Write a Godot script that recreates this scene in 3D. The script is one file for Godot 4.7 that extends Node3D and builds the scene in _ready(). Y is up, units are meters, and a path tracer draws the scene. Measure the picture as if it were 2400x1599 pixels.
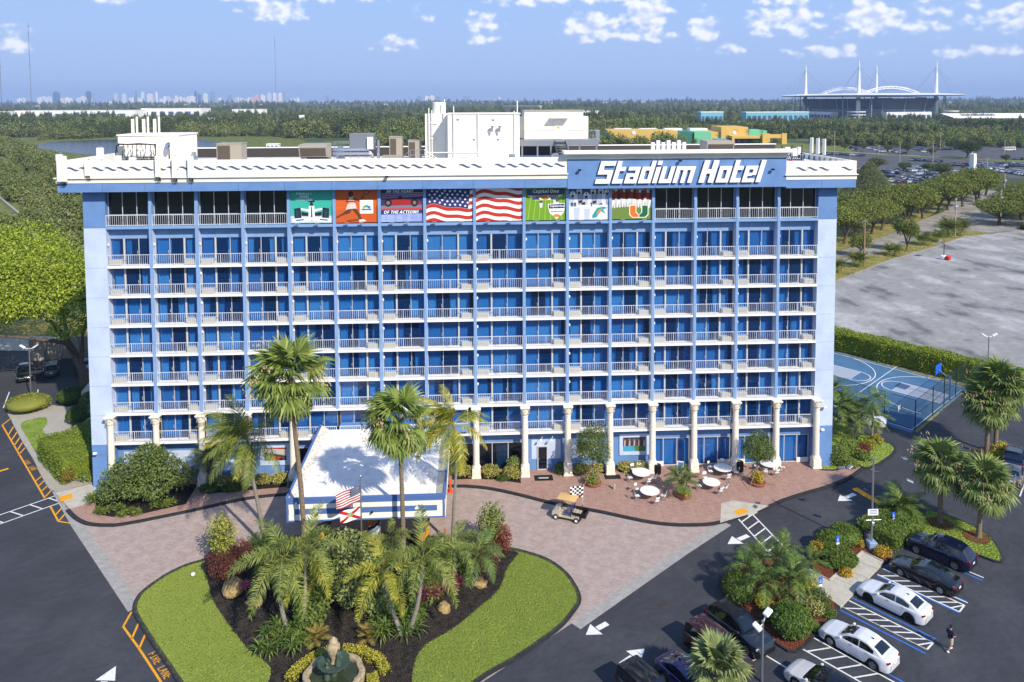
extends Node3D
# A blue nine-storey hotel seen from the air: metres,y up,hotel front on z=0,camera on +z.
class MB:
	# collects faces of one mesh; quads and triangles are given counter-clockwise as seen from outside
	var v:=PackedVector3Array()
	var n:=PackedVector3Array()
	var t:=PackedVector2Array()
	var c:=PackedColorArray()
	var ix:=PackedInt32Array()
	var col:=Color.WHITE
	func vert(p:Vector3,m:Vector3,u:=Vector2.ZERO)->void:
		v.append(p); n.append(m); t.append(u); c.append(col)
	func quad(a:Vector3,b:Vector3,d:Vector3,e:Vector3,ua:=Vector2(0,1),ub:=Vector2(1,1),uc:=Vector2(1,0),ud:=Vector2(0,0))->void:
		var m:=(d-a).cross(e-b)
		if m.length_squared() < 1e-16:
			return
		m=m.normalized()
		var k:=v.size()
		vert(a,m,ua); vert(b,m,ub); vert(d,m,uc); vert(e,m,ud)
		ix.append_array(PackedInt32Array([k,k+2,k+1,k,k+3,k+2]))
	func tri(a:Vector3,b:Vector3,d:Vector3)->void:
		var m:=(b-a).cross(d-a)
		if m.length_squared() < 1e-18:
			return
		m=m.normalized()
		var k:=v.size()
		vert(a,m,Vector2(0,1)); vert(b,m,Vector2(1,1)); vert(d,m,Vector2(.5,0))
		ix.append_array(PackedInt32Array([k,k+2,k+1]))
	func box(lo:Vector3,hi:Vector3,tf:=Transform3D())->void:
		var p:=[]
		for i in 8:
			p.append(tf*Vector3(hi.x if i & 1 else lo.x,hi.y if i & 2 else lo.y,hi.z if i & 4 else lo.z))
		quad(p[4],p[5],p[7],p[6]); quad(p[1],p[0],p[2],p[3]); quad(p[5],p[1],p[3],p[7])
		quad(p[0],p[4],p[6],p[2]); quad(p[6],p[7],p[3],p[2]); quad(p[0],p[1],p[5],p[4])
	func bbox(lo:Vector3,hi:Vector3,b:=0.02,tf:=Transform3D())->void:
		# box with chamfered edges
		var q:=func(ax: int,s: float)->Array:
			var o:=[]
			var i1:=(ax+1) % 3
			var i2:=(ax+2) % 3
			for k in 4:
				var w:=Vector3.ZERO
				w[ax]=hi[ax] if s > 0 else lo[ax]
				w[i1]=(hi[i1]-b) if k==1 or k==2 else (lo[i1]+b)
				w[i2]=(hi[i2]-b) if k > 1 else (lo[i2]+b)
				o.append(tf*w)
			return o
		var f:=[]
		for ax in 3:
			f.append([(q as Callable).call(ax,-1.0),(q as Callable).call(ax,1.0)])
		for ax in 3:
			var h:Array=f[ax][1]
			quad(h[0],h[1],h[2],h[3])
			var l:Array=f[ax][0]
			quad(l[1],l[0],l[3],l[2])
		# edges between axis a (sign s) and axis a+1 (sign u)
		var mid:=tf*((lo+hi)/2.0)
		for ax in 3:
			var bx:=(ax+1) % 3
			for s in 2:
				for u in 2:
					var A:Array=f[ax][s]
					var B:Array=f[bx][u]
					# in A,index i1=bx ; in B,index i2=ax
					var a1:Vector3=A[1] if u else A[0]
					var a2:Vector3=A[2] if u else A[3]
					var b1:Vector3=B[3] if s else B[0]
					var b2:Vector3=B[2] if s else B[1]
					oquad(a1,a2,b2,b1,mid)
		for k in 8:
			var sx:=k & 1
			var sy:=(k >> 1) & 1
			var sz:=(k >> 2) & 1
			var pa:Vector3=f[0][sx][[0,1,3,2][sy+2*sz]]
			var pb:Vector3=f[1][sy][[0,1,3,2][sz+2*sx]]
			var pc:Vector3=f[2][sz][[0,1,3,2][sx+2*sy]]
			if (pb-pa).cross(pc-pa).dot(pa-mid) > 0: tri(pa,pb,pc)
			else: tri(pa,pc,pb)
	func oquad(a:Vector3,b:Vector3,d:Vector3,e:Vector3,mid:Vector3)->void:
		if (d-a).cross(e-b).dot((a+d)/2.0-mid) > 0: quad(a,b,d,e)
		else: quad(a,e,d,b)
	func grid(rows:Array,wrap:=false,flip:=false,us:=1.0,vs:=1.0)->void:
		# smooth sheet through rows of points
		var r:=rows.size()
		var w: int=rows[0].size()
		var k:=v.size()
		for i in r:
			for j in w:
				var p:Vector3=rows[i][j]
				var a:Vector3=rows[maxi(i-1,0)][j]
				var b:Vector3=rows[mini(i+1,r-1)][j]
				var l:Vector3=rows[i][(j-1+w) % w] if wrap else rows[i][maxi(j-1,0)]
				var g:Vector3=rows[i][(j+1) % w] if wrap else rows[i][mini(j+1,w-1)]
				var m:=(g-l).cross(b-a)
				if m.length_squared() < 1e-18:
					m=Vector3.UP
				m=m.normalized()
				vert(p,-m if flip else m,Vector2(us*j/maxf(w-(0 if wrap else 1),1),vs*float(i)/maxf(r-1,1)))
		for i in r-1:
			for j in (w if wrap else w-1):
				var j2:=(j+1) % w
				var a:=k+i*w+j
				var b:=k+i*w+j2
				var d:=k+(i+1)*w+j2
				var e:=k+(i+1)*w+j
				if flip: ix.append_array(PackedInt32Array([a,b,d,a,d,e]))
				else: ix.append_array(PackedInt32Array([a,d,b,a,e,d]))
	func tube(path:Array,rad:Array,sides:=8,caps:=true)->void:
		var rows:=[]
		var up:=Vector3.UP
		for i in path.size():
			var d:Vector3=(path[mini(i+1,path.size()-1)]-path[maxi(i-1,0)]).normalized()
			if i==0:
				up=Vector3.RIGHT if absf(d.x) < 0.8 else Vector3.FORWARD
			var s:=d.cross(up).normalized()
			up=s.cross(d).normalized()
			var ring:=PackedVector3Array()
			for j in sides:
				var a:=TAU*j/sides
				ring.append(path[i]+(s*cos(a)+up*sin(a))*float(rad[mini(i,rad.size()-1)]))
			rows.append(ring)
		grid(rows,true,false)
		if caps:
			for e in [0,rows.size()-1]:
				var ring:PackedVector3Array=rows[e]
				for j in range(1,sides-1):
					if e==0: tri(ring[0],ring[j+1],ring[j])
					else: tri(ring[0],ring[j],ring[j+1])
	func rod(a:Vector3,b:Vector3,r: float,sides:=6)->void:
		tube([a,b],[r,r],sides)
	func lathe(prof:Array,at:Vector3,sides:=20,smooth:=false)->void:
		# profile of (radius,height),from the bottom up
		if smooth:
			var rows:=[]
			for p in prof:
				var ring:=PackedVector3Array()
				for j in sides:
					var a:=-TAU*j/sides
					ring.append(at+Vector3(cos(a)*p.x,p.y,sin(a)*p.x))
				rows.append(ring)
			grid(rows,true)
			return
		for i in prof.size()-1:
			var rows:=[]
			for p in [prof[i],prof[i+1]]:
				var ring:=PackedVector3Array()
				for j in sides:
					var a:=-TAU*j/sides
					ring.append(at+Vector3(cos(a)*p.x,p.y,sin(a)*p.x))
				rows.append(ring)
			grid(rows,true)
	func prism(poly:PackedVector2Array,depth: float,tf:=Transform3D(),back:=true)->void:
		# outline in x,y; extruded from z=0 to z=depth
		var p:=poly
		if Geometry2D.is_polygon_clockwise(p):
			p=poly.duplicate()
			p.reverse()
		var tr:=Geometry2D.triangulate_polygon(p)
		for i in range(0,tr.size(),3):
			var a:=p[tr[i]]
			var b:=p[tr[i+1]]
			var d:=p[tr[i+2]]
			if (b-a).cross(d-a) < 0:
				var s:=b; b=d; d=s
			tri(tf*Vector3(a.x,a.y,depth),tf*Vector3(b.x,b.y,depth),tf*Vector3(d.x,d.y,depth))
			if back and depth!=0.0:
				tri(tf*Vector3(a.x,a.y,0),tf*Vector3(d.x,d.y,0),tf*Vector3(b.x,b.y,0))
		if depth!=0.0:
			for i in p.size():
				var a:=p[i]
				var b:=p[(i+1) % p.size()]
				quad(tf*Vector3(a.x,a.y,0),tf*Vector3(b.x,b.y,0),tf*Vector3(b.x,b.y,depth),tf*Vector3(a.x,a.y,depth))
	func mesh(m:Material,into:ArrayMesh=null)->ArrayMesh:
		var o:=into if into else ArrayMesh.new()
		if v.size()==0:
			return o
		var a:=[]
		a.resize(Mesh.ARRAY_MAX)
		a[Mesh.ARRAY_VERTEX]=v
		a[Mesh.ARRAY_NORMAL]=n
		a[Mesh.ARRAY_TEX_UV]=t
		a[Mesh.ARRAY_COLOR]=c
		a[Mesh.ARRAY_INDEX]=ix
		o.add_surface_from_arrays(Mesh.PRIMITIVE_TRIANGLES,a)
		o.surface_set_material(o.get_surface_count()-1,m)
		return o
var names:={}
var M:={}
var rng:=RandomNumberGenerator.new()
func numbered(parent:Node,called:String)->String:
	var key:=str(parent.get_instance_id())+called
	var k: int=names.get(key,0)
	names[key]=k+1
	return called if k==0 else "%s_%03d" % [called,k]
func put(o:Node3D,called:String,parent:Node)->Node3D:
	o.name=numbered(parent,called)
	parent.add_child(o,true)
	return o
func node(called:String,mesh:Mesh,parent:Node=null,at:=Transform3D())->MeshInstance3D:
	var o:=MeshInstance3D.new()
	o.mesh=mesh
	o.transform=at
	put(o,called,parent if parent else self)
	return o
func mk(called:String,b:MB,m:Material,parent:Node=null,at:=Transform3D())->MeshInstance3D:
	return node(called,b.mesh(m),parent,at)
func thing(called:String,label:String,category:String,at:=Vector3.ZERO,turn:=0.0,group:="")->Node3D:
	var o:=Node3D.new()
	o.position=at
	o.rotation.y=turn
	put(o,called,self)
	return tag(o,label,category,group)
func tag(o:Node3D,label:String,category:String,group:="")->Node3D:
	o.set_meta("label",label)
	if category: o.set_meta("category",category)
	if group: o.set_meta("group",group)
	return o
func kind(o:Node3D,k:String,label:="")->Node3D:
	o.set_meta("kind",k)
	if label: o.set_meta("label",label)
	return o
func copy(src:Node3D,called:String,label:String,at:Vector3,turn:=0.0,sc:=Vector3.ONE,group:="")->Node3D:
	var o:Node3D=src.duplicate()
	o.position=at
	o.rotation=Vector3(0,turn,0)
	o.scale=sc
	o.name=numbered(self,called)
	add_child(o,true)
	if label: o.set_meta("label",label)
	if group: o.set_meta("group",group)
	return o
func V(x: float,y: float,z: float)->Vector3:
	return Vector3(x,y,z)
func ordinal(k: int)->String:
	var ones:=["","first","second","third","fourth","fifth","sixth","seventh","eighth","ninth","tenth","eleventh","twelfth","thirteenth","fourteenth","fifteenth","sixteenth","seventeenth","eighteenth","nineteenth"]
	if k < 20: return ones[k]
	var tens:String=["twent","thirt","fort","fift","sixt","sevent"][k/10-2]
	return tens + "ieth" if k % 10==0 else tens + "y-" + ones[k % 10]
func P(a:Array)->PackedVector2Array:
	# x,z pairs
	var o:=PackedVector2Array()
	for i in range(0,a.size(),2):
		o.append(Vector2(a[i],a[i+1]))
	return o
func smooth(p:PackedVector2Array,closed:=false,steps:=5)->PackedVector2Array:
	var o:=PackedVector2Array()
	var k:=p.size()
	for i in (k if closed else k-1):
		var a:=p[(i-1+k) % k] if closed else p[maxi(i-1,0)]
		var b:=p[i]
		var d:=p[(i+1) % k]
		var e:=p[(i+2) % k] if closed else p[mini(i+2,k-1)]
		for s in steps:
			o.append(b.cubic_interpolate(d,a,e,float(s)/steps))
	if not closed:
		o.append(p[k-1])
	return o
func flat(called:String,poly:PackedVector2Array,y0: float,y1: float,m:Material,label:="",parent:Node=null)->MeshInstance3D:
	# a slab of ground from y0 to y1 with the outline poly (x,z)
	var b:=MB.new()
	var q:=PackedVector2Array()
	for p in poly:
		q.append(Vector2(p.x,-p.y))
	b.prism(q,y1-y0,Transform3D(Basis(V(1,0,0),V(0,0,-1),V(0,1,0)),V(0,y0,0)),false)
	var o:=mk(called,b,m,parent)
	if parent==null: kind(o,"structure",label)
	return o
func ribbon(b:MB,line:PackedVector2Array,w: float,y0: float,y1: float,closed:=false)->void:
	# a kerb or painted stripe of width w along a line
	var k:=line.size()
	var L:=[]
	var R:=[]
	for i in k:
		var a:=line[(i-1+k) % k] if closed else line[maxi(i-1,0)]
		var d:=line[(i+1) % k] if closed else line[mini(i+1,k-1)]
		var s:=(d-a).normalized().orthogonal()*w/2.0
		L.append(line[i]+s); R.append(line[i]-s)
	for i in (k if closed else k-1):
		var j:=(i+1) % k
		var l0:=V(L[i].x,y1,L[i].y)
		var l1:=V(L[j].x,y1,L[j].y)
		var r0:=V(R[i].x,y1,R[i].y)
		var r1:=V(R[j].x,y1,R[j].y)
		var dn:=V(0,y0-y1,0)
		b.oquad(l0,l1,r1,r0,(l0+r1)/2.0-Vector3.UP)
		if y1-y0 > 0.02:
			b.oquad(l0+dn,l1+dn,l1,l0,(l0+r1)/2.0)
			b.oquad(r0+dn,r1+dn,r1,r0,(l0+r1)/2.0)
func stripe(b:MB,x0: float,z0: float,x1: float,z1: float,w: float,y: float)->void:
	ribbon(b,PackedVector2Array([Vector2(x0,z0),Vector2(x1,z1)]),w,y-0.003,y)
func simple(called:String,c:Color,rough:=0.7,metal:=0.0,spec:=0.5)->StandardMaterial3D:
	var m:=StandardMaterial3D.new()
	m.resource_name=called
	m.albedo_color=c
	m.roughness=rough
	m.metallic=metal
	m.metallic_specular=spec
	M[called]=m
	return m
func noise_tex(seed_: int,freq: float,oct: int,stops:Array,size:=512,type:=FastNoiseLite.TYPE_SIMPLEX_SMOOTH,warp:=0.0)->NoiseTexture2D:
	var f:=FastNoiseLite.new()
	f.seed=seed_
	f.noise_type=type
	f.frequency=freq
	f.fractal_octaves=oct
	f.fractal_gain=0.6
	if warp > 0.0:
		f.domain_warp_enabled=true
		f.domain_warp_amplitude=warp
	var g:=Gradient.new()
	var off:=PackedFloat32Array()
	var cs:=PackedColorArray()
	for s in stops:
		off.append(s[0]); cs.append(s[1])
	g.offsets=off
	g.colors=cs
	var t:=NoiseTexture2D.new()
	t.width=size; t.height=size
	t.seamless=true
	t.noise=f
	t.color_ramp=g
	return t
func bump_tex(seed_: int,freq: float,oct: int,strength:=4.0,size:=256,type:=FastNoiseLite.TYPE_SIMPLEX_SMOOTH)->NoiseTexture2D:
	var f:=FastNoiseLite.new()
	f.seed=seed_
	f.noise_type=type
	f.frequency=freq
	f.fractal_octaves=oct
	var t:=NoiseTexture2D.new()
	t.width=size; t.height=size
	t.seamless=true
	t.noise=f
	t.as_normal_map=true
	t.bump_strength=strength
	return t
func tiled(called:String,tex:Texture2D,metres: float,rough:=0.9,nrm:Texture2D=null,tint:=Color.WHITE,spec:=0.4)->StandardMaterial3D:
	var m:=simple(called,tint,rough,0.0,spec)
	m.albedo_texture=tex
	m.uv1_triplanar=true
	m.uv1_world_triplanar=true
	m.uv1_triplanar_sharpness=6.0
	m.uv1_scale=Vector3.ONE/metres
	if nrm:
		m.normal_enabled=true
		m.normal_texture=nrm
		m.normal_scale=0.6
	return m
func leafy(called:String,rough:=0.55,through:=Color(0.55,0.7,0.25))->StandardMaterial3D:
	var m:=simple(called,Color.WHITE,rough,0.0,0.35)
	m.vertex_color_use_as_albedo=true
	m.backlight_enabled=true
	m.backlight=through
	m.cull_mode=BaseMaterial3D.CULL_DISABLED
	return m
func C(r: float,g: float,b: float)->Color:
	return Color(r,g,b)
func img_mat(called:String,im:Image,rough:=0.6)->StandardMaterial3D:
	var m:=simple(called,Color.WHITE,rough)
	m.albedo_texture=ImageTexture.create_from_image(im)
	m.texture_repeat=false
	return m
func poly_fill(im:Image,pts:Array,col:Color)->void:
	# filled polygon in pixels
	var p:=P(pts)
	var lo:=p[0].y
	var hi:=p[0].y
	for q in p:
		lo=minf(lo,q.y); hi=maxf(hi,q.y)
	for y in range(maxi(int(lo),0),mini(int(hi)+1,im.get_height())):
		var xs:=[]
		for i in p.size():
			var a:=p[i]
			var b:=p[(i+1) % p.size()]
			if (a.y<=y + .5)!=(b.y<=y + .5):
				xs.append(a.x+(y + .5-a.y)/(b.y-a.y)*(b.x-a.x))
		xs.sort()
		for i in range(0,xs.size()-1,2):
			var x0:=clampi(roundi(xs[i]),0,im.get_width())
			var x1:=clampi(roundi(xs[i+1]),0,im.get_width())
			if x1 > x0:
				im.fill_rect(Rect2i(x0,y,x1-x0,1),col)
func disc_fill(im:Image,x: float,y: float,rx: float,ry: float,col:Color)->void:
	var a:=[]
	for i in 24:
		a.append(x+cos(TAU*i/24)*rx); a.append(y+sin(TAU*i/24)*ry)
	poly_fill(im,a,col)
func text_mesh(s:String,size: float,depth: float,m:Material,font:="Droid Sans",bold:=true)->TextMesh:
	var f:=SystemFont.new()
	f.font_names=PackedStringArray([font])
	f.font_weight=700 if bold else 400
	var t:=TextMesh.new()
	t.text=s
	t.font=f
	t.font_size=32
	t.pixel_size=size/32.0
	t.depth=depth
	t.curve_step=1.0
	t.material=m
	return t
func _ready()->void:
	rng.seed=20240
	camera_sky_sun()
	materials()
	ground()
	hotel()
	hotel_front()
	roof_things()
	canopy()
	site()
	planting()
	cars_near()
	furniture()
	surroundings()
	far_away()
func camera_sky_sun()->void:
	var cam:=Camera3D.new()
	cam.name="camera"
	cam.position=V(34.497,35.526,70.257)
	cam.rotation=Vector3(deg_to_rad(-3.3954),deg_to_rad(-2.9305),deg_to_rad(-0.2452))
	cam.set_frustum(0.44774,Vector2(0.0,-0.12755),0.5,40000.0)
	cam.current=true
	add_child(cam)
	var sun:=DirectionalLight3D.new()
	sun.name="sun"
	sun.light_color=Color(1.0,0.955,0.88)
	sun.light_energy=1.45
	sun.light_angular_distance=0.5
	sun.shadow_enabled=true
	sun.look_at_from_position(V(0.4255,0.629,0.650)*100.0,Vector3.ZERO)
	add_child(sun)
	var e:=Environment.new()
	e.background_mode=Environment.BG_SKY
	e.tonemap_mode=Environment.TONE_MAPPER_LINEAR
	e.tonemap_exposure=1.36
	e.sdfgi_enabled=true
	e.ssao_enabled=true
	e.ssil_enabled=true
	e.fog_enabled=true
	e.fog_density=0.0001
	e.fog_light_color=Color(0.72,0.83,1.0)
	var sm:=PanoramaSkyMaterial.new()
	sm.panorama=sky_picture()
	var s:=Sky.new()
	s.sky_material=sm
	e.sky=s
	e.background_energy_multiplier=1.0
	var w:=WorldEnvironment.new()
	w.name="world"
	w.environment=e
	add_child(w)
func sky_picture()->ImageTexture:
	var W:=4096
	var H:=2048
	var im:=Image.create(W,H,false,Image.FORMAT_RGBAF)
	var hor:=Color(0.36,0.46,0.68)
	var zen:=Color(0.10,0.25,0.62)
	for y in H/2+1:
		var el:=90.0*(1.0-y/(H/2.0))
		im.fill_rect(Rect2i(0,y,W,1),hor.lerp(Color(0.29,0.45,0.76),clampf(el/9.0,0,1)).lerp(zen,clampf((el-6.0)/70.0,0,1)))
	im.fill_rect(Rect2i(0,H/2,W,H/2),Color(0.13,0.16,0.13))
	var a:=FastNoiseLite.new()
	a.seed=5; a.noise_type=FastNoiseLite.TYPE_SIMPLEX_SMOOTH; a.frequency=1.0; a.fractal_octaves=6; a.fractal_gain=0.55
	var big:=FastNoiseLite.new()
	big.seed=11; big.noise_type=FastNoiseLite.TYPE_SIMPLEX_SMOOTH; big.frequency=1.0; big.fractal_octaves=3
	# puffs that can be seen one by one: bearing and height in degrees,width,height,strength
	var puffs:=[
		[-29.0,7.7,6.0,1.0,.62],[-24.6,7.0,2.4,.8,.55],[-30.4,3.8,1.8,1.1,.55],[-14.0,6.3,3.2,0.9,.64],[-16.5,7.4,2.6,.6,.5],[-10.0,7.7,5.0,.7,.5],
		[-5.9,4.2,2.4,.8,.46],[-3.4,6.4,1.5,.7,.42],[0.9,5.8,1.7,1.0,.6],[0.9,4.6,1.6,.6,.5],[6.0,7.6,5.5,.9,.64],
		[9.0,5.2,2.6,1.5,.68],[12.9,6.0,2.3,1.7,.82],[12.9,4.6,3.2,.5,.55],[17.0,4.9,1.2,1.7,.74],[18.8,3.6,1.3,.5,.6],
		[13.5,7.9,9.0,.7,.8],[22.5,5.4,3.6,1.4,.6],[22.3,7.2,3.0,.9,.7],[27.8,5.6,1.7,1.4,.98],[25.6,3.3,4.2,.6,.5],
		[33.5,7.2,6.5,1.0,.8],[36.3,5.0,3.2,1.3,.56],[39.5,7.4,4.0,1.1,.7],[33.8,3.0,4.2,.45,.5],[41.0,4.4,3.5,1.0,.55],[30.5,5.2,8.0,1.6,.38],[25.0,7.6,7.5,.7,.62]]
	for y in range(H/2-360,H/2):
		var el:=90.0*(1.0-(y + .5)/(H/2.0))
		for x in range(0,W):
			var az:=wrapf(360.0*(x + .5)/W,-180.0,180.0)
			var cov:=0.0
			var seen:=absf(az) < 52.0 and el < 10.0
			if seen:
				for p in puffs:
					var dx: float=(az-p[0])/p[2]
					if dx > 1.3 or dx < -1.3: continue
					var dy: float=(el-p[1])/p[3]
					if dy < 0: dy*= 1.5
					var q:=dx*dx*1.6+dy*dy
					if q < 1.8: cov=maxf(cov,(p[4] + .12)*(1.0-q*.58))
			else:
				cov=0.24+0.55*big.get_noise_2d(az*.055,el*.11)+(0.1 if el > 10.0 else 0.0)
			if cov<=0.02: continue
			var u:=az*0.6+40.0
			var w:=el*0.95
			var d:=a.get_noise_2d(u,w)*.75+cov*1.0-0.28
			if d<=0.0: continue
			var lit:=clampf(.62+1.9*(d-(a.get_noise_2d(u + .22,w + .30)*.75+cov*1.0-0.28)) ,0.0,1.0)
			var al:=smoothstep(0.0,0.46,d)*(0.92 if cov > 0.0 else 0.5)*smoothstep(0.6,3.2,el)
			var cl:=Color(0.50,0.56,0.74).lerp(Color(0.88,0.88,0.90),lit)
			var base:=im.get_pixel(x,y)
			im.set_pixel(x,y,base.lerp(cl,al*.93))
	return ImageTexture.create_from_image(im)
func materials()->void:
	# paint and building
	var plaster:=bump_tex(3,.05,4,2.0)
	tiled("pale_wall",noise_tex(21,.006,5,[[0.0,C(.67,.73,.83)],[.5,C(.71,.77,.87)],[1.0,C(.74,.80,.89)]]),9.0,.75,plaster)
	tiled("blue_wall",noise_tex(22,.006,5,[[0.0,C(.355,.485,.69)],[.5,C(.385,.525,.73)],[1.0,C(.41,.55,.755)]]),8.0,.7,plaster)
	tiled("post_blue",noise_tex(23,.008,4,[[0.0,C(.45,.585,.76)],[1.0,C(.51,.635,.81)]]),5.0,.65)
	tiled("white_paint",noise_tex(24,.006,5,[[0.0,C(.88,.875,.855)],[.45,C(.91,.905,.89)],[1.0,C(.93,.925,.91)]]),6.0,.7,plaster)
	tiled("cream_paint",noise_tex(25,.006,6,[[0.0,C(.89,.875,.83)],[.4,C(.91,.895,.85)],[1.0,C(.93,.915,.875)]]),7.0,.75,plaster)
	tiled("roof_skin",noise_tex(26,.012,6,[[0.0,C(.62,.61,.60)],[.35,C(.78,.78,.79)],[.6,C(.85,.85,.86)],[1.0,C(.9,.9,.91)]]),14.0,.8)
	tiled("canopy_skin",noise_tex(27,.012,6,[[0.0,C(.82,.81,.79)],[.4,C(.9,.9,.9)],[1.0,C(.94,.94,.95)]]),9.0,.7)
	tiled("stained_border",noise_tex(28,.03,6,[[0.0,C(.60,.58,.55)],[.4,C(.78,.77,.74)],[1.0,C(.86,.86,.85)]]),6.0,.85)
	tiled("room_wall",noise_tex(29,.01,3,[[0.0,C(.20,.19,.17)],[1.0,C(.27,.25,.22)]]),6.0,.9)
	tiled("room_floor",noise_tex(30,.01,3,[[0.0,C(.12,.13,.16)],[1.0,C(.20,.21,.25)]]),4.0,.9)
	tiled("column_stone",noise_tex(31,.02,6,[[0.0,C(.80,.76,.69)],[.4,C(.87,.845,.79)],[1.0,C(.91,.89,.85)]]),3.0,.8,plaster)
	for q in ["pale_wall","blue_wall","white_paint","cream_paint","column_stone"]:M[q].normal_scale=.1
	simple("rail",C(.80,.82,.86),.45,.1)
	simple("frame",C(.72,.73,.74),.5)
	simple("grey_metal",C(.52,.54,.57),.45,.5)
	simple("galvanised",C(.72,.74,.77),.32,.85)
	simple("dark_metal",C(.10,.10,.11),.5,.4)
	simple("black",C(.03,.03,.035),.6)
	simple("rubber",C(.035,.035,.04),.8)
	simple("beige_metal",C(.62,.59,.53),.55)
	simple("taupe_coil",C(.36,.32,.28),.75)
	simple("wave_blue",C(.25,.33,.50),.6)
	simple("sign_white",C(.93,.93,.94),.5)
	simple("sign_edge",C(.20,.25,.40),.6)
	simple("stripe_blue",C(.30,.42,.66),.6)
	simple("white_plastic",C(.88,.88,.88),.4)
	simple("red_paint",C(.72,.06,.05),.4)
	simple("orange",C(.93,.27,.03),.5)
	simple("yellow",C(.90,.64,.08),.6)
	simple("brown_steel",C(.22,.20,.19),.6)
	simple("blue_paint",C(.10,.36,.80),.5)
	simple("line_blue",C(.16,.42,.80),.7)
	simple("concrete_plain",C(.62,.60,.55),.9)
	simple("wood",C(.56,.47,.36),.8)
	simple("terracotta",C(.52,.32,.24),.8)
	simple("chrome",C(.78,.79,.80),.18,.95)
	# glass
	var wavy:=bump_tex(41,.006,2,1.4)
	var g:=simple("guest_glass",Color(.10,.34,.66,.13),.04,0.0,1.0)
	g.transparency=BaseMaterial3D.TRANSPARENCY_ALPHA
	g.cull_mode=BaseMaterial3D.CULL_DISABLED
	g.metallic=.12
	g.normal_enabled=true; g.normal_texture=wavy; g.normal_scale=.35
	g.uv1_triplanar=true; g.uv1_world_triplanar=true; g.uv1_scale=Vector3.ONE/5.0
	var g2:StandardMaterial3D=g.duplicate()
	g2.resource_name="tinted_glass"
	g2.albedo_color=Color(.035,.085,.18,.55)
	g2.metallic=.35
	M["tinted_glass"]=g2
	var g3:=simple("clear_glass",Color(.5,.6,.65,.12),.03,0.0,.8)
	g3.transparency=BaseMaterial3D.TRANSPARENCY_ALPHA
	# cloth
	for k in 3:
		var cu:=simple("curtain_%d" % k,[C(.13,.47,.78),C(.11,.41,.71),C(.22,.54,.83)][k],.9)
		cu.backlight_enabled=true
		cu.backlight=C(.1,.25,.5)
	# ground
	var fine:=bump_tex(51,.12,3,5.0)
	tiled("asphalt",noise_tex(52,.004,7,[[0.0,C(.195,.203,.224)],[.5,C(.222,.231,.254)],[1.0,C(.265,.272,.293)]],1024),31.0,.82,fine)
	tiled("old_asphalt",streaks(),74.0,.95,fine)
	tiled("far_asphalt",noise_tex(54,.01,6,[[0.0,C(.24,.245,.26)],[1.0,C(.36,.36,.37)]]),60.0,.95)
	tiled("road_grey",noise_tex(55,.01,6,[[0.0,C(.46,.44,.41)],[1.0,C(.62,.60,.56)]]),30.0,.95)
	tiled("pavers",paver_picture(C(.60,.535,.51),C(.68,.615,.59),C(.64,.61,.595)),4.0,.9,fine)
	tiled("walk_pavers",paver_picture(C(.58,.455,.41),C(.67,.545,.50),C(.62,.53,.49)),3.0,.9,fine)
	tiled("pale_pavers",paver_picture(C(.56,.55,.54),C(.64,.63,.62),C(.60,.59,.57)),3.0,.9,fine)
	tiled("concrete",noise_tex(57,.015,6,[[0.0,C(.63,.61,.56)],[.5,C(.69,.67,.62)],[1.0,C(.73,.71,.67)]]),7.0,.9,fine)
	tiled("kerb_black",noise_tex(58,.02,5,[[0.0,C(.12,.125,.14)],[1.0,C(.21,.215,.23)]]),5.0,.8,fine)
	tiled("lawn",noise_tex(59,.010,7,[[0.0,C(.41,.50,.16)],[.45,C(.49,.57,.21)],[1.0,C(.57,.63,.28)]],1024),14.0,1.0,bump_tex(60,.25,3,10.0))
	tiled("rough_grass",noise_tex(61,.008,7,[[0.0,C(.25,.30,.11)],[.5,C(.38,.42,.17)],[1.0,C(.52,.50,.25)]],1024),60.0,1.0,bump_tex(62,.15,4,8.0))
	tiled("dry_grass",noise_tex(63,.012,6,[[0.0,C(.34,.36,.14)],[.5,C(.50,.48,.24)],[1.0,C(.60,.55,.33)]]),22.0,1.0,fine)
	tiled("mulch",noise_tex(64,.05,6,[[0.0,C(.05,.045,.045)],[.5,C(.12,.105,.10)],[1.0,C(.22,.19,.17)]]),5.0,1.0,bump_tex(65,.1,4,14.0))
	tiled("red_mulch",noise_tex(66,.05,6,[[0.0,C(.25,.11,.07)],[.5,C(.42,.22,.15)],[1.0,C(.55,.34,.26)]]),4.0,1.0,bump_tex(67,.1,4,14.0))
	tiled("white_gravel",noise_tex(68,.09,4,[[0.0,C(.52,.50,.46)],[.5,C(.70,.68,.63)],[1.0,C(.82,.80,.76)]]),5.0,1.0,bump_tex(69,.2,3,12.0))
	tiled("court_blue",noise_tex(70,.01,5,[[0.0,C(.24,.39,.52)],[1.0,C(.31,.45,.57)]]),18.0,.85)
	simple("court_grey",C(.58,.61,.66),.85)
	tiled("line_white",noise_tex(71,.04,5,[[0.0,C(.62,.62,.62)],[.35,C(.82,.82,.81)],[1.0,C(.88,.88,.87)]]),4.0,.8)
	tiled("line_yellow",noise_tex(72,.04,5,[[0.0,C(.66,.46,.09)],[.4,C(.84,.58,.09)],[1.0,C(.90,.64,.12)]]),4.0,.8)
	tiled("countryside",noise_tex(73,.006,8,[[0.0,C(.17,.22,.11)],[.45,C(.24,.30,.14)],[.7,C(.33,.37,.19)],[1.0,C(.50,.49,.38)]],1024),900.0,1.0)
	tiled("hill_grass",noise_tex(74,.01,7,[[0.0,C(.30,.35,.15)],[.5,C(.42,.45,.21)],[1.0,C(.52,.52,.28)]],1024),50.0,1.0,bump_tex(75,.15,4,8.0))
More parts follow.
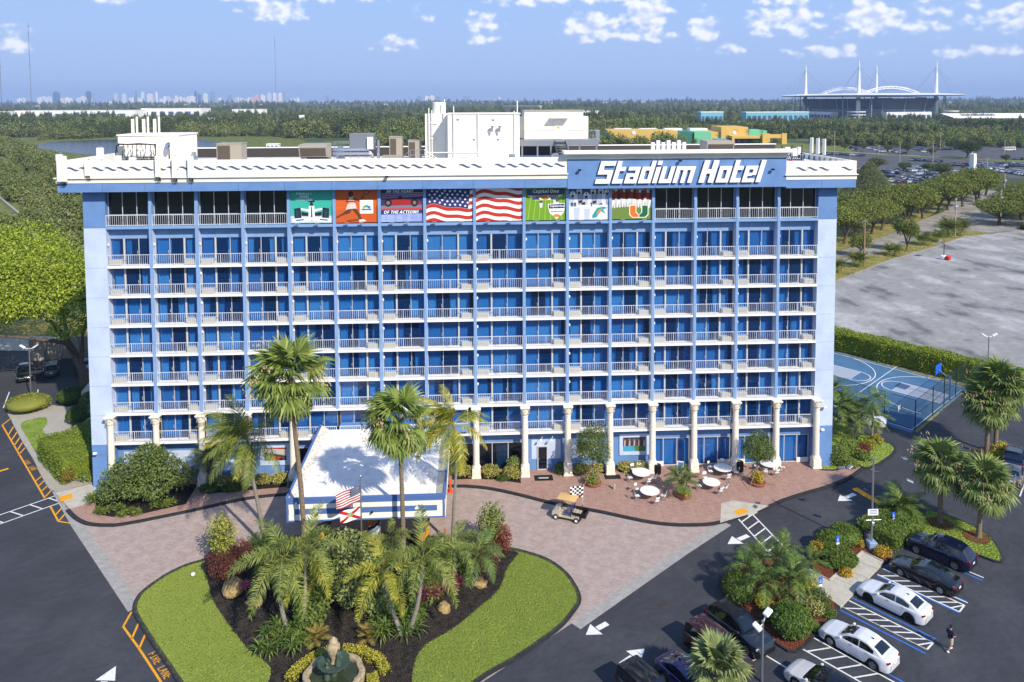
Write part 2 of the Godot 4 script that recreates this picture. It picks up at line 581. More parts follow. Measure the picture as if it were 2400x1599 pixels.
	var wt:=simple("lake_water",C(.05,.12,.26),.12,0.0,.9)
	wt.normal_enabled=true; wt.normal_texture=bump_tex(76,.03,4,3.0); wt.normal_scale=.5
	wt.uv1_triplanar=true; wt.uv1_world_triplanar=true; wt.uv1_scale=Vector3.ONE/14.0
	# plants
	leafy("leaf")
	leafy("palm_leaf",.45,Color(.5,.62,.2))
	var fr:=leafy("far_leaf",.8,Color(.3,.4,.12))
	fr.metallic_specular=.2
	tiled("bark",noise_tex(81,.03,5,[[0.0,C(.24,.20,.16)],[.5,C(.38,.33,.28)],[1.0,C(.50,.45,.39)]],256),1.6,.95,bump_tex(82,.06,4,10.0))
	tiled("palm_bark",noise_tex(83,.03,5,[[0.0,C(.36,.30,.24)],[.5,C(.50,.44,.37)],[1.0,C(.62,.56,.49)]],256),1.2,.95,bump_tex(84,.08,4,12.0))
	tiled("grey_bark",noise_tex(85,.03,5,[[0.0,C(.42,.40,.37)],[1.0,C(.60,.58,.54)]],256),1.4,.95,bump_tex(86,.06,4,8.0))
	simple("thatch",C(.50,.40,.27),.95)
	tiled("rock",noise_tex(87,.02,6,[[0.0,C(.38,.31,.20)],[.5,C(.62,.52,.34)],[1.0,C(.74,.66,.48)]],256),1.5,.95,bump_tex(88,.05,5,14.0))
func calm()->void:
	for q in ["asphalt","concrete","kerb_black","court_blue","far_asphalt","old_asphalt"]:M[q].normal_scale=.12
	for q in ["pavers","walk_pavers","pale_pavers"]:M[q].normal_scale=.25
func streaks()->ImageTexture:
	# weathered lot: pale drag marks and dark patches
	var S:=768
	var a:=FastNoiseLite.new()
	a.seed=91; a.frequency=1.0; a.fractal_octaves=5; a.noise_type=FastNoiseLite.TYPE_SIMPLEX_SMOOTH
	var im:=Image.create(S,S,false,Image.FORMAT_RGB8)
	for y in S:
		for x in S:
			# sampled on a ring so that the tile closes
			var ang:=TAU*x/S
			var n1:=a.get_noise_3d(cos(ang)*1.1,sin(ang)*1.1,absf(y-S/2.0)/S*9.0)
			var n2:=a.get_noise_3d(cos(ang)*1.6+9.0,sin(ang)*1.6,absf(y-S/2.0)/S*5.0)
			var q:=clampf(.5+n1*.45+n2*.8,0,1)
			var c:=C(.38,.38,.38).lerp(C(.54,.535,.525),smoothstep(.0,.42,q)).lerp(C(.64,.635,.625),smoothstep(.5,1.0,q))
			im.set_pixel(x,y,c)
	return ImageTexture.create_from_image(im)
func paver_picture(a:Color,b:Color,j:Color)->ImageTexture:
	# one square metre and more of small blocks laid in a running bond,each with its own tone
	var S:=512
	var im:=Image.create(S,S,false,Image.FORMAT_RGB8)
	im.fill(a.lerp(b,.5))
	var r:=RandomNumberGenerator.new()
	r.seed=int(a.r*1000)+7
	var f:=FastNoiseLite.new()
	f.seed=31; f.frequency=.006; f.fractal_octaves=4
	var bw:=32
	var bh:=16
	for row in S/bh:
		for k in S/bw+1:
			var x:=k*bw-(bw/2 if row % 2 else 0)
			var t:=r.randf()
			if k==S/bw: t=.5
			var c:=a.lerp(b,clampf(t*.8+f.get_noise_2d(x,row*bh)*.6 + .1,0,1))
			if r.randf() < .12: c=c.lerp(j,.8)
			im.fill_rect(Rect2i(x+1,row*bh+1,bw-1,bh-1).intersection(Rect2i(0,0,S,S)),c)
	for row in S/bh:
		im.fill_rect(Rect2i(0,row*bh,S,1),a.darkened(.28))
		for k in S/bw+1:
			var x:=k*bw-(bw/2 if row % 2 else 0)
			if x>=0 and x < S: im.fill_rect(Rect2i(x,row*bh,1,bh),a.darkened(.28))
	return ImageTexture.create_from_image(im)
func ground()->void:
	calm()
	# one sheet to the horizon,then every surface a few millimetres above the one below
	flat("ground",PackedVector2Array([Vector2(-14000,900),Vector2(16000,900),Vector2(16000,-16000),Vector2(-14000,-16000)]),-.6,-.06,M["countryside"],"flat green and grey land reaching to the horizon")
	flat("ground",P([-46,40,112,60,112,-10,96,-46,60,-60,-46,-60]),-.3,-.03,M["dry_grass"],"dry grass and soil around the hotel grounds")
	flat("parking_lot",P([-44,44,110,60,112,-3,107.5,-4.6,97.5,-18,95.8,-19.2,81.8,-7,79,-10,74,-24,-13,-24,-20,-44,-46,-44]),-.25,0.0,M["asphalt"],"fresh dark asphalt lanes and parking bays round the hotel")
	# brick driveway
	var drive:=P([-3.9,0.1,0.8,6.0,10.4,17.3,15,23,33,27,37.5,23.4,41.0,20.6,44.2,18.1,50.8,12.6,56.2,8.4,52,2,20,-1,0,2])
	flat("driveway",drive,-.02,.006,M["pavers"],"curved pink brick driveway under the entrance canopy")
	var b:=MB.new()
	ribbon(b,P([-3.9,0.1,.8,6.0,10.5,17.4]),.9,.006,.011)
	ribbon(b,P([41.2,20.9,44.3,18.3,50.9,12.8,55.6,9.1]),.9,.006,.011)
	kind(mk("driveway_border",b,M["pale_pavers"]),"structure","pale brick border where the driveway meets the asphalt")
	# raised walk along the hotel
	var front:=smooth(P([-1.1,3.8,0.2,5.1,1.7,6.1,3.4,6.45,5.0,6.3,9.6,4.6,13.0,3.1,15.1,2.5,17.3,2.2,20,1.8,26,1.6,32.2,1.65,34.2,1.85,36.2,2.45,38.7,3.7,41.2,5.1,45.0,6.7,48.3,8.3,50.2,9.0,52.3,9.3,55.1,9.05,60.0,6.9,61.9,5.85,64.3,4.8,66.8,3.8,69.6,2.3,71.9,.5]),false,4)
	var walk:=front.duplicate()
	walk.append_array(P([72.5,-.8,70,-1.2,-1,-1.2,-3.4,.6]))
	flat("pavement",walk,-.02,.13,M["walk_pavers"],"pink brick walk along the foot of the hotel")
	b=MB.new()
	ribbon(b,front,.34,-.01,.135)
	kind(mk("kerb",b,M["kerb_black"]),"structure","black painted kerb along the brick walk")
	flat("ramp",P([-3.7,.9,-2.4,2.2,-.95,3.7,1.2,2.3,.2,.4,-1.4,-.6]),-.01,.137,M["concrete"],"pale concrete ramp at the left end of the brick walk")
	flat("ramp",P([55.0,9.25,56.1,6.2,57.3,5.8,60.1,6.85,58.4,7.9,56.8,8.5]),-.01,.137,M["concrete"],"pale concrete ramp at the crossing by the tables")
	b=MB.new()
	b.prism(P([56.7,-7.5,57.8,-7.1,58.0,-7.7,56.9,-8.2]),.008,Transform3D(Basis(V(1,0,0),V(0,0,-1),V(0,1,0)),V(0,.137,0)))
	b.prism(P([-3.0,-1.6,-2.2,-1.0,-1.6,-1.9,-2.4,-2.5]),.008,Transform3D(Basis(V(1,0,0),V(0,0,-1),V(0,1,0)),V(0,.137,0)))
	kind(mk("tactile_paving",b,M["line_yellow"]),"structure","yellow tactile strips on the concrete ramps")
	# central island
	var kl:=smooth(P([18.2,9.3,15.6,10.6,13.8,11.8,12.4,12.5,11.3,13.6,10.45,15.2,10.25,16.3,10.5,17.4,11.2,18.5,13.0,20.7,14.7,22.7,17.5,25.9,21.0,29.5]),false,4)
	var kr:=smooth(P([31,29.5,34.4,25.6,37.0,23.7,38.8,22.2,40.1,21.0,41.2,19.5,41.85,18.1,41.5,16.0,40.8,14.5,39.8,13.3,38.2,12.3,37.0,11.8,34.5,11.0,31,9.9,27,9.2,22.5,9.0,18.2,9.3]),false,4)
	var isl:=kl.duplicate()
	isl.append_array(kr)
	flat("island",isl,-.02,.10,M["lawn"],"kerbed lawn island with a planted middle in the driveway")
	b=MB.new()
	ribbon(b,isl,.3,-.01,.135,true)
	kind(mk("kerb",b,M["kerb_black"]),"structure","black painted kerb round the lawn island")
	var mul:=smooth(P([18.4,9.6,15.2,11.3,13.4,12.5,14.1,13.7,14.9,15.3,15.8,17.0,17.1,18.8,18.3,20.3,19.4,21.7,20.5,22.7,21.3,23.4,21.7,24.1,21.8,25.2,22.5,29.0,30.5,29.0,30.5,25.3,30.55,23.8,30.8,22.9,31.3,22.1,32.2,21.4,33.5,20.2,34.7,18.7,35.8,17.4,36.4,16.1,36.8,14.5,37.5,13.1,37.6,12.25,34.4,11.3,31,10.2,27,9.5,22.5,9.3]),true,3)
	flat("planting_bed",mul,.02,.125,M["mulch"],"dark mulch bed in the middle of the lawn island")
	# lawn blades and mulch chips
	scatter_grass(isl,mul,.10,42000,"grass","short bright grass of the lawn island")
	scatter_chips(mul,.13,9000)
	# planting beds along the hotel front
	for q in [["planting_bed",P([1.5,4.6,3.4,5.3,5.6,5.0,8.9,3.5,8.7,.2,6.4,-.9,1.2,-.9,.4,1.5]),"mulch bed under the bushy tree at the left of the front"],
		["planting_bed",P([10.2,1.8,17.5,.95,19.9,.75,19.9,-.85,9.6,-.85]),"narrow bed below the racing posters"],
		["planting_bed",P([32.3,.55,34.1,.5,36.5,.8,38.7,1.6,38.8,-.85,32.3,-.85]),"bed of yellow shrubs beside the canopy"],
		["planting_bed",P([42.3,.2,47.4,.2,47.4,-.85,42.3,-.85]),"bed between the door and the poster"],
		["planting_bed",P([48.2,.1,51.2,.1,51.2,-.85,48.2,-.85]),"bed under the team poster"],
		["planting_bed",smooth(P([67.4,.2,67.7,.75,69.1,.85,71.1,-.4,72.0,.6,73.2,.2,74.9,-.9,76.8,-2.6,77.3,-3.9,76.8,-5.0,75.6,-7.8,74.6,-12,69.2,-12,69.2,-1]),true,3),"planted bed at the right corner of the hotel"]]:
		flat(q[0],q[1],0.0,.15,M["mulch"] if q[1].size() < 20 else M["lawn"],q[2])
	b=MB.new()
	ribbon(b,smooth(P([67.4,.2,67.7,.75,69.1,.85,71.1,-.4,72.0,.6,73.2,.2,74.9,-.9,76.8,-2.6,77.3,-3.9,76.8,-5.0,75.6,-7.8,74.6,-12]),false,3),.22,0.0,.17)
	kind(mk("kerb",b,M["kerb_black"]),"structure","black kerb of the bed at the right corner of the hotel")
	# left side of the hotel
	flat("planting_bed",smooth(P([-3.9,.4,-6.5,-2.2,-9.6,-6.2,-12.5,-9.7,-15.6,-13.6,-17.6,-16.2,-19.5,-19.0,-17.5,-21,-13,-19.5,-10,-22,-1.1,-23,-1.1,-1.2]),true,3),-.02,.09,M["white_gravel"],"pale gravel bed beside the left wall of the hotel")
	flat("lawn",smooth(P([-9.7,-7.2,-13.0,-11.2,-15.6,-14.5,-15.6,-15.8,-14.2,-16.6,-13.0,-15.0,-12.5,-13.2,-11.5,-12.0,-9.0,-9.5,-8.6,-7.6]),true,3),.0,.11,M["lawn"],"small kidney shaped lawn in the gravel beside the hotel")
	# parking islands on the right
	var i1:=smooth(P([59.75,20.15,57.5,22.2,55.0,24.2,53.9,23.0,52.8,20.1,52.3,17.3,53.5,15.8,57.4,14.0,59.0,15.5,59.5,18.1]),true,3)
	flat("planting_bed",i1,-.02,.12,M["red_mulch"],"red mulch island with a palm clump between parked cars")
	var i2:=smooth(P([60.7,17.3,64.8,14.0,65.7,15.4,67.0,14.2,69.8,11.8,73.2,8.5,71.5,7.9,69.9,8.1,66.9,9.9,64.1,11.1,62.1,12.0,60.6,13.3,60.1,15.9]),true,3)
	flat("planting_bed",i2,-.02,.12,M["red_mulch"],"red mulch island with clipped hedges by the lamp post")
	var i3:=smooth(P([69.9,11.7,73.1,8.4,74.4,9.0,75.6,10.4,76.1,12.2,75.8,13.9,74.7,15.8,73.2,14.4]),true,3)
	flat("lawn",i3,-.02,.125,M["lawn"],"rounded grass end of the parking island with two palms")
	scatter_grass(i3,PackedVector2Array(),.125,2600,"grass","short grass of the rounded parking island end")
	for q in [[73.35,10.4,"ring of red mulch round the inner palm"],[75.0,12.5,"ring of red mulch round the outer palm"]]:
		var ring:=PackedVector2Array()
		for k in 16:
			ring.append(Vector2(q[0]+cos(TAU*k/16)*1.0,q[1]+sin(TAU*k/16)*(1.0 + .1*sin(k*2.0))))
		flat("planting_bed",ring,.05,.145,M["red_mulch"],q[2])
	b=MB.new()
	ribbon(b,i1,.16,-.01,.145,true)
	ribbon(b,i2,.16,-.01,.145,true)
	ribbon(b,i3,.16,-.01,.145,true)
	kind(mk("kerb",b,M["kerb_black"]),"structure","low kerbs round the parking islands")
	flat("pavement",P([59.6,16.0,60.5,17.35,64.85,13.95,65.75,15.35,62.6,17.95,59.95,20.2,58.7,17.2]),.0,.15,M["concrete"],"pale concrete path between the parking islands")
	b=MB.new()
	for q in [[60.95,16.9,62.2,18.3],[62.2,15.9,63.5,17.2],[63.5,14.9,64.8,16.15]]:
		stripe(b,q[0],q[1],q[2],q[3],.025,.154)
	kind(mk("pavement_joint",b,M["kerb_black"]),"structure","dark joints of the concrete path")
	b=MB.new()
	ribbon(b,P([59.6,16.0,60.55,17.3,64.8,13.95,65.7,15.3]),.14,.1,.22)
	kind(mk("kerb",b,M["concrete"]),"structure","pale kerb along the concrete path")
	flat("planting_bed",P([83.0,1.2,84.4,1.6,88.6,-1.8,87.4,-3.2,84.6,-2.2]),-.02,.12,M["red_mulch"],"small bed with yellow shrubs under two tall palms")
	markings()
func in_poly(p:Vector2,poly:PackedVector2Array)->bool:
	return poly.size() > 2 and Geometry2D.is_point_in_polygon(p,poly)
func bounds(poly:PackedVector2Array)->Rect2:
	var r:=Rect2(poly[0],Vector2.ZERO)
	for p in poly: r=r.expand(p)
	return r
func multi(called:String,mesh:Mesh,tf:Array,m:Material,label:String,parent:Node=null)->MultiMeshInstance3D:
	var mm:=MultiMesh.new()
	mm.transform_format=MultiMesh.TRANSFORM_3D
	mm.mesh=mesh
	mm.instance_count=tf.size()
	for i in tf.size():
		mm.set_instance_transform(i,tf[i])
	var o:=MultiMeshInstance3D.new()
	o.multimesh=mm
	if m: o.material_override=m
	put(o,called,parent if parent else self)
	kind(o,"stuff",label)
	return o
func scatter_grass(inside:PackedVector2Array,hole:PackedVector2Array,y: float,count: int,called:String,label:String)->void:
	var b:=MB.new()
	for k in 7:
		var a:=TAU*k/7.0+rng.randf()
		var o:=V(cos(a),0,sin(a))*rng.randf_range(.0,.09)
		var tip:=o+V(rng.randf_range(-.03,.03),rng.randf_range(.03,.065),rng.randf_range(-.03,.03))
		var s:=V(-sin(a),0,cos(a))*.011
		b.col=Color(.22,.30,.06).lerp(Color(.36,.42,.11),rng.randf())
		b.tri(o-s,o+s,tip)
	var mesh:=b.mesh(M["leaf"])
	var tf:=[]
	var r:=bounds(inside)
	var tries:=0
	while tf.size() < count and tries < count*6:
		tries+=1
		var p:=Vector2(rng.randf_range(r.position.x,r.end.x),rng.randf_range(r.position.y,minf(r.end.y,27.0)))
		if in_poly(p,inside) and not in_poly(p,hole):
			tf.append(Transform3D(Basis(Vector3.UP,rng.randf()*TAU).scaled(Vector3.ONE*rng.randf_range(.8,1.3)),V(p.x,y,p.y)))
	multi(called,mesh,tf,M["leaf"],label)
func scatter_chips(inside:PackedVector2Array,y: float,count: int)->void:
	var b:=MB.new()
	for k in 5:
		b.col=Color(.02,.016,.014).lerp(Color(.07,.055,.045),rng.randf())
		var o:=V(rng.randf_range(-.12,.12),0,rng.randf_range(-.12,.12))
		b.box(V(-.045,-.008,-.012),V(.045,.014,.012),Transform3D(Basis(V(0,1,0),rng.randf()*TAU)*Basis(V(0,0,1),rng.randf_range(-.5,.5)),o))
	var mesh:=b.mesh(M["leaf"])
	var tf:=[]
	var r:=bounds(inside)
	while tf.size() < count:
		var p:=Vector2(rng.randf_range(r.position.x,r.end.x),rng.randf_range(r.position.y,27.0))
		if in_poly(p,inside):
			tf.append(Transform3D(Basis(Vector3.UP,rng.randf()*TAU),V(p.x,y,p.y)))
	var mt:StandardMaterial3D=simple("chips",Color.WHITE,1.0)
	mt.vertex_color_use_as_albedo=true
	multi("mulch_chips",mesh,tf,mt,"loose dark bark chips on the mulch bed")
func markings()->void:
	var y:=.008
	var w:=MB.new()
	var ye:=MB.new()
	var bl:=MB.new()
	# left lane: crossing and fire lane
	for q in [[-8.6,6.1,-3.4,.95],[-7.6,7.5,-2.3,2.2]]:
		stripe(w,q[0],q[1],q[2],q[3],.12,y)
	for k in 5:
		var f:=k/4.3
		stripe(w,lerpf(-8.2,-3.6,f),lerpf(5.75,1.2,f),lerpf(-6.6,-2.1,f),lerpf(6.5,2.0,f),.12,y)
	for q in [[-17.8,-14.9,-4.3,1.5],[-17.8,-14.9,-17.9,-16.8],[-3.0,3.0,-1.0,5.5],[-1.0,5.5,.7,6.0],[-6.9,-3.2,-6.9,-1.8],[-6.2,-2.5,-6.1,-.8],[-5.3,-1.3,-5.3,.2],[-4.5,-.2,-4.4,1.2],[-1.9,2.9,-1.8,4.4],[-1.1,3.9,-1.0,5.4],
		[-16.3,-14.4,-15.6,-12.3],[-15.1,-13.0,-14.5,-11.0],[-14.0,-11.6,-13.4,-9.5],[-13.0,-10.3,-12.4,-8.3],[-12.0,-9.0,-11.7,-7.3],
		[10.4,17.7,10.5,19.2],[10.5,19.2,12.5,21.4],[12.5,21.4,17.5,27.2],[11.4,18.9,11.6,20.4],[12.3,19.8,12.5,21.4],[16.4,24.4,16.6,26.1]]:
		stripe(ye,q[0],q[1],q[2],q[3],.14,y)
	stripe(ye,-11.9,-3.6,-11.0,-4.5,.34,y)
	stripe(ye,69.2,4.1,70.5,7.9,.6,y)
	# arrows
	for q in [[41.85,21.75,43.4,20.75],[45.3,23.35,43.6,24.6],[54.75,12.05,56.75,11.0],[66.7,6.15,68.7,5.1],[11.7,23.0,11.5,25.4]]:
		var tip:=Vector2(q[0],q[1])
		var d:=(Vector2(q[2],q[3])-tip).normalized()
		var s:=d.orthogonal()
		var L:=(Vector2(q[2],q[3])-tip).length()*1.02
		var h:=L*.45
		for tri in [[tip-d*.1,tip+d*h+s*.62,tip+d*h-s*.62]]:
			var A:=V(tri[0].x,y,tri[0].y); var B:=V(tri[1].x,y,tri[1].y); var D:=V(tri[2].x,y,tri[2].y)
			if (B-A).cross(D-A).y > 0: w.tri(A,B,D)
			else: w.tri(A,D,B)
		stripe(w,tip.x+d.x*(h + .08),tip.y+d.y*(h + .08),q[2],q[3],.42,y)
	# crossing on the right
	for q in [[56.8,8.5,57.6,14.0],[58.25,7.8,59.1,13.3]]:
		stripe(w,q[0],q[1],q[2],q[3],.12,y)
	for k in 5:
		var f:=(k + .55)/5.2
		stripe(w,lerpf(56.8,57.6,f),lerpf(8.5,14.0,f) - .05,lerpf(58.25,59.1,f),lerpf(7.8,13.3,f) - .55,.12,y)
	# bays on the right: direction of a bay line
	var dv:=Vector2(.617,.787)
	for q in [[68.75,13.05,5.6],[65.35,15.95,5.6],[60.95,19.4,5.6],[60.15,20.0,5.6],[56.75,22.9,7.5],[52.9,24.2,6.0],[66.1,16.2,5.0]]:
		stripe(w,q[0],q[1],q[0]+dv.x*q[2],q[1]+dv.y*q[2],.11,y)
	for q in [[68.45,13.35,5.6],[65.75,15.55,5.6],[61.3,19.1,5.6],[59.85,20.35,5.6],[57.05,22.6,7.5],[64.45,16.7,5.6]]:
		stripe(bl,q[0],q[1],q[0]+dv.x*q[2],q[1]+dv.y*q[2],.11,y)
	# access aisles: hatching between two lines
	for q in [[65.35,15.95,64.55,16.6,5.6],[60.95,19.4,60.15,20.0,5.6],[56.75,22.9,55.6,23.9,7.0]]:
		var a:=Vector2(q[0],q[1])
		var c:=Vector2(q[2],q[3])
		stripe(w,c.x,c.y,c.x+dv.x*q[4],c.y+dv.y*q[4],.11,y)
		stripe(w,a.x+dv.x*q[4],a.y+dv.y*q[4],c.x+dv.x*q[4],c.y+dv.y*q[4],.11,y)
		for k in 7:
			var f: float=q[4]*(k + .3)/7.0
			var g: float=minf(f + .95,q[4])
			stripe(w,c.x+dv.x*f,c.y+dv.y*f,a.x+dv.x*g,a.y+dv.y*g,.11,y + .001)
	# bays at the lower left of that lot,at the far left and far right
	for q in [[47.2,27.0,52.9,24.3],[48.9,26.4,50.6,27.8],[49.8,26.0,51.5,27.4],[83.2,6.4,85.2,4.3],[86.3,3.4,89.0,1.0],[-19.8,-25.5,-17.2,-20.4],[-22.9,-24.9,-20.6,-19.8],[-25.9,-24.4,-23.6,-19.2],[-16.6,-26.0,-13.8,-20.6],[-27.5,-24.9,-25.0,-25.0]]:
		stripe(w,q[0],q[1],q[2],q[3],.11,y)
	stripe(ye,-27.4,-30,-26.2,-25.2,.13,y)
	kind(mk("road_markings",w,M["line_white"]),"structure","white painted arrows, crossings and bay lines")
	kind(mk("road_markings",ye,M["line_yellow"]),"structure","yellow painted fire lane lines and bar")
	kind(mk("road_markings",bl,M["line_blue"]),"structure","blue painted lines of the accessible bays")
	# words
	for q in [["FIRE  LANE",-9.3,-5.0,.76,1.15],["FIRE LANE",14.45,22.95,.86,1.3]]:
		var o:=node("road_lettering",text_mesh(q[0],q[4],.004,M["line_yellow"],"Droid Sans Mono",true))
		var d:=Vector2(cos(q[3]),sin(q[3]))
		o.transform=Transform3D(Basis(V(d.x*.44,0,d.y*.44),V(d.y,0,-d.x)*.55,V(0,1,0)),V(q[1],.012,q[2]))
		kind(o,"structure","yellow words FIRE LANE painted on the asphalt " + ("at the far left lane" if q[1] < 0 else "beside the lawn island"))
	# covers and mats
	for q in [["manhole_cover",4.2,15.0,"square dark manhole cover in the left asphalt lane"],["manhole_cover",47.7,19.0,"dark drain cover in the asphalt right of the lawn island"],["manhole_cover",72.0,3.0,"drain cover in the lane near the hotel corner"]]:
		var m:=MB.new()
		m.bbox(V(-.45,-.02,-.3),V(.45,.011,.3),.01)
		for k in 6: m.box(V(-.38+k*.13,.011,-.22),V(-.32+k*.13,.016,.22))
		tag(mk(q[0],m,M["brown_steel"],null,Transform3D(Basis(Vector3.UP,.6),V(q[1],0,q[2]))),q[3],"manhole cover")
var CX:=[1.2,5.16,9.27,13.42,17.57,21.7,25.82,29.98,34.58,39.19,43.26,47.3,51.37,55.38,59.4,63.38,67.2]
var SY:=[4.26,7.01,9.76,12.5,15.22,17.97,20.72,24.35]
const BACK:=-18.0
var H:Node3D
func hb(called:String,lo:Vector3,hi:Vector3,m:String,parent:Node3D=null,label:="")->MeshInstance3D:
	var b:=MB.new()
	b.box(lo,hi)
	var o:=mk(called,b,M[m],parent if parent else H)
	if label: o.set_meta("label",label)
	return o
func hotel()->void:
	H=thing("hotel_building","nine storey blue and white hotel with rows of balconies and a flat roof","hotel")
	# end walls,cast floor by floor with open joints
	for s in [[-.75,1.2],[67.2,69.0]]:
		var lev:=[0.0,4.1,6.85,9.6,12.34,15.06,17.81,20.56,24.22,27.7]
		for k in 9:
			hb("end_wall",V(s[0],lev[k]+(.025 if k else 0.0),BACK),V(s[1],lev[k+1],0),"pale_wall" if k > 0 and k < 8 else "blue_wall")
		hb("end_wall_core",V(s[0] + .04,0,BACK + .04),V(s[1] - .04,27.7,-.04),"pale_wall")
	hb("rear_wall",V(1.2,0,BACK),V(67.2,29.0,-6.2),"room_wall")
	# floors
	for k in 8:
		var y: float=SY[k]
		if k < 7:
			hb("balcony_slab",V(1.2,y - .20,-.72),V(67.2,y,.02),"white_paint")
		else:
			hb("balcony_slab",V(1.2,y - .24,-.72),V(67.2,y,.02),"post_blue",null,"blue top balcony slab under the dark glazed storey")
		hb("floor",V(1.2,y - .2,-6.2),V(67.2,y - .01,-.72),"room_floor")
	hb("ceiling",V(1.2,27.55,-6.2),V(67.2,27.75,-.05),"white_paint")
	# upright partitions between the bays
	for i in range(1,16):
		var x: float=CX[i]
		var p:=hb("partition",V(x - .13,6.81,-.80),V(x + .13,24.34,0.0),"pale_wall")
		hb("front_strip",V(x - .13,7.01,0.0),V(x + .13,26.2,.07),"post_blue",p)
		hb("upper_strip",V(x - .14,24.36,-.80),V(x + .14,27.55,.0),"post_blue",p)
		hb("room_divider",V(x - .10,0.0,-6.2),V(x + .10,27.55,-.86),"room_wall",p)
	# shared meshes per bay width
	var rail_of:={}
	var openings:=[.0,.12,.25,.38,.55,.8,.0,.05]
	var cur:={}
	for i in 16:
		var x0: float=CX[i]+(.13 if i else 0.0)
		var x1: float=CX[i+1]-(.13 if i < 15 else 0.0)
		var w:=x1-x0
		var left:=i % 2==0
		var key:=roundi(w*50)
		if not rail_of.has(key):
			rail_of[key]=[railing_mesh(w)]
		for k in 8:
			var y: float=SY[k]
			var top: float=(SY[k+1] - .2 if k < 6 else (23.15 if k==6 else 27.55))
			if i > 4 and i < 8 and k==0 and i!=5:
				if i==6: lobby_box(x0,CX[8] - .9)
				continue
			if k==7 and i > 3 and i < 12:
				continue
			node("railing",rail_of[key][0],H,Transform3D(Basis(),V(x0,y,-.02)))
			if k==7:
				top_glazing(x0,w,y,top)
				continue
			glazing(x0,w,y,top,left,i,k)
			var ac:=node("air_conditioner",ac_mesh(),H,Transform3D(Basis(),V(x0+(.62 if left else w - .62),y + .02,-.42)))
			ac.set_meta("label","ribbed beige air conditioner behind the railing")
			curtains(x0,w,y,top,left,i,k)
			if k==6:
				hb("lintel",V(x0,23.15,-.78),V(x1,24.11,-.68),"post_blue")
				for j in 2:
					hb("lintel_joint",V(x0+w*(j+1)/3.0 - .01,23.15,-.682),V(x0+w*(j+1)/3.0 + .01,24.11,-.676),"stripe_blue")
			if i % 2==0 and i > 0 or k==6:
				var lp:=MB.new()
				lp.lathe([Vector2(0,-.13),Vector2(.07,-.12),Vector2(.085,0),Vector2(.05,.1),Vector2(0,.12)],V(x0 + .08,y+1.95,-.25),8)
				mk("wall_lamp",lp,M["white_plastic"],H)
	# blue fascia boards below the cornice,with open joints
	var fx:=[-2.4,1.5,5.2,9.3,13.4,17.5,21.7,25.8,29.9,34.5,39.2,43.1]
	for k in 11:
		hb("fascia_panel",V(fx[k] + .012,27.62,.3),V(fx[k+1] - .012,28.42,1.0),"blue_wall")
	var fx2:=[63.6,67.0,70.3]
	for k in 2:
		hb("fascia_panel",V(fx2[k] + .012,27.35,.3),V(fx2[k+1] - .012,28.14,1.0),"blue_wall")
	hb("soffit",V(-2.38,27.70,BACK),V(70.28,28.3,.95),"blue_wall")
	var sp:=[43.1,46.9,51.3,55.4,59.5,63.6]
	for k in 5:
		hb("sign_panel",V(sp[k] + .012,27.5,.3),V(sp[k+1] - .012,30.22,1.06),"blue_wall")
	hb("sign_backing",V(43.12,27.6,.28),V(63.58,30.2,1.02),"stripe_blue")
	# pale cornice with a ledge,then the parapet
	for s in [[-2.42,43.1,28.42,30.42],[63.6,70.32,28.12,29.86]]:
		var b:=MB.new()
		b.bbox(V(s[0],s[2] + .3,.72),V(s[1],s[3],1.0),.015)
		b.bbox(V(s[0] - .06,s[2],.4),V(s[1] + .02,s[2] + .42,1.06),.02)
		b.bbox(V(s[0] - .18,s[2] + .42,.4),V(s[1] + .08,s[2] + .52,1.24),.02)
		var p:=mk("parapet",b,M["cream_paint"],H)
		var wv:=wave_mesh()
		var x: float=s[0] + .9
		var n:=0
		while x < s[1]-1.0:
			n+=1
			if not (x > 31.4 and x < 32.3) and not (x > 35.2 and x < 35.9) and not (x > 67.4 and x < 67.9):
				node("wave",wv,p,Transform3D(Basis(),V(x,s[3] - .72,.995)))
			x+=1.085
	var cb:=MB.new()
	cb.bbox(V(42.7,30.72,.2),V(64.1,31.0,1.75),.02)
	cb.bbox(V(43.0,30.22,.3),V(63.7,30.32,1.2),.015)
	mk("sign_cornice",cb,M["cream_paint"],H)
	var cv:=MB.new()
	for k in 6:
		var a0:=PI/2*k/6.0
		var a1:=PI/2*(k+1)/6.0
		cv.quad(V(43.0,30.32 + .4*sin(a0),1.12 + .5*(1-cos(a0))),V(63.7,30.32 + .4*sin(a0),1.12 + .5*(1-cos(a0))),V(63.7,30.32 + .4*sin(a1),1.12 + .5*(1-cos(a1))),V(43.0,30.32 + .4*sin(a1),1.12 + .5*(1-cos(a1))))
	mk("cove",cv,M["white_paint"],H)
	hb("sign_return",V(43.12,30.2,.3),V(63.58,30.8,.6),"cream_paint")
	# side and rear parapets,roof skin
	hb("roof",V(-2.2,28.3,BACK + .1),V(70.1,29.3,.70),"roof_skin")
	hb("parapet",V(-2.42,28.42,BACK),V(-2.15,30.4,.7),"cream_paint")
	hb("parapet",V(70.05,28.12,BACK),V(70.32,29.85,.7),"cream_paint")
	hb("parapet",V(-2.2,28.4,BACK),V(70.1,30.35,BACK + .25),"brown_steel",null,"dark rear parapet with a white coping")
	hb("coping",V(-2.3,30.35,BACK - .08),V(70.2,30.45,BACK + .33),"white_paint")
	for k in 14:
		hb("parapet_brace",V(69.85,29.3,-1.2-k*1.2),V(70.05,29.75,-1.14-k*1.2),"grey_metal")
	wall_fittings()
